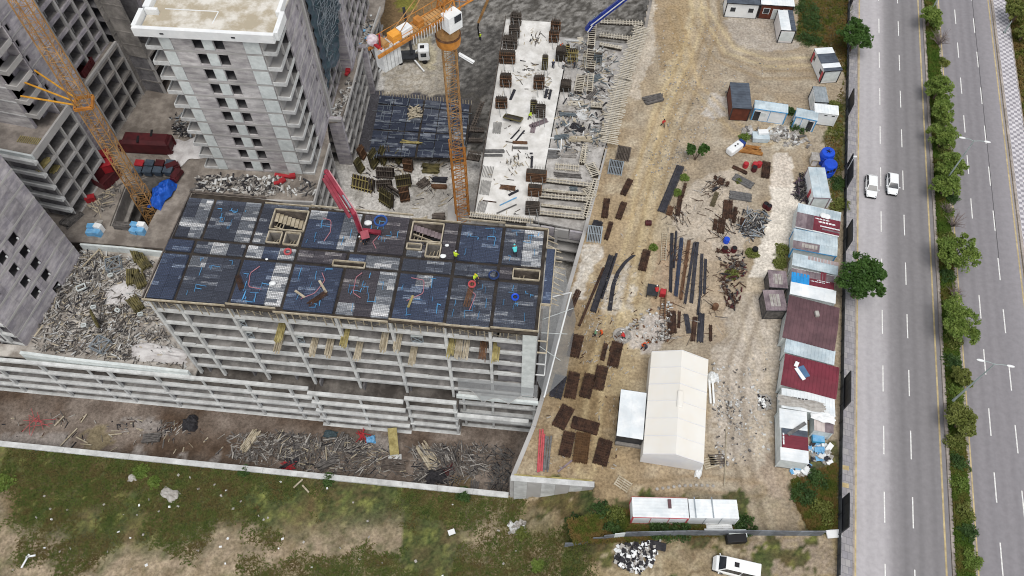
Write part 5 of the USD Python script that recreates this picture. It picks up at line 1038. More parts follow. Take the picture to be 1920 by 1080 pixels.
for k, (px, py, L, wd, n, rz, m, word) in enumerate(((1062, 205, 3.2, 1.3, 10, -5, PALE, 'beside the white floor edge'), (1064, 216, 3.0, .9, 8, -4, STEELD, 'blue grey, below the pale sheets at the floor edge'), (1091, 212, 2.0, 3.2, 10, -4, CONL, 'white panel group in the middle'), (1055, 232, 1.3, 2.2, 6, 86, STEELD, 'curved steel forms near the white edge'), (1052, 258, 2.6, 1.0, 8, 8, STEELD, 'steel forms above the glazed frame'), (1083, 240, 2.6, 1.4, 10, -30, DARKD, 'dark forms in the south half'), (1112, 245, 1.0, 2.6, 6, 80, STEELD, 'blue grey upright sheets by the east scaffold'), (1088, 262, 4.0, 1.2, 12, -2, TIMBER, 'bare timbers above the south bays'), (1032, 290, 3.2, 1.7, 9, 0, GREYBAR, 'grey bars by the south floor edge'), (1062, 288, 3.4, 1.8, 9, -3, COND, 'rough grey sheets by the south floor edge'), (1117, 148, 2.6, 1.4, 10, 30, STEELD, 'steel forms near the north scaffold'), (1112, 165, 1.1, 2.2, 8, 70, PALE, 'pale sheets beside the north scaffold'), (1080, 195, 3.0, 1.0, 8, 4, PALET, 'bleached planks in the middle'), (1072, 78, 2.8, .6, 5, -5, CONL, 'white sheets on the damp northern floor'), (1088, 72, 1.2, 3.4, 8, 4, PALET, 'upright bleached boards by the ribbed form'), (1110, 178, 3.0, .9, 9, 55, GREYW, 'slanting grey boards left of the scaffold'), (1065, 330, 4.6, .8, 6, -5, GREYW, 'boards in the uppermost south bay'), (1060, 365, 3.4, .7, 5, -4, TIMBERD, 'brown boards in the middle south bay'), (1075, 352, 1.4, 1.4, 4, 0, STEELD, 'square sheet in the middle south bay'))):
    plank_pile(px, py, -.4, L, wd, n, rz, m, 'stacked pieces on the lower floor: ' + word, 4, .13, grp=None)
for (px, py, L, wd) in ((1035, 270, 3.0, 2.4),):
    o = thing('glazed_frame', 'white edged rectangular frame at the border of white and lower floor', 'frame', P(px, py, -.35), -4)
    for p, q in (((-L / 2, -wd / 2), (L / 2, -wd / 2)), ((L / 2, -wd / 2), (L / 2, wd / 2)), ((L / 2, wd / 2), (-L / 2, wd / 2)), ((-L / 2, wd / 2), (-L / 2, -wd / 2))): mb = MB(); mb.bar((*p, .1), (*q, .1), .16); mb.put('edge', WHITE, o)
ladder((1040, 312), (1086, 316), -.2, .9, 10, 'black slotted form along the north edge of the south bays', PALET); ladder((1097, 270), (1093, 306), .1, .5, 9, 'upright rung form left of the east scaffold', PALET); ladder((1105, 306), (1118, 330), .1, 1.2, 8, 'dense rung form in the corner of the south bays', PALET); ladder((1098, 352), (1112, 372), .1, 1.0, 8, 'dense rung form in the middle of the east edge', PALET)
heap('rubble_heap', 'grey and red rubble on the debris terrace at the foot of the central tower', 'rubble', pz([(372, 330), (585, 335), (592, 366), (470, 366), (362, 358)], 0), .02, 520, [GREYW, PALE, COND, DARKD, CONL], .3, 1.5, .25, .5, seed=7)
heap('rubble_heap', 'pale rubble on the ledge east of the central tower', 'rubble', pz([(618, 224), (636, 222), (668, 150), (655, 145), (628, 195)], 0), .02, 150, [PALE, GREYW, CONL], .2, .8, .3, .4, seed=8)
heap('rubble_heap', 'pale rubble on the upper ledge behind the crane counterweight', 'rubble', pz([(672, 88), (690, 86), (706, 30), (690, 28)], 0), .02, 90, [PALE, GREYW, CONL, LBLUE], .2, .8, .3, .4, seed=9)
heap('rubble_heap', 'heap of cables and light rubbish in the corner beyond the red container', 'rubble', pz([(315, 215), (345, 215), (362, 262), (330, 255)], 0), .02, 170, [DARKD, PALE, GREYW, STEEL], .2, 1.1, .16, .8, seed=10)
for px, py, L, rz, label in ((535, 333, 3.2, -8, 'bright red plastic chute lying on the debris terrace'), (524, 345, 1.6, 20, 'small red sheet on the debris terrace'), (652, 140, 1.2, 70, 'red sheet among rubble on the eastern ledge')):
    mb = MB(); mb.obox((0, 0, .4), (L, .5, .35), 0, (8, 5)); mb.obox((L * .4, .1, .55), (.9, .8, .4), 20); mb.xform(P(px, py, .02), rz); one('red_chute', mb, RED, label, 'chute')
# ------------------------------------------------------------------ courtyard on the podium deck
mat_yg = YTIMBER
def skip(px, py, z, L, w, h, rz, m, label, name='skip_container', cat='container'):
    o = thing(name, label, cat, P(px, py, z), rz); t = .08
    mb = MB(); mb.box(-L / 2, L / 2, -w / 2, -w / 2 + t, .1, h); mb.box(-L / 2, L / 2, w / 2 - t, w / 2, .1, h); mb.put('side', m, o)
    mb = MB(); mb.box(-L / 2, -L / 2 + t, -w / 2 + t, w / 2 - t, .1, h); mb.put('end', m, o); mb = MB(); mb.box(L / 2 - t, L / 2, -w / 2 + t, w / 2 - t, .1, h); mb.put('end', m, o)
    mb = MB(); mb.box(-L / 2, L / 2, -w / 2, w / 2, 0, .1); mb.put('floor', m, o)
    for x in np.arange(-L / 2 + .5, L / 2, 1.1):
        for s in (-1, 1): mb = MB(); mb.box(x - .06, x + .06, s * w / 2 - .06 + (.06 * s), s * w / 2 + .06 + .06 * s, .1, h); mb.put('rib', m, o)
    for s in (-1, 1): mb = MB(); mb.box(-L / 2, L / 2, s * (w / 2) - .07, s * (w / 2) + .07, h, h + .12); mb.put('rim', m, o)
    return o
sk = thing('steel_tank', 'long dark red steel container with notches in its top, in the courtyard', 'container', P(286, 279, 0), -4)
mb = MB(); mb.box(-4.0, 3.6, -1.25, 1.25, .2, 2.3); mb.put('body', MAROON, sk)
mb = MB(); v = [(-3.9, -1.2, 2.31), (3.5, -1.2, 2.31), (3.5, 1.2, 2.31), (-3.9, 1.2, 2.31), (-3.5, -.7, 2.75), (3.2, -.7, 2.75), (3.2, .9, 2.75), (-3.5, .9, 2.75)]; mb.add(v, _BOXF); mb.put('lid', MAROON, sk)
for x, y in ((-1.2, -.5), (.6, .9)): mb = MB(); mb.obox((x, y, 2.78), (.35, 1.4, .1), 12); mb.put('slot', BLACK, sk)
mb = MB(); mb.bar((3.7, -1, .3), (3.7, 1, .3), .2); mb.bar((3.7, -1, 2.2), (3.7, 1, 2.2), .2); mb.bar((3.7, -1, .3), (3.7, -1, 2.2), .2); mb.bar((3.7, 1, .3), (3.7, 1, 2.2), .2); mb.put('end_frame', MAROON, sk)
mb = MB(); mb.box(-4.9, -4.05, -1.1, .2, .2, 1.6); mb.put('pump_box', MAROON, sk)
skip(203, 338, 0, 3.6, 2.6, 1.6, 62, MAROON, 'dark maroon open skip standing beside the stepped wing')
mb = thing('red_cabin', 'bright red crane base cabinet at the foot of the leaning mast', 'cabinet', P(205, 318, 0), 20)
for k, (x, y, s) in enumerate(((0, 0, 2.0), (-.3, 2.0, 1.8))): b = MB(); b.box(x - s / 2, x + s / 2, y - .8, y + .8, 0, 1.7); b.put('box', RED, mb); b = MB(); b.box(x - s / 2 - .08, x + s / 2 + .08, y - .88, y + .88, 1.7, 1.8); b.put('lid', RED, mb)
rb_ = MB(); rb_.box(-.7, .7, -.4, .4, 0, .9); rb_.box(-.75, .75, -.45, .45, .9, 1.0); rb_.xform(P(172, 376, 0), 20); one('red_cabin', rb_, RED, 'small red box by the edge of the courtyard pit', 'cabinet')
SLATE = mat('slate_bin', '4a5663', '3b4550', 1, rough=.5, rnd_v=.12)
for i in range(4):
    for j in range(2):
        m, w = ((RED, 'bright red lidded') if (i, j) == (0, 1) else (MAROON, 'maroon lidded') if (i, j) in ((2, 1),) else (SLATE, 'slate grey'))
        px, py = 262 + 19 * i + 4 * j, 327 - 13 * j
        o = thing('waste_bin', '%s courtyard bin, %s from the left in the %s row' % (w, ['first', 'second', 'third', 'fourth'][i], 'back' if j else 'front'), 'bin', P(px, py, 0), -6, 'bins in the courtyard')
        mb = MB(); mb.add([(x * (.55 + .12 * k), y * (.45 + .1 * k), .1 + 1.0 * k) for k in (0, 1) for x, y in ((-1, -1), (1, -1), (1, 1), (-1, 1))], _BOXF); mb.put('body', m, o)
        mb = MB(); mb.obox((0, 0, 1.17), (1.42, 1.18, .1), 0, (4, 0)); mb.put('lid', m, o)
for px, py, rz, label in ((326, 318, 30, 'round ended maroon tub at the right end of the bins, nearest the white wall'), (334, 334, 70, 'round ended maroon tub below the bins')):
    mb = MB(); mb.tube([(-1.1, 0, .6), (1.1, 0, .6)], .6, 12); mb.box(-.9, .9, -.5, .5, 1.0, 1.3); mb.xform(P(px, py, 0), rz); one('waste_tub', mb, MAROON, label, 'tub')
def drape(px, py, z, L, w, h, rz, m, label, seed, name, cat):
    mb = MB(); n = 26; V = []
    for i in range(n + 1):
        for j in range(n + 1):
            u, v = i / n * 2 - 1, j / n * 2 - 1; e = max(0, 1 - (abs(u) ** 3 + abs(v) ** 3) * .9)
            nz = meshkit.fbm(np.array([[u * 3 + seed, v * 3, seed]]), 4, seed)[0]; V.append((u * L / 2 * (1 + .25 * (nz - .5)), v * w / 2 * (1 + .5 * (meshkit.noise(np.array([[u * 2, seed, 1.]]))[0] - .5)), max(.03, h * e ** .5 * (.35 + 1.1 * nz))))
    mb.add(V, [(i * (n + 1) + j, (i + 1) * (n + 1) + j, (i + 1) * (n + 1) + j + 1, i * (n + 1) + j + 1) for i in range(n) for j in range(n)]); mb.xform(P(px, py, z), rz)
    return one(name, mb, m, label, cat, smooth=50)
drape(306, 366, .05, 5.4, 2.6, 1.7, 72, TARP, 'crumpled bright blue tarpaulin over a long pile beside the ramp', 3, 'tarpaulin_pile', 'tarpaulin')
for px, py, word in ((181, 436, 'left, with a white sheet on top'), (262, 433, 'right, beside the pit corner')):
    o = thing('wrapped_blocks', 'light blue wrapped packs behind the low court wall, ' + word, 'packs', P(px, py, 0), -8)
    for k in range(4): mb = MB(); mb.obox(((k % 2) * 1.15 - .6, (k // 2) * .8 - .4, .42 + .1 * k), (1.1, .78, .85 + .2 * k), rnd.uniform(-9, 9)); mb.put('pack', LBLUE if k != 3 else WHITE, o)
plank_pile(234, 426, 0, 3.2, 1.2, 12, -5, GREYW, 'row of grey blocks between the two light blue pack groups', 3, .4)
plank_pile(135, 412, 0, 3.4, 1.8, 16, 60, GREYW, 'grey pallets of blocks at the foot of the stepped wing', 3, .4)
plank_pile(186, 418, 0, 1.2, 1.0, 6, -5, PALE, 'pale board pack above the left light blue packs', 3, .2)
heap('site_clutter', 'boards and sheets strewn on the courtyard left of the pit', 'clutter', pz([(170, 405), (200, 400), (236, 345), (215, 340), (165, 385)], 0), .01, 70, [GREYW, TIMBER, COND], .3, 2.4, .14, .15, seed=12)
WETW = mat('white_spoil', 'd9d7d6', 'bdb9b8', .7, rough=.9, bump=.4)
drape(352, 282, .02, 6.2, 5.0, .5, 20, WETW, 'fan of white lime spilled against the foot of the central tower', 8, 'lime_spill', 'spoil')
skip(157, 131, 11.2, 3.4, 2.2, 1.2, 80, MAROON, 'maroon frame box hanging on the stepped tower beside the mast', 'loading_box')
plank_pile(82, 309, 10.95, 2.6, 1.0, 8, 70, YTIMBER, 'yellow formwork left on the stepped wing, upper floor', 6); plank_pile(106, 314, 8.3, 2.4, 1.0, 8, 75, YTIMBER, 'yellow formwork left on the stepped wing, second floor', 6)
pallet_y = thing('grating', 'yellow slatted grating lying on the terrace of the stepped wing', 'grating', P(54, 263, 13.65), -10)
for k in range(11): mb = MB(); mb.box(-1.5 + .3 * k, -1.4 + .3 * k, -.6, .6, 0, .1); mb.put('slat', mat_yg if k else YTIMBER, pallet_y)
# ------------------------------------------------------------------ rubble court
CZ_ = -1.2
court = pz([(152, 470), (290, 490), (268, 555), (285, 565), (350, 690), (60, 655), (90, 560)], CZ_)
heap('rubble_heap', 'wide heap of broken boards and offcuts between left tower and deck building', 'rubble', court, CZ_ + .01, 3400, [GREYW, COND, PALE, CONL, GREYW, TIMBERD, PALE, DARKD, TIMBER], .12, 1.3, .11, .5, seed=21, spread=1.5)
drape(300, 664, CZ_, 8, 2.6, .6, -8, WETW, 'pale spoil with ribbed edge at the front right of the rubble court', 5, 'spoil_patch', 'spoil'); drape(225, 552, CZ_, 4.4, 4, .5, 30, WETW, 'pale dust patch in the middle of the rubble court', 6, 'spoil_patch', 'spoil')
for px, py, rz, word in ((216, 500, 20, 'at the back of the rubble court'), (192, 650, -25, 'at the front of the rubble court')):
    o = thing('scaffold_tower', 'pale blue square scaffold frame with crossed top, ' + word, 'scaffold', P(px, py, CZ_ + .1), rz)
    for z in (.1, 1.0):
        for p, q in (((-1, -1), (1, -1)), ((1, -1), (1, 1)), ((1, 1), (-1, 1)), ((-1, 1), (-1, -1))): mb = MB(); mb.bar((*p, z), (*q, z), .14); mb.put('rail', STEEL, o)
    for p in ((-1, -1), (1, -1), (1, 1), (-1, 1)): mb = MB(); mb.bar((*p, .1), (*p, 1.0), .12); mb.put('post', STEEL, o)
    for p, q in (((-1, -1), (1, 1)), ((1, -1), (-1, 1))): mb = MB(); mb.bar((*p, 1.12), (*q, 1.12), .1); mb.put('brace', STEEL, o)
panel_stack(184, 608, CZ_ + .2, 2.0, 2.2, 1, -52, -18, OLIVE, 'formwork panel with dark face propped up in the middle of the rubble court', 5, grp=None)
for px, py, rz, word in ((259, 478, -62, 'over the low court wall'), (250, 522, -80, 'left stack at the corner of the deck building'), (264, 527, -60, 'right stack at the corner of the deck building'), (256, 572, -48, 'beside the west corner column'), (272, 497, -50, 'small stack behind the deck corner')):
    plank_pile(px, py, CZ_ + .2, 3.0 if 'small' not in word else 2, 1.6, 22, rz, OLIVE, 'stack of olive yellow formwork beams, ' + word, 5, .2, grp='stacks of olive beams by the deck building')
o = None
for px, py, L, rz, label in ((172, 485, 3.6, 62, 'long pale plank lying up the back of the rubble court'), (192, 477, 2.4, -55, 'pale plank slanting beside the back scaffold frame'), (205, 484, 2.2, -10, 'pale plank lying behind the back scaffold frame'), (74, 622, 2.0, 70, 'white post leaning by the base of the left tower')):
    mb = MB(); mb.obox((0, 0, .25), (L, .2, .1)); mb.xform(P(px, py, CZ_ + .4), rz); one('plank', mb, TIMBER, label, 'plank')
for px, py, label in ((221, 583, 'hollow concrete block, topmost of the loose ones on the rubble'), (176, 577, 'hollow concrete block, left of the propped formwork panel'), (158, 611, 'hollow concrete block, beside the dark panel'), (264, 590, 'hollow concrete block, next to the deck building corner'), (208, 517, 'hollow concrete block below the back scaffold frame'), (153, 540, 'large hollow white frame lying on the rubble')):
    s = .3 if 'large' not in label else .6; mb = MB()
    for p, q in (((-s, -s * .7), (s, -s * .7)), ((s, -s * .7), (s, s * .7)), ((s, s * .7), (-s, s * .7)), ((-s, s * .7), (-s, -s * .7))): mb.bar((*p, .2), (*q, .2), .12, .25)
    mb.xform(P(px, py, CZ_ + .6), rnd.uniform(-30, 30)); one('hollow_block', mb, PLASTER, label, 'block')
# ------------------------------------------------------------------ mud strip in front of the podium
heap('timber_heap', 'large grey heap of discarded formwork timber in the mud strip, middle', 'timber', pz([(520, 812), (690, 830), (735, 850), (765, 895), (600, 890), (520, 860)], PZ), PZ + .01, 1100, [GREYW, GREYW, COND, TIMBERD, DARKD, PALE, TIMBER], .25, 2.2, .09, .8, seed=31)
heap('timber_heap', 'grey heap of timber and tubes in the mud strip below the right podium bays', 'timber', pz([(770, 840), (920, 835), (920, 880), (850, 910), (780, 905)], PZ), PZ + .01, 800, [GREYW, GREYW, COND, DARKD, TIMBERD, PALE], .25, 2.0, .085, .7, seed=32)
heap('timber_heap', 'small grey heap of boards in the mud strip left of the wooden footbridge', 'timber', pz([(430, 815), (545, 815), (560, 850), (505, 875), (430, 860)], PZ), PZ + .01, 480, [GREYW, COND, TIMBERD, PALE], .25, 1.7, .1, .6, seed=33)
heap('rebar_tangle', 'tangle of grey wire bars at the right end of the mud strip', 'rebar', pz([(925, 835), (962, 845), (955, 925), (915, 915)], PZ), PZ + .01, 240, [GREYW, DARKD, GREYBAR], .5, 1.6, .06, .8, seed=34)
heap('site_clutter', 'offcuts and rags dotted over the left half of the mud strip', 'clutter', pz([(0, 765), (420, 800), (430, 865), (0, 825)], PZ), PZ + .01, 170, [GREYW, TIMBER, PALE, DARKD, REBAR], .15, 1.3, .1, .12, seed=35)
for px, py, L, wd, n, rz, m, word in ((470, 828, 3.6, 1.2, 20, 62, TIMBER, 'tidy bundle of pale boards left of the grey heaps'), (284, 822, 2.6, 1.4, 16, 4, GREYW, 'stack of grey boards alone on the left of the mud'), (640, 830, 3.0, 1.2, 16, 70, GREYW, 'grey boards slanting through the middle heap'), (565, 838, 2.6, .9, 12, 5, GREYW, 'flat grey boards on the left of the middle heap'), (560, 855, 1.8, .9, 8, 20, GREYW, 'short grey boards below the flat ones'), (615, 868, 3.4, 1.4, 16, 30, GREYW, 'wide grey boards near the retaining wall'), (738, 872, 3.8, 1.6, 18, -4, TIMBERD, 'reddish grey logs below the footbridge'), (802, 855, 4.4, 1.8, 16, -58, TIMBER, 'fan of pale planks right of the footbridge'), (830, 848, 1.8, 1.1, 10, 12, GREYW, 'grey boards right of the fan of planks'), (890, 912, 1.8, 1.2, 8, 85, GREYW, 'small grey boards near the wall at the right'), (545, 870, 3.0, .5, 8, 30, DARKD, 'dark tubes near the red frame')):
    plank_pile(px, py, PZ + .1, L, wd, n, rz, m, word + ', in the mud strip', 5, .13)
fb = thing('footbridge', 'narrow yellow timber footbridge from the mud strip to the podium', 'bridge', P(740, 853, PZ + .4), 96)
b_ = P(735, 803, -8.4) - P(740, 853, PZ + .4); L_ = np.hypot(*b_[:2])
for y in (-.55, .55): mb = MB(); mb.bar((0, y, 0), (L_, y, b_[2]), .14, .2); mb.put('stringer', YTIMBER, fb)
for k in range(15): t = (k + .5) / 15; mb = MB(); mb.obox((L_ * t, 0, b_[2] * t + .14), (.26, 1.3, .06), 0, (0, -math.degrees(math.atan2(b_[2], L_)))); mb.put('tread', YTIMBER, fb)
mb = MB(); mb.obox((-.6, 0, -.25), (1.4, 1.9, .3)); mb.put('landing', CONL, fb)
for px, py, m, label, s in ((546, 874, RED, 'red steel frame lying by the retaining wall left of the grey heaps', 1.4), (680, 820, RED, 'red frame beside a light blue bag near the podium', 1.2), (75, 792, REDC, 'tangle of thin reddish bars on the left of the mud', 2.2), (840, 884, MAROON, 'maroon frame in the right timber heap', 1.2)):
    mb = MB(); q = random.Random(px)
    for k in range(10): a = q.uniform(0, 3.14); c = np.array((q.uniform(-.5, .5), q.uniform(-.4, .4), .3)) * s; d = np.array((math.cos(a), math.sin(a), q.uniform(-.2, .2))) * s * .7; mb.bar(c - d, c + d, .1 if s < 2 else .05)
    mb.xform(P(px, py, PZ)); one('bent_steelwork', mb, m, label, 'frame')
drape(695, 825, PZ, 1.4, 1.1, .6, 10, LBLUE, 'light blue bag beside the grey timber heap', 12, 'rubbish_bag', 'bag'); drape(818, 895, PZ, 3.0, 2.2, .7, 10, DARKD, 'black sheet heap by the retaining wall', 13, 'rubbish_bag', 'bag'); drape(357, 795, PZ, 2.2, 2.2, .9, 10, DARKD, 'dark bush like heap of wire beside the podium', 14, 'wire_heap', 'wire')
drape(620, 815, PZ, 2.0, 1.2, .6, -10, mat('teal_sheet', '46565c', '3a474c', 2), 'dark teal sheet by the podium edge', 15, 'rubbish_bag', 'bag')
for px, py, L, rz, label in ((130, 820, 3.2, 60, 'pale timber leaning on the retaining wall, far left'), (155, 826, 2.2, -25, 'pale plank lying left of the footprints of dry mud'), (162, 834, 1.8, -8, 'pale plank touching the retaining wall'), (158, 785, 1.4, 65, 'short pale stick standing in the mud'), (112, 790, 1.8, 58, 'thin pale stick in the mud at the left'), (218, 815, 1.6, 10, 'white board in the middle of the mud')):
    mb = MB(); mb.obox((0, 0, .15), (L, .16, .09), 0, (0, rnd.uniform(-8, 8))); mb.xform(P(px, py, PZ + .1), rz); one('plank', mb, TIMBER, label, 'plank')
# safety nets on the east and south of the block
NET = usdkit.material(stage, '/World/Looks/safety_net', {'d': ('diffuse_bsdf', {'color': srgb('8d8f90')}), 't': ('transparent_bsdf', {}), 'x': ('mix_closure', {'fac': .48})}, [('t.BSDF', 'x.closure1'), ('d.BSDF', 'x.closure2')], surface='x.closure')
sn = thing('safety_net', 'grey safety net sagging from the east side of the deck building to a white pole', 'net', (BO[0], BO[1], 0), BA)
def netsheet(A, B_, C, D, sag, n=14):
    mb = MB(); V = []
    for i in range(n + 1):
        for j in range(n + 1):
            u, v = i / n, j / n; p = (A * (1 - u) + B_ * u) * (1 - v) + (D * (1 - u) + C * u) * v; V.append(p - np.array((0, 0, sag * 16 * u * (1 - u) * v * (1 - v) * (.8 + .4 * math.sin(7 * u)))))
    return mb.add(V, [(i * (n + 1) + j, (i + 1) * (n + 1) + j, (i + 1) * (n + 1) + j + 1, i * (n + 1) + j + 1) for i in range(n) for j in range(n)])
bl = lambda px, py, z: np.array([*BL(px, py, z), z])
pA, pB, pC, pD = np.array((47.0, 9.8, 9.0)), np.array((47.0, -.4, 6.0)), bl(1020, 745, 1.6), bl(1071, 548, 4.6)
netsheet(pA, pB, pC, pD, .8).put('net', NET, sn)
netsheet(pD, pC, bl(1062, 705, 3), bl(1080, 600, 5), .3).put('outer_net', NET, sn)
netsheet(np.array((48.2, 13.2, 10)), np.array((48.0, 9.9, 9.5)), bl(1066, 545, 5), bl(1060, 505, 5), .5).put('net', NET, sn)
mb = MB(); mb.tube([pC, pD], .13, 8); mb.put('pole', WHITE, sn); mb = MB(); mb.tube([pD, (48.1, 10.2, 9.3)], .09, 6); mb.put('pole', WHITE, sn)
for t in (.2, .45, .7): q = pD + (pC - pD) * t; mb = MB(); mb.tube([q + np.array((1.0, .5, .5)), np.array((47, 9 - 8 * t, 8))], .05, 5); mb.put('guy_line', PLASTER, sn)
for y in np.arange(4.2, 14, .75): mb = MB(); x = 47.9 if y < 11.8 else 46.9; mb.bar((x, y, 17.7), (x + rnd.uniform(.7, 1.5), y + rnd.uniform(-.3, .3), 17.2), .09); mb.put('outrigger', TIMBER, sn)
for k, z in enumerate((15.0, 12, 9)): mb = MB(); mb.bar((47.9, -1.1, z), (47.9, 3.7, z), .14); mb.bar((46.8, -1.1, z), (47.9, -1.1, z), .14); mb.put('landing_frame', TIMBER if k == 0 else CONL, sn)
mb = MB(); mb.bar((47.9, -1.1, 17.9), (47.9, 3.7, 17.9), .14); mb.bar((46.8, -1.1, 17.9), (47.9, -1.1, 17.9), .14); mb.bar((46.8, 3.7, 17.9), (47.9, 3.7, 17.9), .14); mb.put('landing_frame', TIMBER, sn)
sn2 = thing('safety_net', 'scalloped grey net strung along the foot of the deck building at the right', 'net', (BO[0], BO[1], 0), BA)
e = [(36.6, -.6, 1.2), (40.1, -2.0, .8), (43.5, -1.8, .8), (47.2, -1.0, 1.6)]
for p, q in zip(e[:-1], e[1:]):
    t = np.linspace(0, 1, 9)[:, None]; c = np.array(p) * (1 - t) + np.array(q) * t + np.array((0, .7, .3)) * (4 * t * (1 - t)); mb = MB(); mb.tube(c, .045, 5); mb.put('edge_rope', CON, sn2)
    V = []; 
    for r_ in c: V += [r_, (r_[0], .1, 3.4)]
    mb = MB(); mb.add(V, [(2 * i, 2 * i + 1, 2 * i + 3, 2 * i + 2) for i in range(8)]); mb.put('net', NET, sn2)
# ------------------------------------------------------------------ dirt yard: reinforcement store
def strip_px(a, b, w, n, m, label, z=0.0, r=.045, layers=3, cross=0, name='rebar_stack', grp='reinforcement stacked in the yard', hgt=None):
    p, q = PT(*a), PT(*b); d = q - p; L = float(np.hypot(*d[:2])); rz = math.degrees(math.atan2(d[1], d[0])); c = (p + q) / 2
    o = thing(name, label, 'rebar', c, rz, grp); qd = random.Random(int(a[0] * 3 + a[1])); mb = MB(); layers = max(1, layers)
    for l in range(layers):
        for i in range(n):
            y = -w / 2 + w * (i + .5) / n + qd.uniform(-.02, .02); e = qd.uniform(-.12, .12); mb.bar((-L / 2 + e, y, r + l * r * 2.2), (L / 2 + e, y + qd.uniform(-.03, .03), r + l * r * 2.2), r * 1.9)
    mb.put('bars', m, o, kind='stuff')
    if cross:
        mb = MB()
        for k in range(cross): x = -L / 2 + L * (k + .5) / cross; mb.bar((x, -w / 2, r * 2.3 * layers), (x, w / 2, r * 2.3 * layers), r * 1.6)
        mb.put('cross_bars', m, o)
    for k in (-.3, .3): mb = MB(); mb.box(L * k - .05, L * k + .05, -w / 2 - .15, w / 2 + .15, -.02, .03); mb.put('bearer', TIMBERD, o)
    return o
MX = 'stack of brown reinforcement mesh '
for a, b, w, m, cross, word in (((1084, 630), (1074, 670), 1.7, REBAR, 8, 'under the tip of the grey net'), ((1158, 643), (1148, 688), 1.6, REBAR, 9, 'with bright cross bars, right of a narrow one'), ((1136, 646), (1129, 676), .6, REBAR, 4, 'the narrowest, beside the wider one with bright cross bars'), ((1130, 688), (1120, 731), 1.6, REBAR, 7, 'in the middle of the yard above a pair'), ((1107, 703), (1096, 746), 1.6, REBAR, 8, 'right one of a pair'), ((1077, 700), (1068, 747), 1.6, REBAR, 8, 'left one of a pair, with a white rag on it'), ((1052, 706), (1041, 746), 1.7, DREBAR, 6, 'half under the net at the wall'), ((1066, 764), (1046, 802), 1.8, REBAR, 6, 'turned askew above the southern group'), ((1073, 792), (1121, 806), 1.7, REBAR, 8, 'lying crosswise on top of the southern group'), ((1068, 811), (1058, 856), 1.6, REBAR, 10, 'left one of the southern row'), ((1094, 813), (1087, 868), 1.9, mat('light_rust_rebar', '76583b', '5d442e', 1.5, rough=.9, isl=.3), 12, 'lighter brown, middle of the southern row'), ((1136, 826), (1124, 872), 1.9, REBAR, 10, 'right one of the southern row with a white bar across'),
        ((1138, 374), (1133, 409), 1.0, REBAR, 3, 'left one of two below the slatted panels'), ((1170, 381), (1159, 411), 1.0, REBAR, 3, 'right one of two below the slatted panels'), ((1182, 338), (1168, 366), 1.0, REBAR, 4, 'faint one just below the slatted panels'), ((1122, 416), (1113, 440), 1.5, DREBAR, 4, 'dark one above the white barred rack'), ((1146, 418), (1136, 450), .7, REBAR, 3, 'thin upright one beside the white barred rack'), ((1213, 470), (1203, 508), 1.2, REBAR, 3, 'dark one left of the long bars, beside a green weed')):
    strip_px(a, b, w, max(6, int(w * 8)), m, MX + word, cross=cross, layers=4)
for a, b, w, m, word in (((1276, 312), (1240, 398), 1.3, DREBAR, 'broad blue black bundle of long bars beside the little palm'), ((1147, 480), (1112, 585), .95, DREBAR, 'broad black bundle of long bars crossing a thinner one near the net'), ((1156, 476), (1128, 560), .35, DREBAR, 'thin black bundle crossing the broad black one near the net'), ((1132, 502), (1086, 611), .4, REBAR, 'thin brown bundle left of the black bars'), ((1260, 438), (1257, 548), .5, DREBAR, 'leftmost of the long bundles on the pad'), ((1268, 434), (1263, 502), .3, DREBAR, 'thin bundle beside the leftmost long one'), ((1278, 447), (1267, 556), .55, BREBAR, 'blue long bundle on the pad'), ((1292, 452), (1276, 562), .5, BTIMBER, 'rust orange long bundle on the pad'), ((1302, 456), (1284, 570), .45, DREBAR, 'grey long bundle right of the rust orange one'), ((1307, 454), (1296, 568), .55, DREBAR, 'double grey long bundle in the middle of the pad'), ((1316, 477), (1313, 554), .45, DREBAR, 'left of the two short grey bundles on the pad'), ((1323, 487), (1320, 551), .4, DREBAR, 'right of the two short grey bundles on the pad'),
        ((1253, 583), (1256, 628), .5, REBAR, 'brown short bundle, leftmost below the orange earth'), ((1262, 584), (1264, 625), .7, REBAR, 'brown short bundle, second below the orange earth'), ((1274, 585), (1272, 615), .4, REBAR, 'brown short bundle, third below the orange earth'), ((1286, 590), (1292, 626), .7, DREBAR, 'slanting dark bundle beside the orange earth'), ((1303, 595), (1299, 640), .7, REBAR, 'brown bundle right of the slanting dark one'), ((1315, 588), (1312, 642), .9, DREBAR, 'dark wide bundle above the white tent'), ((1332, 610), (1332, 640), .4, REBAR, 'small brown bundle nearest the white tent ridge'), ((1312, 555), (1308, 590), .3, DREBAR, 'short thin tail bundle below the double grey one'), ((1065, 592), (1085, 545), .8, REBAR, 'brown bundle beside the net pole')):
    strip_px(a, b, w, max(4, int(w * 10)), m, 'in the yard: ' + word, layers=2, name='bar_bundle', grp='long bar bundles in the yard')
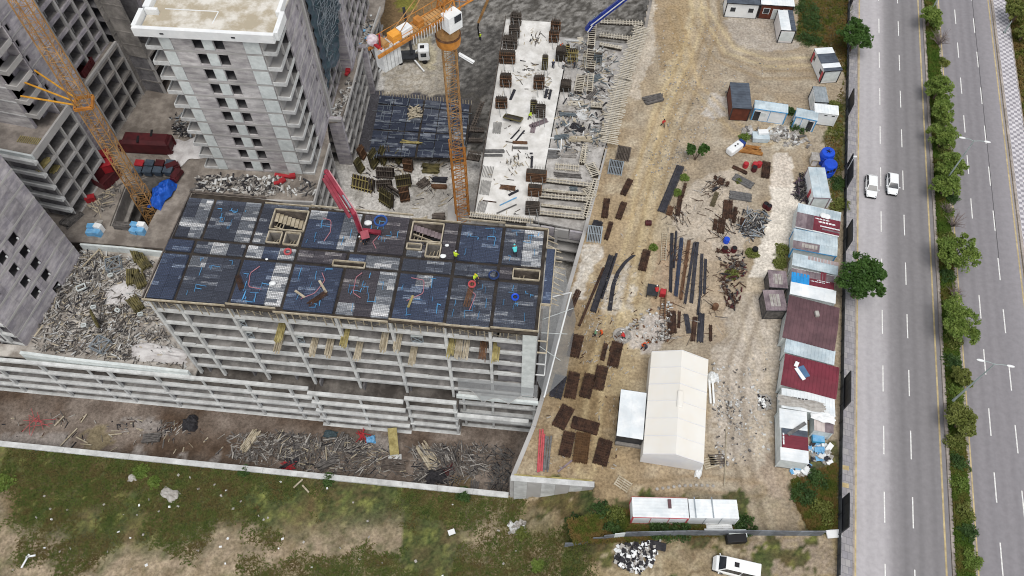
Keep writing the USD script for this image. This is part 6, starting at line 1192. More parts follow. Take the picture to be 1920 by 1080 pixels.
for a, b, w, m, word in (((1437, 305), (1434, 334), 1.3, REBAR, 'dark square stack beside the pale track'), ((1362, 377), (1359, 410), .9, REBAR, 'left dark stack on the pad'), ((1370, 377), (1369, 410), .6, REBAR, 'right dark stack on the pad'), ((1379, 390), (1375, 418), .6, REBAR, 'narrow stack below the two dark ones'), ((1376, 332), (1410, 350), 1.4, GREYBAR, 'grey mesh lying slanting on the pad'), ((1368, 366), (1408, 372), 1.6, GREYBAR, 'grey mesh below the slanting one'), ((1344, 362), (1335, 387), .7, mat('olive_bars', '7d7358', '665d47', 2, rough=.9, isl=.3), 'olive short stack on the pad'), ((1354, 335), (1350, 346), 1.0, REBAR, 'three little piles on the pad, middle'), ((1342, 331), (1340, 338), .5, REBAR, 'three little piles on the pad, left'), ((1365, 342), (1362, 350), .5, REBAR, 'three little piles on the pad, right'), ((1344, 352), (1337, 359), .4, DREBAR, 'tiny dark pile on the pad'), ((1374, 314), (1400, 326), .6, REBAR, 'dark bars left of the red drums'), ((1393, 410), (1391, 424), .7, REBAR, 'dark red stack beside the scrap'), ((1342, 412), (1339, 432), .6, REBAR, 'left brown stack at the pad bottom'), ((1354, 412), (1350, 438), 1.1, REBAR, 'right brown stack at the pad bottom'), ((1276, 368), (1270, 405), .7, REBAR, 'dark red strip on the west border of the pad'), ((1258, 388), (1254, 404), .9, BTIMBER, 'reddish strip beside the dark red strip'), ((1285, 345), (1278, 372), .5, REBAR, 'brown strip along the weeds')):
    strip_px(a, b, w, max(4, int(w * 9)), m, 'small reinforcement: ' + word, layers=3, cross=2)
t = np.linspace(0, 1, 14); mb = MB(); cv = np.array([PT(1188, 479), PT(1172, 492), PT(1158, 512), PT(1150, 535), PT(1146, 560), PT(1143, 583)]); s = np.linspace(0, 1, 6); cc = np.stack([np.interp(t, s, cv[:, i]) for i in range(3)], 1)
for k in range(7): mb.tube(cc + np.array((.09 * (k - 3), 0, .06 + .05 * (k % 2))) - cc[0], .05, 5)
mb.xform(cc[0]); one('bar_bundle', mb, DREBAR, 'curved black bundle of bars right of the crossing ones in the yard', 'rebar')
def slat_rack(px, py, w, h, rz, lean, m, label, nb=9):
    o = thing('slatted_frame', label, 'formwork', PT(px, py), rz); R = rot(0, lean)
    def bx(*a): mb = MB(); mb.box(*a); mb.v = [v @ R.T for v in mb.v]; return mb
    for x in (-w / 2, w / 2 - .1): bx(x, x + .1, -.05, .1, 0, h).put('stile', m, o)
    for k in range(nb): x = -w / 2 + .15 + (w - .3) * k / (nb - 1); bx(x - .05, x + .05, -.1, -.055, .02, h).put('slat', m, o)
    for z in (.1, h * .5, h - .15): bx(-w / 2, w / 2, .105, .2, z, z + .1).put('rail', m, o)
    bx(-w / 2, w / 2, .205, .24, .0, h).put('back', PLY, o)
slat_rack(1152, 328, 2.3, 2.4, -12, -35, STEEL, 'white slatted steel panel leaning at the edge of the yard, nearer one'); slat_rack(1166, 302, 2.2, 2.4, -14, -38, TIMBERD, 'brown slatted panel leaning behind the white one'); slat_rack(1113, 455, 2.2, 2.6, -8, -45, STEEL, 'white barred rack at the edge of the deep gap beside the deck')
for a, b, n, word in (((1246, 438), (1243, 490), 12, 'pale ladder lying beside the weeds'), ((1245, 545), (1241, 600), 12, 'rusty rail frame at the bending table')):
    p, q = PT(*a), PT(*b); o = thing('ladder', word, 'ladder', p); d = q - p
    for s_ in (-.35, .35): mb = MB(); mb.bar((s_, 0, .2), d + np.array((s_, 0, .2)), .1); mb.put('stile', TIMBER if 'pale' in word else BTIMBER, o)
    for k in range(n): c = d * ((k + .5) / n) + np.array((0, 0, .2)); mb = MB(); mb.bar(c - (.35, 0, 0), c + (.35, 0, 0), .07); mb.put('rung', TIMBER if 'pale' in word else BTIMBER, o)
bt = thing('bending_table', 'dark rebar bending table with red machine in the middle of the yard', 'workbench', PT(1222, 550), -12)
mb = MB(); mb.box(-.8, .8, -.9, 1.0, .75, .9); mb.put('table_top', DSTEEL, bt)
for x in (-.7, .7):
    for y in (-.8, .9): mb = MB(); mb.bar((x, y, 0), (x, y, .75), .12); mb.put('leg', DSTEEL, bt)
mb = MB(); mb.box(1.1, 1.9, -.4, .5, 0, 1.0); mb.put('red_machine', RED, bt); mb = MB(); mb.bar((1.9, .8, .6), (2.2, -4, .6), .2); mb.put('bench_rail', BTIMBER, bt)
def drum(px, py, m, label, r=.42, h=.9, lying=False):
    o = thing('drum', label, 'drum', PT(px, py)); mb = MB()
    if lying: mb.tube([(-h / 2, 0, r), (h / 2, 0, r)], r, 16)
    else: mb.tube([(0, 0, 0), (0, 0, h)], r, 16)
    mb.put('body', m, o)
    for k in (.33, .66): mb = MB(); mb.tube([(0, 0, h * k - .03), (0, 0, h * k + .03)] if not lying else [(-h / 2 + h * k - .03, 0, r), (-h / 2 + h * k + .03, 0, r)], r + .03, 16); mb.put('hoop', m, o)
    if not lying: mb = MB(); mb.tube([(0, 0, h), (0, 0, h + .02)], r * .88, 16); mb.put('lid', BLACK if m in (MAROON,) else m, o)
for px, py, m, word, ly in ((1397, 313, RED, 'single bright red drum', 0), (1414, 313, RED, 'red drum with cream lid in the group of three', 0), (1422, 312, RED, 'right red drum in the group of three', 0), (1413, 320, MAROON, 'front dark red drum in the group of three', 0), (1434, 388, MAROON, 'rusty drum at the edge of the pale track, left of two', 0), (1440, 392, MAROON, 'rusty drum at the edge of the pale track, right of two', 0), (1361, 454, BLUE, 'blue drum lying beside the weeds', 0), (1358, 471, MAROON, 'rusty drum left of the round one', 0), (1375, 471, MAROON, 'rusty open drum between weeds and machine', 0), (1414, 472, BLACK, 'black drum beside the dry shrub', 0), (1215, 421, MAROON, 'rusty drum lying alone on the tan track', 1), (1340, 578, BTIMBER, 'rusty tub by the short bundles', 0)):
    drum(px, py, m, word, lying=bool(ly))
plank_pile(1403, 281, 0, 4.6, 1.8, 18, -14, mat('orange_timber', 'c98f4e', 'a36c37', 1.5, rough=.8, isl=.3), 'splayed pile of orange planks beside the green weeds', 10)
plank_pile(1225, 187, 0, 3.6, 1.8, 22, 18, GREYW, 'grey pile of planks alone on the sandy track', 4)
plank_pile(1056, 870, 0, 2.4, 1.0, 1, 38, RUSTROOF, 'pinkish board lying in front of the mesh stacks', 2, .3)
plank_pile(1026, 850, 0, 5.0, .9, 10, 84, GREYBAR, 'grey bar cages lying near the corner of the retaining wall', 2); plank_pile(1014, 848, 0, 6.0, .8, 10, 84, REDC, 'red bar cages lying along the retaining wall', 2)
def pallet(px, py, rz, label, m=TIMBER, s=1.5):
    o = thing('pallet', label, 'pallet', PT(px, py), rz)
    for k in range(5): y = -s / 2 + s * (k + .5) / 5; mb = MB(); mb.box(-s * .65, s * .65, y - .09, y + .09, .12, .16); mb.put('board', m, o)
    for x in (-s * .6, 0, s * .6): mb = MB(); mb.box(x - .08, x + .08, -s / 2, s / 2, 0, .115); mb.put('bearer', m, o)
pallet(1168, 908, -35, 'pale pallet lying alone on the dirt above the two white containers'); pallet(1332, 868, 15, 'pale pallet at the corner of the white tent'); pallet(1344, 862, 5, 'slatted frame behind the pallet at the tent corner', TIMBERD)
mb = MB(); mb.obox((0, 0, .15), (8, .14, .12)); mb.xform(PT(1360, 855), 80); one('plank', mb, TIMBER, 'long thin pole lying right of the tent corner', 'plank')
heap('scrap_heap', 'grey metal scrap heap beside the pale concrete track', 'scrap', pz([(1395, 390), (1440, 400), (1430, 440), (1400, 455), (1385, 430)], 0), .01, 240, [STEEL, DARKD, PALE, GREYW], .3, 1.9, .1, .5, seed=41)
heap('scrap_heap', 'rusty machine parts and drums among weeds right of the pad', 'scrap', pz([(1345, 470), (1400, 470), (1395, 540), (1380, 580), (1360, 575), (1350, 520)], 0), .01, 230, [REBAR, DARKD, GREYW, REBAR, MAROON], .25, 1.1, .14, .5, seed=42)
heap('site_clutter', 'broken slabs and board bits on the dirt below the top cabins', 'rubble', pz([(1395, 235), (1510, 245), (1520, 280), (1440, 270), (1390, 255)], 0), .01, 150, [PALE, CONL, GREYW, COND], .4, 1.6, .4, .25, seed=43)
heap('site_clutter', 'stone and board litter over the ground beside the white tent', 'clutter', pz([(1335, 680), (1440, 660), (1455, 850), (1340, 880)], 0), .01, 300, [PALE, CONL, GREYW], .1, .4, .2, .06, seed=44)
heap('site_clutter', 'bar ends and offcuts over the reinforcement pad', 'clutter', pz([(1230, 420), (1345, 330), (1400, 420), (1350, 640), (1235, 640)], 0), .01, 420, [REBAR, GREYW, REBAR, TIMBERD, PALE], .3, 2.2, .06, .08, seed=45)
heap('site_clutter', 'bricks and crushed pallets beside the bending table', 'rubble', pz([(1205, 585), (1260, 565), (1255, 640), (1200, 645), (1150, 635)], 0), .01, 260, [PALE, CONL, GREYW, BTIMBER], .15, .6, .2, .2, seed=46)
heap('site_clutter', 'twigs, planks and pebbles over the tan yard', 'clutter', pz([(1040, 920), (1000, 880), (1090, 560), (1190, 400), (1250, 300), (1200, 560), (1170, 900)], 0), .01, 420, [PALE, PALE, TIMBER, COND, REBAR], .06, .7, .08, .04, seed=47, spread=3)
heap('loose_stones', 'loose stones over the sandy track in the upper yard', 'stones', pz([(1190, 330), (1240, 200), (1230, 60), (1330, 30), (1370, 110), (1520, 130), (1400, 160), (1330, 250), (1290, 320)], 0), .01, 420, [PALE, COND, PALE], .06, .35, .16, .03, seed=48, spread=4)
for k in range(11): 
    px, py = 1232 + 10.5 * k, 917 - 7 * math.sin(k / 10 * 2.2); mb = MB(); mb.mesh(trimesh.creation.icosphere(subdivisions=1, radius=.22)); mb.v = [v * (1, 1, .6) for v in mb.v]; mb.xform(PT(px, py) + (0, 0, .05)); one('white_stone', mb, PALE, 'white stone in the curved row on the dirt above the two containers', 'stone', 'curved row of white stones')
tk2 = thing('water_tank', 'white plastic tank with blue cap lying by the orange planks', 'tank', PT(1377, 282), 40)
mb = MB(); mb.mesh(rbox(-1.6, 1.3, -.7, .7, 0, 1.2, .25)); mb.put('body', WHITE, tk2, smooth=40); mb = MB(); mb.mesh(rbox(1.3, 1.9, -.65, .65, .1, 1.15, .2)); mb.put('end_cap', mat('navy_cap', '27408a', '20356f', 1), tk2)
for x in (-.2, .4): mb = MB(); mb.tube([(x, 0, 1.2), (x, 0, 1.3)], .14, 10); mb.put('cap', DSTEEL, tk2)
bx_ = thing('shuttle_box', 'pale blue grey plastic box with a stack on top below the blue trimmed cabins', 'box', PT(1424, 262), -4)
mb = MB(); mb.add([(x * (1.2 + .15 * k), y * (.7 + .1 * k), .05 + 1.0 * k) for k in (0, 1) for x, y in ((-1, -1), (1, -1), (1, 1), (-1, 1))], _BOXF); mb.put('body', BLUEROOF, bx_); mb = MB(); mb.obox((.3, .5, 1.3), (1.6, .9, .4), 8); mb.put('stack', WHITE, bx_)
# ------------------------------------------------------------------ cabins, sheds, tent
def sheet(c, ribs, th=.06, rib=.05, axis=0):
    """A roof sheet on four corners (bl, br, tr, tl) with raised ribs running from edge to edge."""
    c = np.array(c, float); mb = MB(); lo = c - (0, 0, th)
    mb.add(np.vstack([lo, c]), _BOXF)
    for k in range(ribs):
        t = (k + .5) / ribs
        a, b = (c[0] * (1 - t) + c[1] * t, c[3] * (1 - t) + c[2] * t) if axis == 0 else (c[0] * (1 - t) + c[3] * t, c[1] * (1 - t) + c[2] * t)
        mb.bar(a + (0, 0, .012), b + (0, 0, .012), .09, rib)
    return mb
def cabin(label, quad, zr, wall_m, roofs, windows=(), trim=None, name='site_cabin', cat='cabin', z0=0.0, gable=0.0, over=.12, grp=None, axis=0, seams=0, pitch=.45):
    """quad: the four roof corners in the survey (TL, TR, BR, BL). roofs: (x0, x1, y0, y1, material) fractions. windows: (side, u, width, z0, height, material)."""
    c = [P(a, b, zr) for a, b in quad]; m, L, Wd, rz = quad_fit(c)
    o = thing(name, label, cat, (m[0], m[1], z0), rz, grp)
    w, d, h = L / 2 - over, Wd / 2 - over, zr - .12 - z0
    if gable: h -= gable
    t = .1
    for nm, bx in (('front_wall', (-w, w, -d, -d + t)), ('back_wall', (-w, w, d - t, d)), ('side_wall', (-w, -w + t, -d + t, d - t)), ('side_wall', (w - t, w, -d + t, d - t))):
        mb = MB(); mb.box(*bx, .08, h); mb.put(nm, wall_m, o)
    mb = MB(); mb.box(-w - .03, w + .03, -d - .03, d + .03, 0, .08); mb.put('base_frame', trim or DSTEEL, o)
    if seams:
        for k in range(1, seams + 1):
            x = -w + 2 * w * k / (seams + 1); mb = MB(); mb.box(x - .04, x + .04, -d - .03, -d, .08, h); mb.put('wall_strip', trim or STEEL, o)
    for sx in (-1, 1):
        for sy in (-1, 1): mb = MB(); mb.box(sx * w - .08, sx * w + .08, sy * d - .08, sy * d + .08, .09, h - .01); mb.put('corner_post', trim or wall_m, o)
    X = lambda f: -L / 2 + L * f
    def zt(yf): return zr - z0 - (gable * abs(yf - .5) * 2 if gable else .06 * yf)
    k = 0
    for (x0, x1, y0, y1, mm) in roofs:
        lift = .004 + .012 * k; k += 1
        for ya, yb in (((y0, .5), (.5, y1)) if gable and y0 < .5 < y1 else ((y0, y1),)):
            cc = [(X(x0), -Wd / 2 + Wd * ya, zt(ya) + lift), (X(x1), -Wd / 2 + Wd * ya, zt(ya) + lift), (X(x1), -Wd / 2 + Wd * yb, zt(yb) + lift), (X(x0), -Wd / 2 + Wd * yb, zt(yb) + lift)]
            span = (x1 - x0) * L if axis == 0 else (yb - ya) * Wd
            sheet(cc, max(1, int(span / pitch)), axis=axis).put('roof_sheet', mm, o)
    if trim is not None:
        for p, q in (((-L / 2, -Wd / 2, zt(0) - .08), (L / 2, -Wd / 2, zt(0) - .08)), ((-L / 2, Wd / 2, zt(1) - .08), (L / 2, Wd / 2, zt(1) - .08))):
            mb = MB(); mb.bar(p, q, .12, .14); mb.put('roof_trim', trim, o)
    if gable:
        for sx in (-1, 1):
            mb = MB(); x0, x1 = (sx * w - .05, sx * w + .05); v = [(x, y, z) for x in (x0, x1) for y, z in ((-d, h), (d, h), (0, h + gable * .93))]; mb.add(v, [(0, 2, 1), (3, 4, 5), (0, 1, 4), (0, 4, 3), (1, 2, 5), (1, 5, 4), (2, 0, 3), (2, 3, 5)]); mb.put('gable', wall_m, o)
    for (side, u, ww, za, hh, mm) in windows:
        nm = 'door' if za < .3 else 'window'
        def wb(e, grow, m2, nm2, par):
            mb = MB()
            if side == 'front': mb.box(-w + 2 * w * u - ww / 2 - grow, -w + 2 * w * u + ww / 2 + grow, -d - e, -d - e + .03, za - grow, za + hh + grow)
            else: sx = -1 if side == 'left' else 1; x = sx * (w + e); mb.box(min(x, x - sx * .03), max(x, x - sx * .03), -d + 2 * d * u - ww / 2 - grow, -d + 2 * d * u + ww / 2 + grow, za - grow, za + hh + grow)
            return mb.put(nm2, m2, par)
        f = wb(.03, .09, WHITE if mm is not WHITE else STEEL, nm, o); wb(.045, 0, mm, 'pane' if nm == 'window' else 'leaf', f)
    o.SetCustomDataByKey('label', label)
    return o, (L, Wd)
full = lambda m: [(0, 1, 0, 1, m)]
BROWNW = mat('brown_panel_wall', '6b3a2b', '582e22', 1, rough=.7); CREAMW = mat('cream_wall', 'ece9e6', 'dcd8d5', 1, rough=.7)
W_ = WHITEROOF; F_ = 'front'
cabin('long cabin with slate roof and two small windows at the top edge', [(1363, -18), (1426, -15), (1424.5, 9.5), (1362, 4.5)], 3.2, WHITE, full(GREYROOF), [(F_, .22, .9, 1.3, .9, GLASSD), (F_, .78, .9, 1.3, .9, GLASSD)], DSTEEL)
cabin('brown walled cabin with a white roof at the top edge', [(1427, -16), (1489, -12), (1489, 12), (1426, 8)], 3.2, BROWNW, full(W_), [(F_, .2, 1.0, 1.2, 1.1, GLASSD), (F_, .8, 1.0, 1.2, 1.0, GLASSD), (F_, .5, 1.0, .1, 2.1, PLASTER)], DSTEEL)
cabin('white container cabin with a slate strip along its roof, below the brown walled cabin', [(1462, 18), (1490, 19.5), (1490, 57), (1461.5, 56)], 2.9, CREAMW, [(0, .66, 0, 1, W_), (.66, 1, 0, 1, GREYROOF)], [(F_, .5, 2.4, .5, 1.9, PLASTER)], DSTEEL, over=.05, axis=1)
cabin('cabin with white and slate banded roof standing askew by the pavement', [(1525.5, 90), (1558.5, 88), (1582, 131), (1548, 134)], 2.9, WHITE, [(0, 1, .74, 1, W_), (0, 1, .32, .74, GREYROOF), (0, 1, .13, .32, W_), (0, 1, 0, .13, GREYROOF)], [(F_, .5, 2.6, .45, 2.1, PLASTER), ('left', .2, .8, 1.1, 1.0, GLASSD), ('left', .82, .7, 1.1, 1.0, GLASSD), ('left', .08, .6, .2, 2.1, REDC), ('left', .93, .6, .2, 2.1, REDC)], DSTEEL, axis=1)
cabin('brown cabin with a ribbed slate roof on the edge of the sandy track', [(1370, 154), (1406, 155.5), (1409, 204), (1372, 201.5)], 3.0, BROWNW, full(GREYROOF), (), DSTEEL, axis=1, pitch=.55)
BT = mat('blue_trim', '4f9fd4', '4590c4', 1, rough=.5)
cabin('wide white cabin with blue trim and grey roof next to the brown slate roofed one', [(1415.6, 187), (1478.5, 196), (1477.5, 212), (1414.5, 203)], 2.8, WHITE, full(BLUEROOF), [(F_, .12, 1.0, .1, 2.0, GLASSD), (F_, .3, .9, 1.2, .7, PLASTER)], BT, seams=1)
cabin('small white cabin with blue trim and an open door beside green shrubs', [(1495, 202), (1536, 210), (1532.5, 226.5), (1491, 217.5)], 2.8, WHITE, full(BLUEROOF), [(F_, .78, .9, .1, 2.1, GLASSD), (F_, .55, .8, .1, 2.1, PLASTER)], BT, seams=2)
cabin('grey roofed container behind the white blue trimmed cabin', [(1527, 161.5), (1551, 162.5), (1552, 192), (1527, 190.5)], 2.8, WHITE, full(mat('mid_grey_roof', 'a3abb0', '8d969c', .8, rough=.6, stain=.25)), [('left', .5, 1.6, .6, 1.6, PLASTER)], DSTEEL, over=.05)
cabin('plain white cabin with two small dark slots nearest the pavement', [(1528, 193), (1573, 198), (1572.5, 216), (1527, 210)], 2.8, WHITE, full(W_), [(F_, .5, .5, 2.2, .18, BLACK), (F_, .83, .5, 2.2, .18, BLACK)], None)
cabin('pale container with a long slit in its roof below the blue tanks', [(1517, 312.5), (1548, 314), (1556.5, 371.5), (1524, 370)], 2.8, WHITE, full(BLUEROOF), [(F_, .5, 3.0, .4, 2.1, PLASTER), ('left', .3, .8, .2, 2.0, REDC)], mat('mauve_trim', '8f7d84', '7f6e75', 1), over=.06, pitch=3)
G2 = 'row of patched sheet roofed huts along the pavement'
hut = lambda label, q, roofs, wall=PLASTER, trim=None, zr=2.75, **k: cabin(label, q, zr, wall, roofs, (), trim, 'hut', 'hut', grp=G2, **k)
RR_, BB_, RU = REDROOF, BLUEROOF, RUSTROOF
hut('topmost hut of the pavement row, roof part white, part mauve, part striped red', [(1496.5, 380.5), (1577, 398), (1574, 443.5), (1492, 424.5)], [(0, 1, .62, 1, BB_), (0, .24, 0, .62, RU), (.24, .4, 0, .62, mat('dark_mauve_sheet', '75656b', '64565c', 1, rough=.8)), (.4, 1, .02, .62, RR_), (.5, .9, .38, .44, W_), (.42, .75, .5, .54, W_), (.55, 1, .22, .26, W_), (.6, 1, .1, .16, RU)], trim=WHITE)
hut('pale blue hut with a mauve lower edge, second in the pavement row', [(1491, 425), (1573, 444), (1569, 476), (1485, 465.5)], [(0, 1, .38, 1, BB_), (0, .6, 0, .37, RU), (.6, 1, .0, .37, BB_), (.2, .55, .12, .3, PALE)], gable=.25, trim=BT)
hut('pale blue hut with a pinkish board along its top edge, third in the pavement row', [(1487.5, 473), (1573.5, 493), (1570, 515.5), (1485, 497)], [(0, 1, 0, 1, BB_), (.32, 1, .72, 1.02, mat('pinkish_board', 'b8a7a6', 'a69695', 1, rough=.8))])
hut('hut roofed with a bright blue sheet and red sheets beside the big tree', [(1485, 503), (1568, 517), (1560, 544), (1484, 527)], [(0, 1, .5, 1, RU), (0, .42, .0, .72, SKYBLUE), (.42, 1, 0, .5, RR_), (.68, .82, .3, 1.1, RR_), (.45, .8, .3, .35, W_), (.6, .9, .42, .46, W_)], trim=WHITE)
hut('white hut between the blue and red patched one and the brown roof', [(1483, 527.5), (1568, 544.5), (1567, 570), (1481, 550)], full(W_), pitch=2.2)
hut('hut with the broad brown roof in the pavement row', [(1480, 550.5), (1575.5, 574.5), (1567, 657), (1469, 630)], full(BROWNROOF), gable=.35, zr=3.1)
hut('white hut between the brown roof and the red roof', [(1472.5, 633), (1567, 657.5), (1564, 685), (1472, 660)], full(BB_))
hut('hut with the plain maroon red roof and a torn blue patch', [(1472, 661.5), (1575, 688.5), (1568.5, 748), (1465, 720.5)], full(RR_), gable=.15, zr=2.95)
hut('white hut with crumpled sheeting on its roof below the red one', [(1471, 723.5), (1567, 748), (1564.5, 776), (1460, 767)], [(0, 1, 0, 1, W_), (.2, .5, .55, .63, mat('dark_plank_roof', '5d5a5c', '4e4b4d', 1)), (.2, .6, .28, .52, RU)])
hut('last hut of the row, roof in white, slate, red and white bands', [(1467.5, 764), (1517, 775), (1512.5, 867), (1457, 863)], [(0, 1, .62, 1, W_), (.08, 1, .5, .62, GREYROOF), (.08, 1, .24, .5, RR_), (0, 1, 0, .24, W_), (.1, .15, .3, .52, W_)], axis=1)
hut('small hut of pinkish boards beside the last white, slate and red banded one', [(1527.5, 773), (1565, 777), (1561, 814), (1525.5, 805)], [(0, .55, 0, .7, mat('pale_pink_board', 'd2c8c3', 'bdb2ad', 1)), (.55, 1, 0, .7, RU), (0, 1, .7, 1, PALE)], zr=2.4)
drape(1543, 779, 2.5, 3.0, 1.8, .35, -14, WHITE, 'white sheeting thrown over the small pinkish hut', 31, 'sheeting', 'sheet'); drape(1503, 757, 2.82, 6.0, 1.3, .3, -12, PALE, 'crumpled pale sheeting along the roof below the red hut', 32, 'sheeting', 'sheet')
mb = MB(); mb.obox((0, 0, .02), (1.4, 1.7, .03), 20); mb.xform(P(1504, 698, 2.97)); one('torn_sheeting', mb, mat('slate_blue_patch', '56789c', '4a6a8c', 1), 'slate blue torn patch on the maroon red roof', 'sheet'); mb = MB(); mb.obox((0, 0, .05), (.5, 1.9, .04), 24); mb.obox((-.2, 1.4, .05), (.5, .8, .04), -30); mb.xform(P(1500, 701, 3.0)); one('plank', mb, WHITE, 'white board on the torn patch of the maroon roof', 'board')
mb = MB(); mb.obox((0, 0, .2), (.5, .8, .4)); mb.xform(P(1531, 590, 3.1)); one('vent_box', mb, PALE, 'white vent box on the brown roof', 'vent')
for px, py, word in ((1544, 404, 'left'), (1551, 406, 'right')): mb = MB(); mb.mesh(trimesh.creation.icosphere(subdivisions=2, radius=.5)); mb.v = [v * (1, 1, .35) for v in mb.v]; mb.xform(P(px, py, 2.95)); one('satellite_dish', mb, WHITE, 'white round dish on the topmost hut roof, ' + word, 'dish')
mb = MB(); mb.obox((0, 0, .03), (3.0, .45, .05), 32); mb.xform(P(1494, 804, 2.85)); one('plank', mb, GREYBAR, 'grey board lying aslant on the slate band of the last hut', 'board')
for q, label, wm in (([(1444, 507), (1476, 508), (1476, 541), (1439, 537)], 'grey glazed lean to shed beside the white hut, upper', GREYW), ([(1437, 544), (1474, 544), (1472, 582), (1430, 581)], 'grey glazed lean to shed above a worker in a lime vest, lower', GREYW)):
    o, (L, Wd) = cabin(label, q, 2.6, wm, [(0, 1, 0, 1, RUSTROOF), (.25, .75, .2, .8, PALE)], (), DSTEEL, 'lean_to', 'shed')
for k in range(4): pass
o = thing('timber_porch', 'open timber porch frame in front of the lower glazed shed', 'porch', PT(1452, 588), -12)
for x in (-1.6, -.4, .9, 1.9): mb = MB(); mb.bar((x, -.6, 0), (x, .8, 2.3), .1); mb.put('post', TIMBER, o)
mb = MB(); mb.bar((-1.7, -.5, 1.1), (2, -.5, 1.3), .09); mb.bar((-1.7, .5, 2.2), (2, .5, 2.3), .09); mb.put('rail', TIMBER, o)
# white tent and the lean-to beside it
q = [P(a, b, 2.9) for a, b in ((1222, 660), (1328, 674.5), (1319, 868), (1206, 852))]; m_, TL, TW, trz = quad_fit([q[1], q[2], q[3], q[0]])
TENT = mat('white_tent_fabric', 'f4f2ec', 'e6e2d9', .35, rough=.6, stain=.1); TENTE = mat('tent_gable_fabric', 'e6e5e4', 'd9dade', .3, rough=.6)
tent = thing('storage_tent', 'large white gabled storage tent in the yard', 'tent', (m_[0], m_[1], 0), trz)
h0, h1 = 2.9, 4.5
for sy in (-1, 1):
    n = 6
    for k in range(n):
        x0, x1 = -TL / 2 + TL * k / n, -TL / 2 + TL * (k + 1) / n
        for j in range(2):
            f0, f1 = j / 2, (j + 1) / 2; v = [(x, sy * TW / 2 * (1 - f), h0 + (h1 - h0) * f - .05 * math.sin(math.pi * f)) for x, f in ((x0 + .01, f0), (x1 - .01, f0), (x1 - .01, f1), (x0 + .01, f1))]; mb = MB(); v = np.array(v); mb.add(np.vstack([v - (0, 0, .04), v]), _BOXF); mb.put('roof_panel', TENT, tent)
        mb = MB(); mb.box(x0 + .01, x1 - .01, sy * TW / 2 - .03, sy * TW / 2 + .03, .05, h0 - .03); mb.put('side_panel', TENT, tent)
    for k in range(n + 1): x = -TL / 2 + TL * k / n; mb = MB(); mb.bar((x, sy * TW / 2, h0 + .03), (x, 0, h1 + .03), .1, .05); mb.put('roof_rib', TENTE, tent)
for sx in (-1, 1):
    mb = MB(); x = sx * (TL / 2 - .03); v = [(xx, y, z) for xx in (x - .03, x + .03) for y, z in ((-TW / 2, .05), (TW / 2, .05), (TW / 2, h0), (0, h1), (-TW / 2, h0))]; mb.add(v, [(0, 1, 2), (0, 2, 3), (0, 3, 4), (5, 7, 6), (5, 8, 7), (5, 9, 8)]); mb.put('gable', TENTE, tent)
mb = MB(); mb.box(-TL / 2 - .06, -TL / 2 + .02, -TW / 2, TW / 2, 2.75, 2.9); mb.put('green_edge', mat('mint_edge', 'a9cdbb', '98bfac', 1), tent)
mb = MB(); mb.mesh(rbox(-TL * .1, TL * .07, -.25, .55, h1 - .25, h1 + .22, .2)); mb.put('roof_vent', TENT, tent)
cabin('white flat roofed store beside the tent', [(1164.5, 729.5), (1212, 736.5), (1206, 824.5), (1156, 817)], 2.6, DSTEEL, full(W_), (), DSTEEL, 'store', 'store', pitch=4)
mb = MB(); mb.box(-1.7, 1.7, -.7, .7, 0, .5); mb.xform(PT(1178, 829), -9); one('concrete_step', mb, COND, 'grey block step at the south end of the white store', 'step')
drape(1311, 880, .05, 2.4, .8, .5, 70, WHITE, 'white cloth end hanging at the tent corner', 33, 'white_cloth', 'cloth'); drape(1337, 709, .05, 1.4, 1.4, .9, 0, WHITE, 'white sack beside the east wall of the tent', 34, 'white_sack', 'sack')
o = thing('white_profiles', 'pair of white profiles leaning by the east wall of the tent', 'profiles', PT(1333, 735), 86)
for y in (-.25, .2): mb = MB(); mb.obox((0, y, .3), (3.6, .25, .12)); mb.put('profile', WHITE, o)
# two white containers at the bottom
for q, label, wm, tr_ in (([(1187, 932), (1289, 934), (1292, 972), (1184.5, 969)], 'white ribbed container with red trim beside the wall of sheets, left one', WHITE, REDC), ([(1291, 935), (1381, 937), (1386.5, 972.5), (1293.5, 971)], 'white ribbed container with roof bars, right one', WHITE, None)):
    o, (L, Wd) = cabin(label, q, 2.8, wm, full(W_), (), tr_, 'container', 'container', seams=2, over=.06, axis=1, pitch=.38)
    if tr_: mb = MB(); mb.box(L * .14, L * .2, -.1, Wd / 2 - .2, 2.86, 2.92); mb.put('roof_hatch', BROWNROOF, o)
    else:
        for f in (-.38, -.02): mb = MB(); mb.box(L * f - .06, L * f + .06, -Wd / 2, Wd / 2 + .2, 2.87, 2.97); mb.put('roof_bar', STEEL, o)
plank_pile(1348, 990, 0.1, 3.6, 1.2, 8, 2, WHITE, 'stack of white sheets on the grass below the right container', 3, .1)
# water tanks
for px, py, torn, word in ((1554, 284, False, 'intact, with a star shaped lid'), (1558.5, 306, True, 'with a torn top')):
    o = thing('water_tank', 'large round blue water tank near the pavement, ' + word, 'tank', (*P(px, py, 2.5)[:2], 0)); mb = MB(); mb.mesh(lathe([(0, .05), (1.05, .05), (1.1, .3), (1.1, 2.2), (1.0, 2.45), (.0, 2.55)], 28)); mb.put('body', BLUE, o, smooth=40)
    for z in (.7, 1.3, 1.9): mb = MB(); mb.mesh(lathe([(1.08, z - .05), (1.14, z), (1.08, z + .05)], 28)); mb.put('hoop', BLUE, o)
    if torn: mb = MB(); 
    for k in range(5): a = k * 1.257; mb = MB(); mb.obox((.22 * math.cos(a), .22 * math.sin(a), 2.58) if not torn else (.5 + .2 * k - .9, -1.0 + .1 * (k % 2), 1.6 + .12 * k), (.4, .12, .06) if not torn else (.3, .25, .5), math.degrees(a) if not torn else 0); mb.put('lid_vane' if not torn else 'torn_edge', BLACK, o)
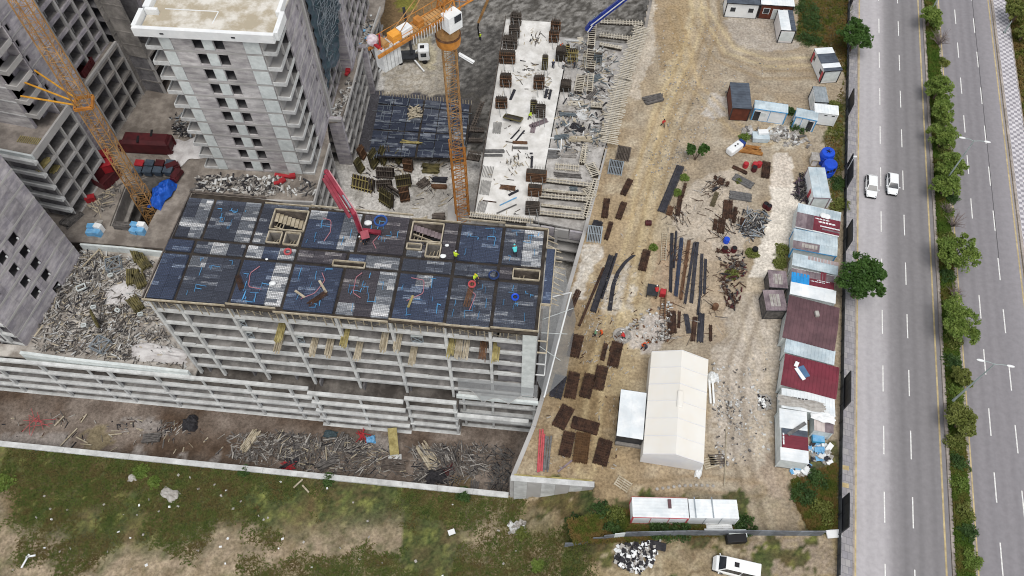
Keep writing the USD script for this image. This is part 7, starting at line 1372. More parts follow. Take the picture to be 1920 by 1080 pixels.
cabin('pale wooden crate hut left of the blue tanks', [(1521, 284), (1537, 286), (1538, 301), (1524, 300)], 1.6, CREAMW, full(PALE), (), TIMBER, 'crate', 'crate', pitch=2)
heap('pipe_rack', 'stacked purple grey tubes and frames left of the pale container', 'pipes', pz([(1495, 330), (1518, 325), (1514, 385), (1490, 378)], 0), .02, 190, [DREBAR, GREYW, mat('purple_tube', '6c5a69', '58485a', 1, isl=.3), DARKD], .5, 1.9, .12, .9, seed=51)
for px, py, s, word in ((1531, 822, (1.6, 1.6), 'sky blue ribbed tank behind the pinkish hut'),):
    o = thing('ribbed_tank', word, 'tank', PT(px, py), -5)
    TURQ = mat('turquoise_plastic', '3f9ec6', '348bb1', 1)
    for k in range(5): mb = MB(); mb.tube([(-.6 + .3 * k, -.8, .6), (-.6 + .3 * k, .8, .6)], .2, 8); mb.put('rib', TURQ, o)
    mb = MB(); mb.box(-.75, .75, -.75, .75, .1, .8); mb.put('body', LBLUE, o)
heap('rubbish_heap', 'white and blue bags and appliances piled behind the last hut', 'rubbish', pz([(1516, 830), (1552, 838), (1555, 870), (1520, 862)], 0), .02, 120, [WHITE, PALE, DARKD, LBLUE, WHITE], .3, 1.2, .5, .6, seed=52)
heap('rubbish_heap', 'white and blue rubbish spilling in front of the last hut', 'rubbish', pz([(1480, 868), (1515, 866), (1516, 892), (1484, 888)], 0), .02, 120, [WHITE, PALE, LBLUE, WHITE, DARKD], .3, 1.1, .4, .4, seed=53)
heap('rubbish_heap', 'black and white rubbish heap left of the last hut', 'rubbish', pz([(1422, 742), (1442, 740), (1446, 768), (1422, 768)], 0), .02, 70, [PALE, DARKD, WHITE], .2, .6, .3, .3, seed=54)
heap('rubbish_heap', 'big dump of white and black bags on the grass under the wall of sheets', 'rubbish', [PT(a, b) for a, b in ((1155, 1024), (1240, 1014), (1222, 1062), (1190, 1078), (1152, 1058))], float(PT(1195, 1045)[2]), 420, [WHITE, DARKD, PALE, WHITE, DARKD, PALE, DARKD], .15, .6, .35, .5, seed=55, spread=1.6, zf=ground_z)
# ------------------------------------------------------------------ fence, boards, hoarding
FEN = mat('dark_fence_sheet', '55585c', '3f4246', 1.2, rough=.8, rnd_v=.15, stain=.3)
fe = thing('site_fence', 'dark sheet fence along the pavement with straight joints', 'fence', R3(-42, -1.98))
for k, s in enumerate(np.arange(-42, 62, 2.5)):
    q = [R3(s + a, -1.98 + b) - R3(-42, -1.98) for a, b in ((0, -.03), (2.46, -.03), (2.46, .03), (0, .03))]; mb = MB(); mb.poly(q, 0, 1.15 + rnd.uniform(-.05, .05)); mb.put('fence_panel', FEN, fe)
    mb = MB(); p = R3(s, -2.06) - R3(-42, -1.98); mb.bar(p, p + (0, 0, 1.25), .08); mb.put('post', DSTEEL, fe)
HOARD = mat('hoarding_black', '26272b', '1e1f22', 1.5, rough=.5, rnd_v=.2)
for k, (py0, py1, px) in enumerate(((-6, 20, 1600), (194, 222, 1592), (314, 356, 1583), (436, 474, 1581), (716, 772, 1577), (940, 1002, 1574))):
    s0, s1 = (P(px, py1)[:2] - RO) @ RD, (P(px, py0)[:2] - RO) @ RD
    o = thing('hoarding', 'black hoarding board standing on the pavement edge, ' + ['at the very top', 'beside the plain white cabin', 'beside the pale slit roofed container', 'above the big tree', 'beside the maroon red roof', 'at the fence corner at the bottom'][k], 'board', R3(s0, -1.75), 0, 'black boards along the pavement')
    q = [R3(a, -1.78 + b) - R3(s0, -1.75) for a, b in ((s0, -.06), (s1, -.06), (s1, .06), (s0, .06))]
    for j in range(4): w4 = [q[0] + (q[1] - q[0]) * j / 4 + (0, 0, 0), q[0] + (q[1] - q[0]) * (j + .97) / 4, q[3] + (q[2] - q[3]) * (j + .97) / 4, q[3] + (q[2] - q[3]) * j / 4]; mb = MB(); mb.poly(w4, .5, 3.3); mb.put('panel', HOARD, o)
    for e in (0, 1): mb = MB(); p = (q[0], q[1])[e]; mb.bar(p, p + (0, 0, 3.4), .12); mb.put('post', DSTEEL, o)
hp = [PT(1058, 1026), PT(1090, 1020), PT(1130, 1012), PT(1170, 1006), PT(1260, 1004), PT(1395, 1003), PT(1470, 1004), PT(1540, 1004)]
ho = thing('sheet_wall', 'grey wall of overlapping metal sheets snaking above the rubbish dump', 'wall', hp[0])
SHEET = mat('grey_wall_sheet', '858a91', '6c7178', 1.0, rough=.6, rnd_v=.18, stain=.3)
for i, (a, b) in enumerate(zip(hp[:-1], hp[1:])):
    n = max(1, round(np.hypot(*(b - a)[:2]) / 1.5))
    for k in range(n):
        p, q2 = a + (b - a) * k / n - hp[0], a + (b - a) * (k + .985) / n - hp[0]; zb = min(p[2], q2[2]) - .2; u = (q2 - p)[:2]; u /= np.hypot(*u); nn = np.array([-u[1], u[0]]) * .05
        mb = MB(); mb.poly([p[:2] - nn, q2[:2] - nn, q2[:2] + nn, p[:2] + nn], zb, zb + 2.2 + rnd.uniform(-.08, .08)); mb.put('wall_sheet', SHEET if (i, k) not in ((0, 2), (2, 1)) else PLASTER, ho)
for px, py, L, h, rz, m, label in ((1378, 1013, 2.4, 1.0, 4, BLACK, 'black box lying below the sheet wall'), (1380, 1004, 2.2, .9, 2, PLASTER, 'white box behind the black one at the sheet wall'), (1233, 1024, 2.0, .2, -14, DARKD, 'dark board at the edge of the rubbish dump'), (1562, 1002, 1.8, .3, 4, WHITE, 'white panel at the fence corner')):
    mb = MB(); mb.mesh(rbox(-L / 2, L / 2, -.5, .5, 0, h, .08)); mb.xform(PT(px, py) + (0, 0, .1), rz); one('box', mb, m, label, 'box')
# ------------------------------------------------------------------ street lamps
def lamp(s, t, h, label, arms=True, ang=0):
    o = thing('street_lamp', label, 'street lamp', R3(s, t, .1), 0)
    POLE = LOOKS.get('lamp_grey') or mat('lamp_grey', 'a7b3b2', '97a3a2', 1, rough=.5, metal=.2)
    mb = MB(); mb.tube([(0, 0, 0), (0, 0, 1.2), (0, 0, h)], [.2, .14, .07], 10); mb.put('pole', POLE, o)
    mb = MB(); mb.box(-.25, .25, -.25, .25, 0, .08); mb.put('base_plate', DSTEEL, o)
    if arms:
        d = np.array([RR[0], RR[1], 0])
        for sx in (-1, 1):
            mb = MB(); mb.tube([(0, 0, h - .1), tuple(d * sx * .7 + (0, 0, h + .15)), tuple(d * sx * 1.5 + (0, 0, h + .2))], .05, 6); mb.put('arm', POLE, o)
            mb = MB(); mb.mesh(trimesh.creation.icosphere(subdivisions=2, radius=1)); mb.v = [v * (.48, .17, .1) for v in mb.v]; mb.xform(tuple(d * sx * 1.75 + (0, 0, h + .2)), math.degrees(math.atan2(d[1], d[0]))); mb.put('lamp_head', WHITE, o, smooth=True)
q = P(1786, 752, .1)[:2] - RO; sA, tA = q @ RD, q @ RR
q2 = P(1822, 263, 11.2)[:2] - RO
lamp(sA, tA, 11.1, 'twin headed lamp standing in the median beside the low round shrub'); lamp(float(q2 @ RD), tA, 11.1, 'twin headed lamp rising from the median trees in the upper right'); lamp(63.5, tA, 11.1, 'lamp pole crossing the right road at the top edge'); 
q3 = P(1883, 61, .1)[:2] - RO; lamp(float(q3 @ RD), float(q3 @ RR), 2.6, 'dark lamp post on the chequered pavement', False)
o = thing('camera_pole', 'thin white camera pole leaning over the fence beside the blue tanks', 'pole', P(1585, 325, 0)); mb = MB(); mb.tube([(0, 0, 0), (0, 0, 4.0)], .06, 6); mb.put('pole', WHITE, o); mb = MB(); mb.obox((.1, 0, 4.0), (.5, .2, .2)); mb.put('camera_head', WHITE, o)
# ------------------------------------------------------------------ vegetation
LG = leafmat('leaves_bright', '85a44c', 'b0c766'); LD = leafmat('leaves_dark', '4f7536', '6f974a'); LO = leafmat('leaves_olive', '8a984c', 'b0b766'); LDRY = leafmat('dry_grass', 'a08656', 'b89c68'); LBUSH = leafmat('bush_leaves', '507040', '6f8f4e')
BARK = mat('bark', '6a5a4c', '51443a', 3, rough=.95, bump=.5); TWIG = mat('bare_twigs', '8a7d78', '6f635f', 3, rough=.9)
nr = np.random.default_rng(5)
def leaf_quads(c, size, up=.35):
    """Small leaf faces at the points c."""
    n = len(c); d = nr.normal(size=(n, 3)); d[:, 2] += up; d /= np.linalg.norm(d, axis=1, keepdims=True)
    t = np.cross(d, nr.normal(size=(n, 3))); t /= np.linalg.norm(t, axis=1, keepdims=True) + 1e-9; b = np.cross(d, t)
    s = size * nr.uniform(.6, 1.4, (n, 1)); v = np.stack([c - t * s, c + b * s * .55, c + t * s, c - b * s * .55], 1).reshape(-1, 3)
    i = np.arange(n)[:, None] * 4; return v, np.hstack([i, i + 1, i + 2, i + 3])
def crown_pts(R, Rz, clumps, per, hollow=.55, rc=.3):
    d = nr.normal(size=(clumps, 3)); d /= np.linalg.norm(d, axis=1, keepdims=True); d[:, 2] = np.where(d[:, 2] < -.35, -d[:, 2], d[:, 2])
    r = nr.uniform(hollow, 1, (clumps, 1)) ** .6 * (1 + .22 * (meshkit.noise(d * 2.3 + nr.uniform(0, 90), 3)[:, None] - .5) * 2); c = d * r * (R, R, Rz)
    rr = R * rc * nr.uniform(.6, 1.25, (clumps, 1, 1)); e = nr.normal(size=(clumps, per, 3)); e /= np.linalg.norm(e, axis=2, keepdims=True); e *= nr.uniform(.2, 1, (clumps, per, 1)) ** .5
    return (c[:, None] + e * rr * (1, 1, .7)).reshape(-1, 3), c
def tree(label, xy, zc, R, Rz, m, z0=.1, clumps=90, per=60, leaf=.16, name='tree', grp=None, gaps=.55):
    o = thing(name, label, 'tree', (xy[0], xy[1], z0), 0, grp); h = zc - z0
    lob = random.Random(int(xy[0] * 31 + xy[1] * 17)); P_, C_ = [], []
    for k in range(6):
        a = k * 1.05 + lob.uniform(-.5, .5); e = R * lob.uniform(.3, .62) * (k > 0); rr = R * (lob.uniform(.38, .6) if k else .68)
        p_, c_ = crown_pts(rr, rr * Rz / R * lob.uniform(.8, 1.2), max(8, clumps // 5), per, gaps, .34); off = (e * math.cos(a), e * math.sin(a), Rz * lob.uniform(-.35, .3) * (k > 0)); P_.append(p_ + off); C_.append(c_ + off)
    pts, cs = np.vstack(P_), np.vstack(C_); pts = pts + (0, 0, h); keep = pts[:, 2] > .15
    mb = MB(); mb.add(*leaf_quads(pts[keep], leaf)); mb.put('crown', m, o)
    mb = MB(); tr = .05 * R + .05; mb.tube([(0, 0, 0), (.05, .04, h * .35), (.1, -.05, h * .75)], [tr * 1.3, tr, tr * .7], 8)
    for k in range(10): c = cs[(k * 7) % len(cs)] * .8 + (0, 0, h); mb.tube([(.05, 0, h * .35 + .03 * k * h), tuple(c * (.5, .5, 1) * .5 + np.array((0, 0, h * .35))), tuple(c)], [tr * .5, tr * .35, .03], 5)
    mb.put('trunk', BARK, o)
def rpx(px, py, z, r): p = P(px, py, z); return r * (p[1] * _C + (CAM_H - z) * _S) / FOCAL_PX
tree('big dark green tree standing between hut row and pavement, overhanging the left road', P(1618, 527, 4.2), 4.2, rpx(1618, 527, 4.2, 50), 3.3, LD, clumps=130, per=70, leaf=.2)
tree('dark green tree over the left pavement near the top', P(1606, 66, 3.6), 3.6, rpx(1606, 66, 3.6, 35), 2.6, LD, clumps=90, per=55, leaf=.2)
for k, (px, py, r, z, m, word, g) in enumerate(((1749, 28, 24, 2.6, LG, 'at the top of the median', .5), (1765, 162, 32, 3.0, LG, 'round and full, near the top of the median below the bare shrub', .45), (1770, 208, 27, 2.6, LG, 'directly below the round full one in the upper median', .4), (1773, 255, 31, 2.8, LG, 'with the twin lamp beside it', .5), (1784, 310, 34, 2.8, LG, 'above the ragged one, spreading over the right road', .35), (1778, 345, 33, 2.6, LG, 'ragged, spreading, across from the two white cars', .3), (1796, 473, 47, 3.4, LG, 'largest round one in the median', .5), (1802, 605, 44, 3.0, LG, 'wide and ragged, below the bare shrubs', .3), (1806, 706, 20, 1.6, LO, 'small yellowish, beside the lower lamp', .4), (1806, 788, 38, 2.4, LO, 'sparse and olive, below the lower lamp', .15))):
    tree('median tree, ' + word, P(px, py, z), z, rpx(px, py, z, r), rpx(px, py, z, r) * .72, m, clumps=int(34 + r * 1.4), per=55, leaf=.17, grp='trees along the median', gaps=g)
tree('green tree at the top right corner behind the chequered pavement', P(1912, 18, 3), 3, 2.8, 2.2, LO, clumps=70, per=50, leaf=.2); tree('olive bush like tree at the right edge', P(1922, 60, 2), 2, 1.7, 1.4, LO, clumps=40, per=45, leaf=.18)
def bare(label, px, py, H_, spread, n=26):
    o = thing('bare_shrub', label, 'shrub', P(px, py, .1), 0, 'bare shrubs in the median'); q = random.Random(px); mb = MB()
    for k in range(n):
        a, t = q.uniform(0, 6.28), q.uniform(.2, 1); e = np.array((math.cos(a) * spread * t, math.sin(a) * spread * t, H_ * q.uniform(.6, 1))); mid = e * .5 + np.array((0, 0, H_ * .12)); mb.tube([(0, 0, 0), tuple(mid), tuple(e)], [.05, .035, .015], 4, False)
        for j in range(4): s = mid * (1 - j / 5) + e * (j / 5); mb.tube([tuple(s), tuple(s + np.array((q.uniform(-.5, .5), q.uniform(-.5, .5), q.uniform(.2, .6))))], [.02, .01], 3, False)
    mb.put('branches', TWIG, o)
bare('bare branching shrub near the top of the median', 1759, 84, 2.6, 2.6, 40); bare('bare grey shrub above the largest round median tree', 1784, 425, 2.2, 2.0); bare('bare grey shrub below the largest round median tree', 1786, 555, 2.0, 1.7); bare('small bare shrub in the middle of the upper median', 1772, 398, 1.6, 1.4)
def bush(label, px, py, R, h, m, n=40, per=40, name='bush', leaf=.13):
    p = PT(px, py); o = thing(name, label, 'bush', p); pts, _ = crown_pts(R, h, n, per, .3, .35); pts[:, 2] = np.abs(pts[:, 2]); mb = MB(); mb.add(*leaf_quads(pts, leaf)); mb.put('foliage', m, o)
    mb = MB(); mb.tube([(0, 0, -.2), (0, 0, h * .5)], [.08, .03], 5); mb.put('stem', BARK, o)
for k, (px, py, R, h) in enumerate(((1752, 50, 1.1, .9), (1768, 118, 1.0, .8), (1762, 205, 1.2, .9), (1766, 232, 1.1, .9), (1770, 285, 1.2, 1.0), (1782, 375, 1.2, .9), (1776, 400, 1.0, .7), (1778, 445, 1.1, .8), (1776, 520, 1.2, .9), (1782, 580, 1.2, .9), (1785, 640, 1.3, 1.0), (1784, 680, 1.2, .9), (1790, 735, 1.1, .8), (1790, 830, 1.3, 1.0), (1797, 870, 1.2, .8), (1800, 910, 1.1, .8), (1808, 960, 1.2, .9), (1812, 1000, 1.1, .8), (1818, 1050, 1.3, .9))):
    bush('green median shrub, number %d counted from the top of the picture' % (k + 1) if k == 99 else 'low green shrub in the median ' + ('just below the top edge', 'beside the bare shrub at the top', 'left of the second tree group', 'in the second tree group', 'above the ragged tree', 'below the ragged tree', 'beside the small bare shrub', 'above the grey bare shrub', 'left of the largest tree', 'between grey bare shrub and wide ragged tree', 'left of the wide ragged tree', 'below the wide ragged tree', 'beside the lower lamp pole', 'below the sparse olive tree', 'first below the last tree', 'second below the last tree', 'third below the last tree', 'fourth below the last tree', 'at the bottom edge')[k], px, py, R, h, (LG, LO, LBUSH)[k % 3], 34, 40)
for px, py, R, h, m, label in ((1130, 962, 1.5, 1.1, LBUSH, 'dark round bush right of the white spoil patch above the sheet wall'), (1153, 966, 1.2, .8, LO, 'olive bush between the dark round one and the container'), (1080, 985, 1.3, 1.0, LBUSH, 'dark bush left of the white spoil patch'), (1100, 998, 1.1, .8, LBUSH, 'dark low bush just above the sheet wall'), (1150, 990, 1.1, .8, LBUSH, 'dark bush below the left white container corner'), (1240, 993, 1.6, .8, LBUSH, 'long dark bush under the left white container'), (1275, 990, 1.4, .9, LBUSH, 'dark bush under the gap between the two white containers'), (1395, 985, 1.3, .7, LBUSH, 'dark bush right of the right white container'), (1497, 240, 1.5, .9, LBUSH, 'dark green shrubs in front of the small blue trimmed cabin'), (1481, 210, .8, .7, LBUSH, 'green shrub between the two blue trimmed cabins'), (1512, 20, 2.2, .9, LBUSH, 'dark green bush right of the white container cabin, upper'), (1520, 45, 2.2, .9, LBUSH, 'dark green bush right of the white container cabin, middle'), (1518, 75, 2.0, .9, LBUSH, 'dark green bush right of the white container cabin, lower'),
        (1565, 200, 1.2, .7, LO, 'olive bush by the fence beside the plain white cabin'), (1570, 345, 1.4, .6, LBUSH, 'green bush between the blue tanks and the fence'), (1573, 385, 1.4, .6, LO, 'olive bush above the topmost hut'), (1505, 930, 1.6, .7, LBUSH, 'green bush at the edge of the dirt ramp below the last hut'), (1530, 900, 1.5, .6, LBUSH, 'green bush just below the rubbish of the last hut'), (1540, 960, 1.6, .7, LO, 'olive bush beside the bottom hoarding board'), (1385, 500 - 160, .5, .3, LO, 'tiny weed tuft on the pad'), (1372, 515, .9, .5, LO, 'weeds among the rusty machine parts'), (1410, 475, .9, .5, LO, 'dry olive shrub by the black drum'), (1466, 470, 1.0, .5, LO, 'dry shrub between the pale track and the huts, upper'), (1462, 495, 1.0, .5, LO, 'dry shrub between the pale track and the huts, lower'), (1225, 465, .6, .6, LG, 'bright weed beside the pale ladder'), (1283, 335, .7, .5, LG, 'bright weeds along the broad blue black bars, upper'), (1270, 362, .7, .5, LG, 'bright weeds along the broad blue black bars, lower'), (1396, 258, .9, .5, LG, 'bright weeds above the orange planks'),
        (457, 884, .8, .4, LBUSH, 'dark bush at the retaining wall in the middle of the field edge'), (615, 900, .9, .35, LBUSH, 'dark long bush below the retaining wall'), (870, 928, 1.0, .4, LBUSH, 'dark bush near the corner of the retaining wall'), (265, 885, 1.1, .35, LG, 'green bush above the white spoil in the field'), (290, 905, .9, .3, LG, 'green bush left of the white spoil in the field'), (10, 905, 1.2, .4, LG, 'dark green bush at the left edge of the field'), (980, 1000, .9, .4, LO, 'olive tuft right of the dry patch in the field'), (1012, 1060, 1.0, .4, LG, 'green tuft at the bottom beside the rubbish dump')):
    bush(label, px, py, R, h, m)
pl = thing('young_tree', 'little palm like tree with two leafy heads standing in the yard', 'tree', P(1303, 300, 0)); mb = MB()
for dx in (-1.1, .9): mb.tube([(0, 0, 0), (dx * .4, .1, 1.1), (dx, .2, 2.1)], [.1, .08, .05], 6)
mb.tube([(0, 0, 0), (.1, .4, 1.6)], [.07, .03], 5); mb.put('trunk', BARK, pl)
for k, dx in enumerate((-1.1, .9)): pts, _ = crown_pts(.85, .6, 26, 46, .2, .4); mb = MB(); mb.add(*leaf_quads(pts + (dx, .2, 2.3), .16)); mb.put('crown', LD, pl)
# field and verge grass: tufts
def tufts(name, label, xy, zf, m, size, blades=4, cat='grass'):
    n = len(xy); z = zf(xy[:, 0], xy[:, 1]); V, F, k = [], [], 0
    c = np.repeat(np.column_stack([xy, z]), blades, 0); N = len(c); a = nr.uniform(0, 6.28, N); s = size * nr.uniform(.5, 1.5, N); lean = nr.uniform(.2, 1.2, N)
    d = np.column_stack([np.cos(a), np.sin(a), 0 * a]); p = np.column_stack([-np.sin(a), np.cos(a), 0 * a]); c = c + d * nr.uniform(0, .12, (N, 1))
    tip = c + d * (s * lean)[:, None] + np.array((0, 0, 1.0)) * (s * .7)[:, None]; w = (s * .3)[:, None]
    mb = MB(); mb.add(np.stack([c - p * w, c + p * w, tip], 1).reshape(-1, 3), np.arange(3 * N).reshape(-1, 3)); mb.put(name, m, None, label=label, cat=cat, kind='stuff')
def grassmat(name, g1, g2, dry1, dry2, scale):
    LOOKS[name] = usdkit.material(stage, '/World/Looks/' + name, {'g': ('geometry', {}), 'n': ('noise_texture', {'scale': scale, 'detail': 10, 'roughness': .78}), 'r': ('rgb_ramp', {'ramp': [(.3, srgb(g1)), (.46, srgb(g2)), (.54, srgb(dry1)), (.68, srgb(dry2))]}), 'm': ('map_range', {'to_min': .6, 'to_max': 1.4}), 'h': ('hsv', {}), 'd': ('diffuse_bsdf', {}), 't': ('translucent_bsdf', {}), 'x': ('mix_closure', {'fac': .2})},
        [('g.position', 'n.vector'), ('n.fac', 'r.fac'), ('g.random_per_island', 'm.value'), ('m.result', 'h.value'), ('r.color', 'h.color'), ('h.color', 'd.color'), ('h.color', 't.color'), ('d.BSDF', 'x.closure1'), ('t.BSDF', 'x.closure2')], surface='x.closure'); return LOOKS[name]
GF = grassmat('field_grass', '566f3e', '7b874c', '878052', '84704f', .45); GV = grassmat('verge_grass', '556f34', '78803f', '9b8453', '8f7148', .3); GM = grassmat('median_grass', '4d7030', '6d8a3e', '7c8644', 'a08a55', .25)
xy = np.column_stack([nr.uniform(-70, 22, 130000), nr.uniform(13, 42, 130000)]); fz = ground_z(xy[:, 0], xy[:, 1])
k = (fz < -1.0) & (xy[:, 1] < 40.8 - .103 * (xy[:, 0] + 71.3)) & ~inside(PIT, xy[:, 0], xy[:, 1]); dens = meshkit.fbm(np.column_stack([xy * .16, 0 * xy[:, 0]]), 4, 9); k &= (dens > .36 + .16 * nr.random(len(xy)) + .2 * np.exp(-((xy[:, 1] - 24.5 - .12 * (xy[:, 0] + 45)) / 2.4) ** 2) + .06 * np.clip((24 - xy[:, 1]) / 10, 0, 1) + .12 * np.clip((xy[:, 0] + 2) / 14, 0, 1))
tufts('field_grass', 'rough green and brown grass covering the field below the long retaining wall', xy[k], ground_z, GF, .2)
def verge(n, pix): pg = np.array([P(a, b)[:2] for a, b in pix]); lo, hi = pg.min(0), pg.max(0); q = nr.uniform(lo, hi, (n, 2)); return q[inside(pg, q[:, 0], q[:, 1])]
vx = np.vstack([verge(9000, [(1500, -20), (1600, -20), (1588, 150), (1560, 90), (1515, 85), (1495, 70)]), verge(4000, [(1545, 265), (1582, 150), (1578, 330), (1574, 420), (1555, 400), (1560, 320)]), verge(5000, [(1485, 900), (1568, 870), (1568, 1000), (1520, 1000), (1490, 940)]), verge(6000, [(1062, 975), (1180, 955), (1180, 985), (1400, 988), (1400, 1002), (1075, 1020)])])
tufts('verge_grass', 'patchy brown and green grass between cabins and pavement fence', vx, lambda x, y: 0 * x, GV, .26)
s_, t_ = nr.uniform(-40, 70, 16000), nr.uniform(11.9, 13.8, 16000); mx = RO + RD * s_[:, None] + RR * t_[:, None]; tufts('median_grass', 'tall uneven grass growing along the median', mx, lambda x, y: 0 * x + .1, GM, .3)
s_, t_ = nr.uniform(0, 75, 9000), nr.uniform(26.9, 34, 9000); rx = RO + RD * s_[:, None] + RR * t_[:, None]; tufts('roadside_grass', 'dry brown grass beyond the chequered pavement', rx, lambda x, y: 0 * x, GV, .3)
heap('field_litter', 'white litter dotted over the grass field', 'litter', [PT(a, b) for a, b in ((0, 860), (400, 890), (900, 940), (1040, 1075), (0, 1075))], -7.8, 75, [PALE, WHITE, PALE], .1, .35, .25, .1, seed=61, zf=ground_z, spread=14)
drape(318, 927, float(PT(318, 927)[2]), 2.6, 1.6, .3, -25, PALE, 'splash of white spoil lying on the grass field', 62, 'white_spoil', 'spoil'); drape(248, 896, float(PT(248, 896)[2]), 1.2, 1.0, .2, 10, PALE, 'small grey spoil patch on the grass field', 63, 'white_spoil', 'spoil')
heap('rubble_heap', 'pale stones and broken pieces beside the field edge left of the dump', 'rubble', [PT(a, b) for a, b in ((955, 980), (985, 978), (988, 1000), (955, 1000))], float(PT(970, 990)[2]), 60, [PALE, CONL, COND], .2, .7, .4, .2, seed=64, zf=ground_z)
for px, py, L, rz, label in ((560, 908, 1.6, 48, 'pale stick lying in the grass below the wall, left of its twin'), (574, 918, 1.4, -45, 'pale plank lying in the grass below the wall'), (847, 999, .9, 20, 'bright white sheet lying in the field'), (50, 1053, 1.8, 75, 'white bent pipe lying in the field at the bottom left'), (60, 1044, 1.2, 10, 'white bent pipe end at the bottom left')):
    mb = MB(); mb.obox((0, 0, .25), (L, .7 if 'sheet' in label else .22, .08)); mb.xform(PT(px, py) + (0, 0, .1), rz); one('litter_piece', mb, WHITE if 'white' in label else TIMBER, label, 'litter')
# ------------------------------------------------------------------ vehicles
def car(label, xyz, rz, L=4.4, Wd=1.78, H_=1.46, van=False, name='car', cat='car'):
    o = thing(name, label, cat, xyz, rz); h = L / 2; w = Wd / 2
    def hull(pts, r): s = manifold3d.Manifold.sphere(r, 10); return manifold3d.Manifold.batch_hull([s.translate(p) for p in pts])
    r = .16; body = [(x * (h - r), y * (w - r), z) for x, y, z in ((-1, -.86, .45), (-1, .86, .45), (-.97, -.9, .78 if not van else .9), (-.97, .9, .78 if not van else .9), (.9, -.9, .62 if not van else .95), (.9, .9, .62 if not van else .95), (1, -.78, .45), (1, .78, .45), (-.3, -1, .45), (-.3, 1, .45), (.5, -1, .45), (.5, 1, .45), (-.3, -1, .8), (-.3, 1, .8), (.45, -1, .76), (.45, 1, .76))]
    mb = MB(); mb.mesh(hull(body, r)); mb.put('body', CARW, o, smooth=35)
    b0, b1, t0, t1 = (-.9, .52, -.62, .2) if not van else (-.97, .82, -.95, .48); zt = H_ - .12
    gl = [(b0 * h, s * w * .86, .84) for s in (-1, 1)] + [(b1 * h, s * w * .82, .84) for s in (-1, 1)] + [(t0 * h, s * w * .68, zt) for s in (-1, 1)] + [(t1 * h, s * w * .66, zt) for s in (-1, 1)]
    mb = MB(); mb.mesh(hull(gl, .07)); mb.put('glasshouse', GLASSD, o, smooth=35)
    rf = [(x, s * w * .68, zt + .03) for x in (t0 * h - .02, t1 * h + .04) for s in (-1, 1)]; mb = MB(); mb.mesh(hull(rf, .07)); mb.put('roof', CARW, o, smooth=35)
    for s in (-1, 1):
        for xb, xt in ((b1, t1), ((b0 + b1) / 2 - .05, (t0 + t1) / 2), (b0, t0)): mb = MB(); mb.bar((xb * h, s * w * .885, .84), (xt * h, s * w * .71, zt + .05), .09); mb.put('pillar', CARW, o)
        mb = MB(); mb.mesh(hull([(b1 * h - .25, s * (w + .06), .92), (b1 * h - .2, s * (w + .16), .92)], .08)); mb.put('mirror', CARW, o)
        for x in (-.6, .62): mb = MB(); mb.tube([(x * h, s * (w - .2), .32), (x * h, s * (w + .01), .32)], .32, 16); wl = mb.put('wheel', BLACK, o); mb = MB(); mb.tube([(x * h, s * (w + .012), .32), (x * h, s * (w + .03), .32)], .19, 12); mb.put('hubcap', STEEL, o)
        mb = MB(); mb.mesh(hull([(h - .2, s * w * .62, .62), (h - .32, s * w * .8, .64)], .09)); mb.put('headlight', STEEL, o)
        mb = MB(); mb.mesh(hull([(-h + .12, s * w * .62, .75), (-h + .14, s * w * .8, .75)], .08)); mb.put('tail_light', RED, o)
    mb = MB(); mb.box(h - .06, h + .01, -w * .55, w * .55, .3, .5); mb.put('grille', BLACK, o); mb = MB(); mb.box(-h * .98, h * .98, -w * .9, w * .9, .16, .34); mb.put('underside', BLACK, o)
    if van:
        mb = MB(); mb.obox((.15, 0, H_ + .0), (.55, .55, .04)); mb.put('roof_hatch', BLACK, o)
    return o
ra = math.degrees(math.atan2(-RD[1], -RD[0]))
car('white rounded car in the left lane next to the pavement', R3(19.4, 1.95), ra); car('white car with a dark bumper in the middle lane', R3(20.6, 5.15), ra, 4.2, 1.72, 1.5)
car('white van with a roof hatch parked at the bottom edge', PT(1377, 1067) + (0, 0, .02), 167, 5.4, 2.0, 2.0, True, 'van', 'van')
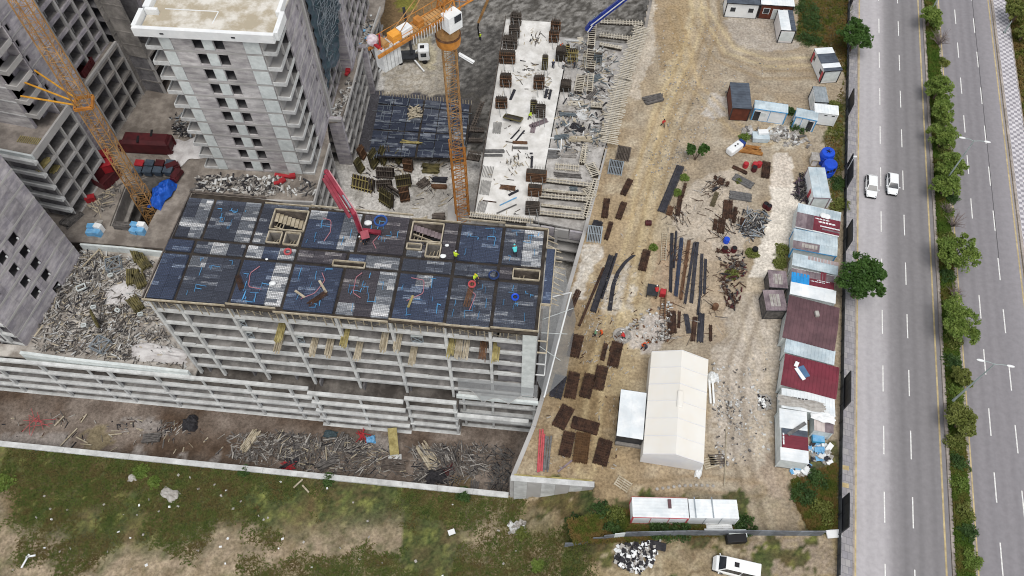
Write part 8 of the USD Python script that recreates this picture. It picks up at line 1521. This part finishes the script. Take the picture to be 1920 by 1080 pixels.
# ------------------------------------------------------------------ people
def person(px, py, z, rz, shirt, trousers, label, pose='stand', hat=None, vest=None):
    p = P(px, py, z) if z is not None else PT(px, py); o = thing('person', label, 'person', p, rz)
    bend = {'stand': 8, 'walk': 5, 'bend': 70, 'stoop': 40}[pose]; st = {'stand': .1, 'walk': .32, 'bend': .2, 'stoop': .22}[pose]
    b = math.radians(bend); up = np.array((math.sin(b), 0, math.cos(b))); hip = np.array((0, 0, .92 if bend < 60 else .86)); ch = hip + up * .42; nk = hip + up * .58; hd = nk + up * .15 + np.array((.03, 0, .02))
    S_ = lambda c, r: manifold3d.Manifold.sphere(r, 10).translate([float(x) for x in c]); H2 = lambda a, ra_, c, rc: manifold3d.Manifold.batch_hull([S_(a, ra_), S_(c, rc)])
    y = np.array((0, 1, 0)); legs, arms = [], []
    for s in (-1, 1):
        hp_, kn, an = hip + y * s * .1, np.array((st * s * .45 + .05, s * .12, .48)), np.array((st * s, s * .13, .08)); legs += [H2(hp_, .1, kn, .07), H2(kn, .07, an, .05), H2(an, .05, an + np.array((.16, 0, -.03)), .045)]
        sh, el = ch + up * .08 + y * s * .2, None; dn = np.array((.12, s * .08, -.28)) if bend < 30 else np.array((.05, s * .05, -.3)); el = sh + dn; wr = el + np.array((.16, -.02 * s, -.16)); arms += [H2(sh, .065, el, .05), H2(el, .05, wr, .038), H2(wr, .035, wr + np.array((.07, 0, -.07)), .035)]
        for f in range(4): q = wr + np.array((.05, (f - 1.5) * .022, -.06)); arms.append(H2(q, .01, q + np.array((.05 + .01 * (f in (1, 2)), 0, -.05)), .008))
        q = wr + np.array((.02, -s * .04, -.03)); arms.append(H2(q, .012, q + np.array((.05, -s * .02, -.02)), .01))
    torso = [manifold3d.Manifold.batch_hull([S_(hip + y * s * .08, .11) for s in (-1, 1)] + [S_(ch + y * s * .13, .115) for s in (-1, 1)]), H2(nk, .055, hd, .05)]
    head = [manifold3d.Manifold.batch_hull([S_(hd + up * .03, .1), S_(hd - up * .04 + np.array((.03, 0, 0)), .075)]), S_(hd + np.array((.11, 0, -.01)), .02), S_(hd + y * .1, .025), S_(hd - y * .1, .025)]
    al = sum(legs + arms + torso + head, manifold3d.Manifold()); mb = MB(); mb.mesh(al); mb.put('body', SKIN, o, smooth=50)
    cl = lambda parts, g: sum([q.scale([1, 1, 1]) for q in parts], manifold3d.Manifold())
    infl = []
    for s in (-1, 1):
        hp_, kn, an = hip + y * s * .1, np.array((st * s * .45 + .05, s * .12, .48)), np.array((st * s, s * .13, .12)); infl += [H2(hp_, .12, kn, .088), H2(kn, .088, an, .072)]
    mb = MB(); mb.mesh(sum(infl, manifold3d.Manifold())); mb.put('trousers', trousers, o, smooth=50)
    top = [manifold3d.Manifold.batch_hull([S_(hip + y * s * .09, .125) for s in (-1, 1)] + [S_(ch + y * s * .14, .135) for s in (-1, 1)])]
    for s in (-1, 1): sh = ch + up * .08 + y * s * .2; dn = np.array((.12, s * .08, -.28)) if bend < 30 else np.array((.05, s * .05, -.3)); top.append(H2(sh, .085, sh + dn, .068))
    mb = MB(); mb.mesh(sum(top, manifold3d.Manifold())); mb.put('shirt', shirt, o, smooth=50)
    mb = MB(); mb.mesh(manifold3d.Manifold.batch_hull([S_(hd + up * .07, .11), S_(hd + up * .07 + np.array((.07, 0, -.02)), .08)])); mb.put('helmet' if hat else 'hair', hat or BLACK, o, smooth=50)
    for s in (-1, 1): mb = MB(); a_ = np.array((st * s, s * .13, .05)); mb.mesh(manifold3d.Manifold.batch_hull([S_(a_, .06), S_(a_ + np.array((.18, 0, -.01)), .05)])); mb.put('boot', BLACK, o)
TRO = mat('dark_trousers', '33353f', '2a2b33', 2, rough=.9); OV = mat('orange_vest', 'e8642f', 'd85524', 2, rough=.7); LIME = mat('lime_vest', 'c6e23a', 'b2cf2c', 2, rough=.7); GRN = mat('green_shirt', '7fae86', '6d9b75', 2, rough=.8); CYAN = mat('cyan_shirt', '64d2d6', '4fbcc2', 2, rough=.8); REDS = mat('red_shirt', 'c73a3a', 'b02f30', 2, rough=.8); WSH = mat('white_shirt', 'e8e6e4', 'd6d4d2', 2, rough=.8); DSH = mat('dark_shirt', '3e4250', '33363f', 2, rough=.8); YH = mat('yellow_helmet', 'e6c32e', 'd8b322', 2, rough=.4)
person(1242, 237, 0, -60, REDS, TRO, 'person in a red top walking alone on the sandy track', 'walk')
person(1115, 630, 0, -20, GRN, TRO, 'person in a pale green top standing beside the one in orange', 'stand', WHITE); person(1127, 630, 0, 200, OV, TRO, 'person in an orange vest with legs apart above the mesh stacks', 'walk', OV)
person(1169, 636, 0, 150, REDS, TRO, 'person in red stooping over the white cement tray', 'stoop', WHITE); person(1203, 653, 0, 20, OV, TRO, 'person in an orange vest bending by the pale spoil near the tent', 'bend', OV); person(1211, 655, 0, 190, DSH, TRO, 'person in dark clothes next to the orange vest near the tent', 'stoop')
person(966, 479, 18.1, 100, CYAN, TRO, 'person in a cyan top bending on the eastern deck', 'stoop', CYAN); person(855, 487, 18.1, 60, LIME, TRO, 'person in a lime vest walking in the deck corridor near the red rods', 'walk', WHITE); person(891, 528, 18.1, -50, LIME, TRO, 'person in a lime vest beside the salmon red coil', 'walk', YH)
person(686, 455, 18.1, 200, DSH, TRO, 'person in dark clothes guiding the hose end under the red boom', 'stoop', WHITE)
person(1037, 128, 0, 90, DSH, TRO, 'person in dark clothes on the white floor left of the dark form', 'stand', YH); person(1055, 128, 0, 30, WSH, TRO, 'person in a pale top at the lower floor edge between two others', 'stand'); person(1077, 128, 0, 160, DSH, TRO, 'person in dark clothes right of the yellow beamed form', 'stand'); person(992, 223, 0, 0, LIME, TRO, 'person in a lime vest bending by the olive panels on the white floor', 'stoop')
person(900, 75, PZ, 80, LIME, TRO, 'person in a lime vest holding the hose on the grey raft', 'stand', WHITE); person(1048, 96, 0, 20, OV, TRO, 'person in an orange vest beside the dark form at the north', 'stoop', OV); person(1445, 588, 0, 90, LIME, TRO, 'person in a lime vest under the timber porch', 'stoop', LIME)
person(1230, 552, 0, 90, REDS, TRO, 'person in red working at the bending table', 'stoop', WHITE)
tr_ = thing('mortar_tray', 'round white cement mixing tray among the workers above the tent', 'tray', PT(1166, 631)); mb = MB(); mb.mesh(lathe([(0, .05), (1.0, .05), (1.25, .3), (1.3, .3), (1.05, 0.0), (0, 0)], 24)); mb.put('tray', PALE, tr_, smooth=40); mb = MB(); mb.mesh(lathe([(0, .06), (.9, .06), (.9, .16), (0, .2)], 20)); mb.put('mortar', COND, tr_)
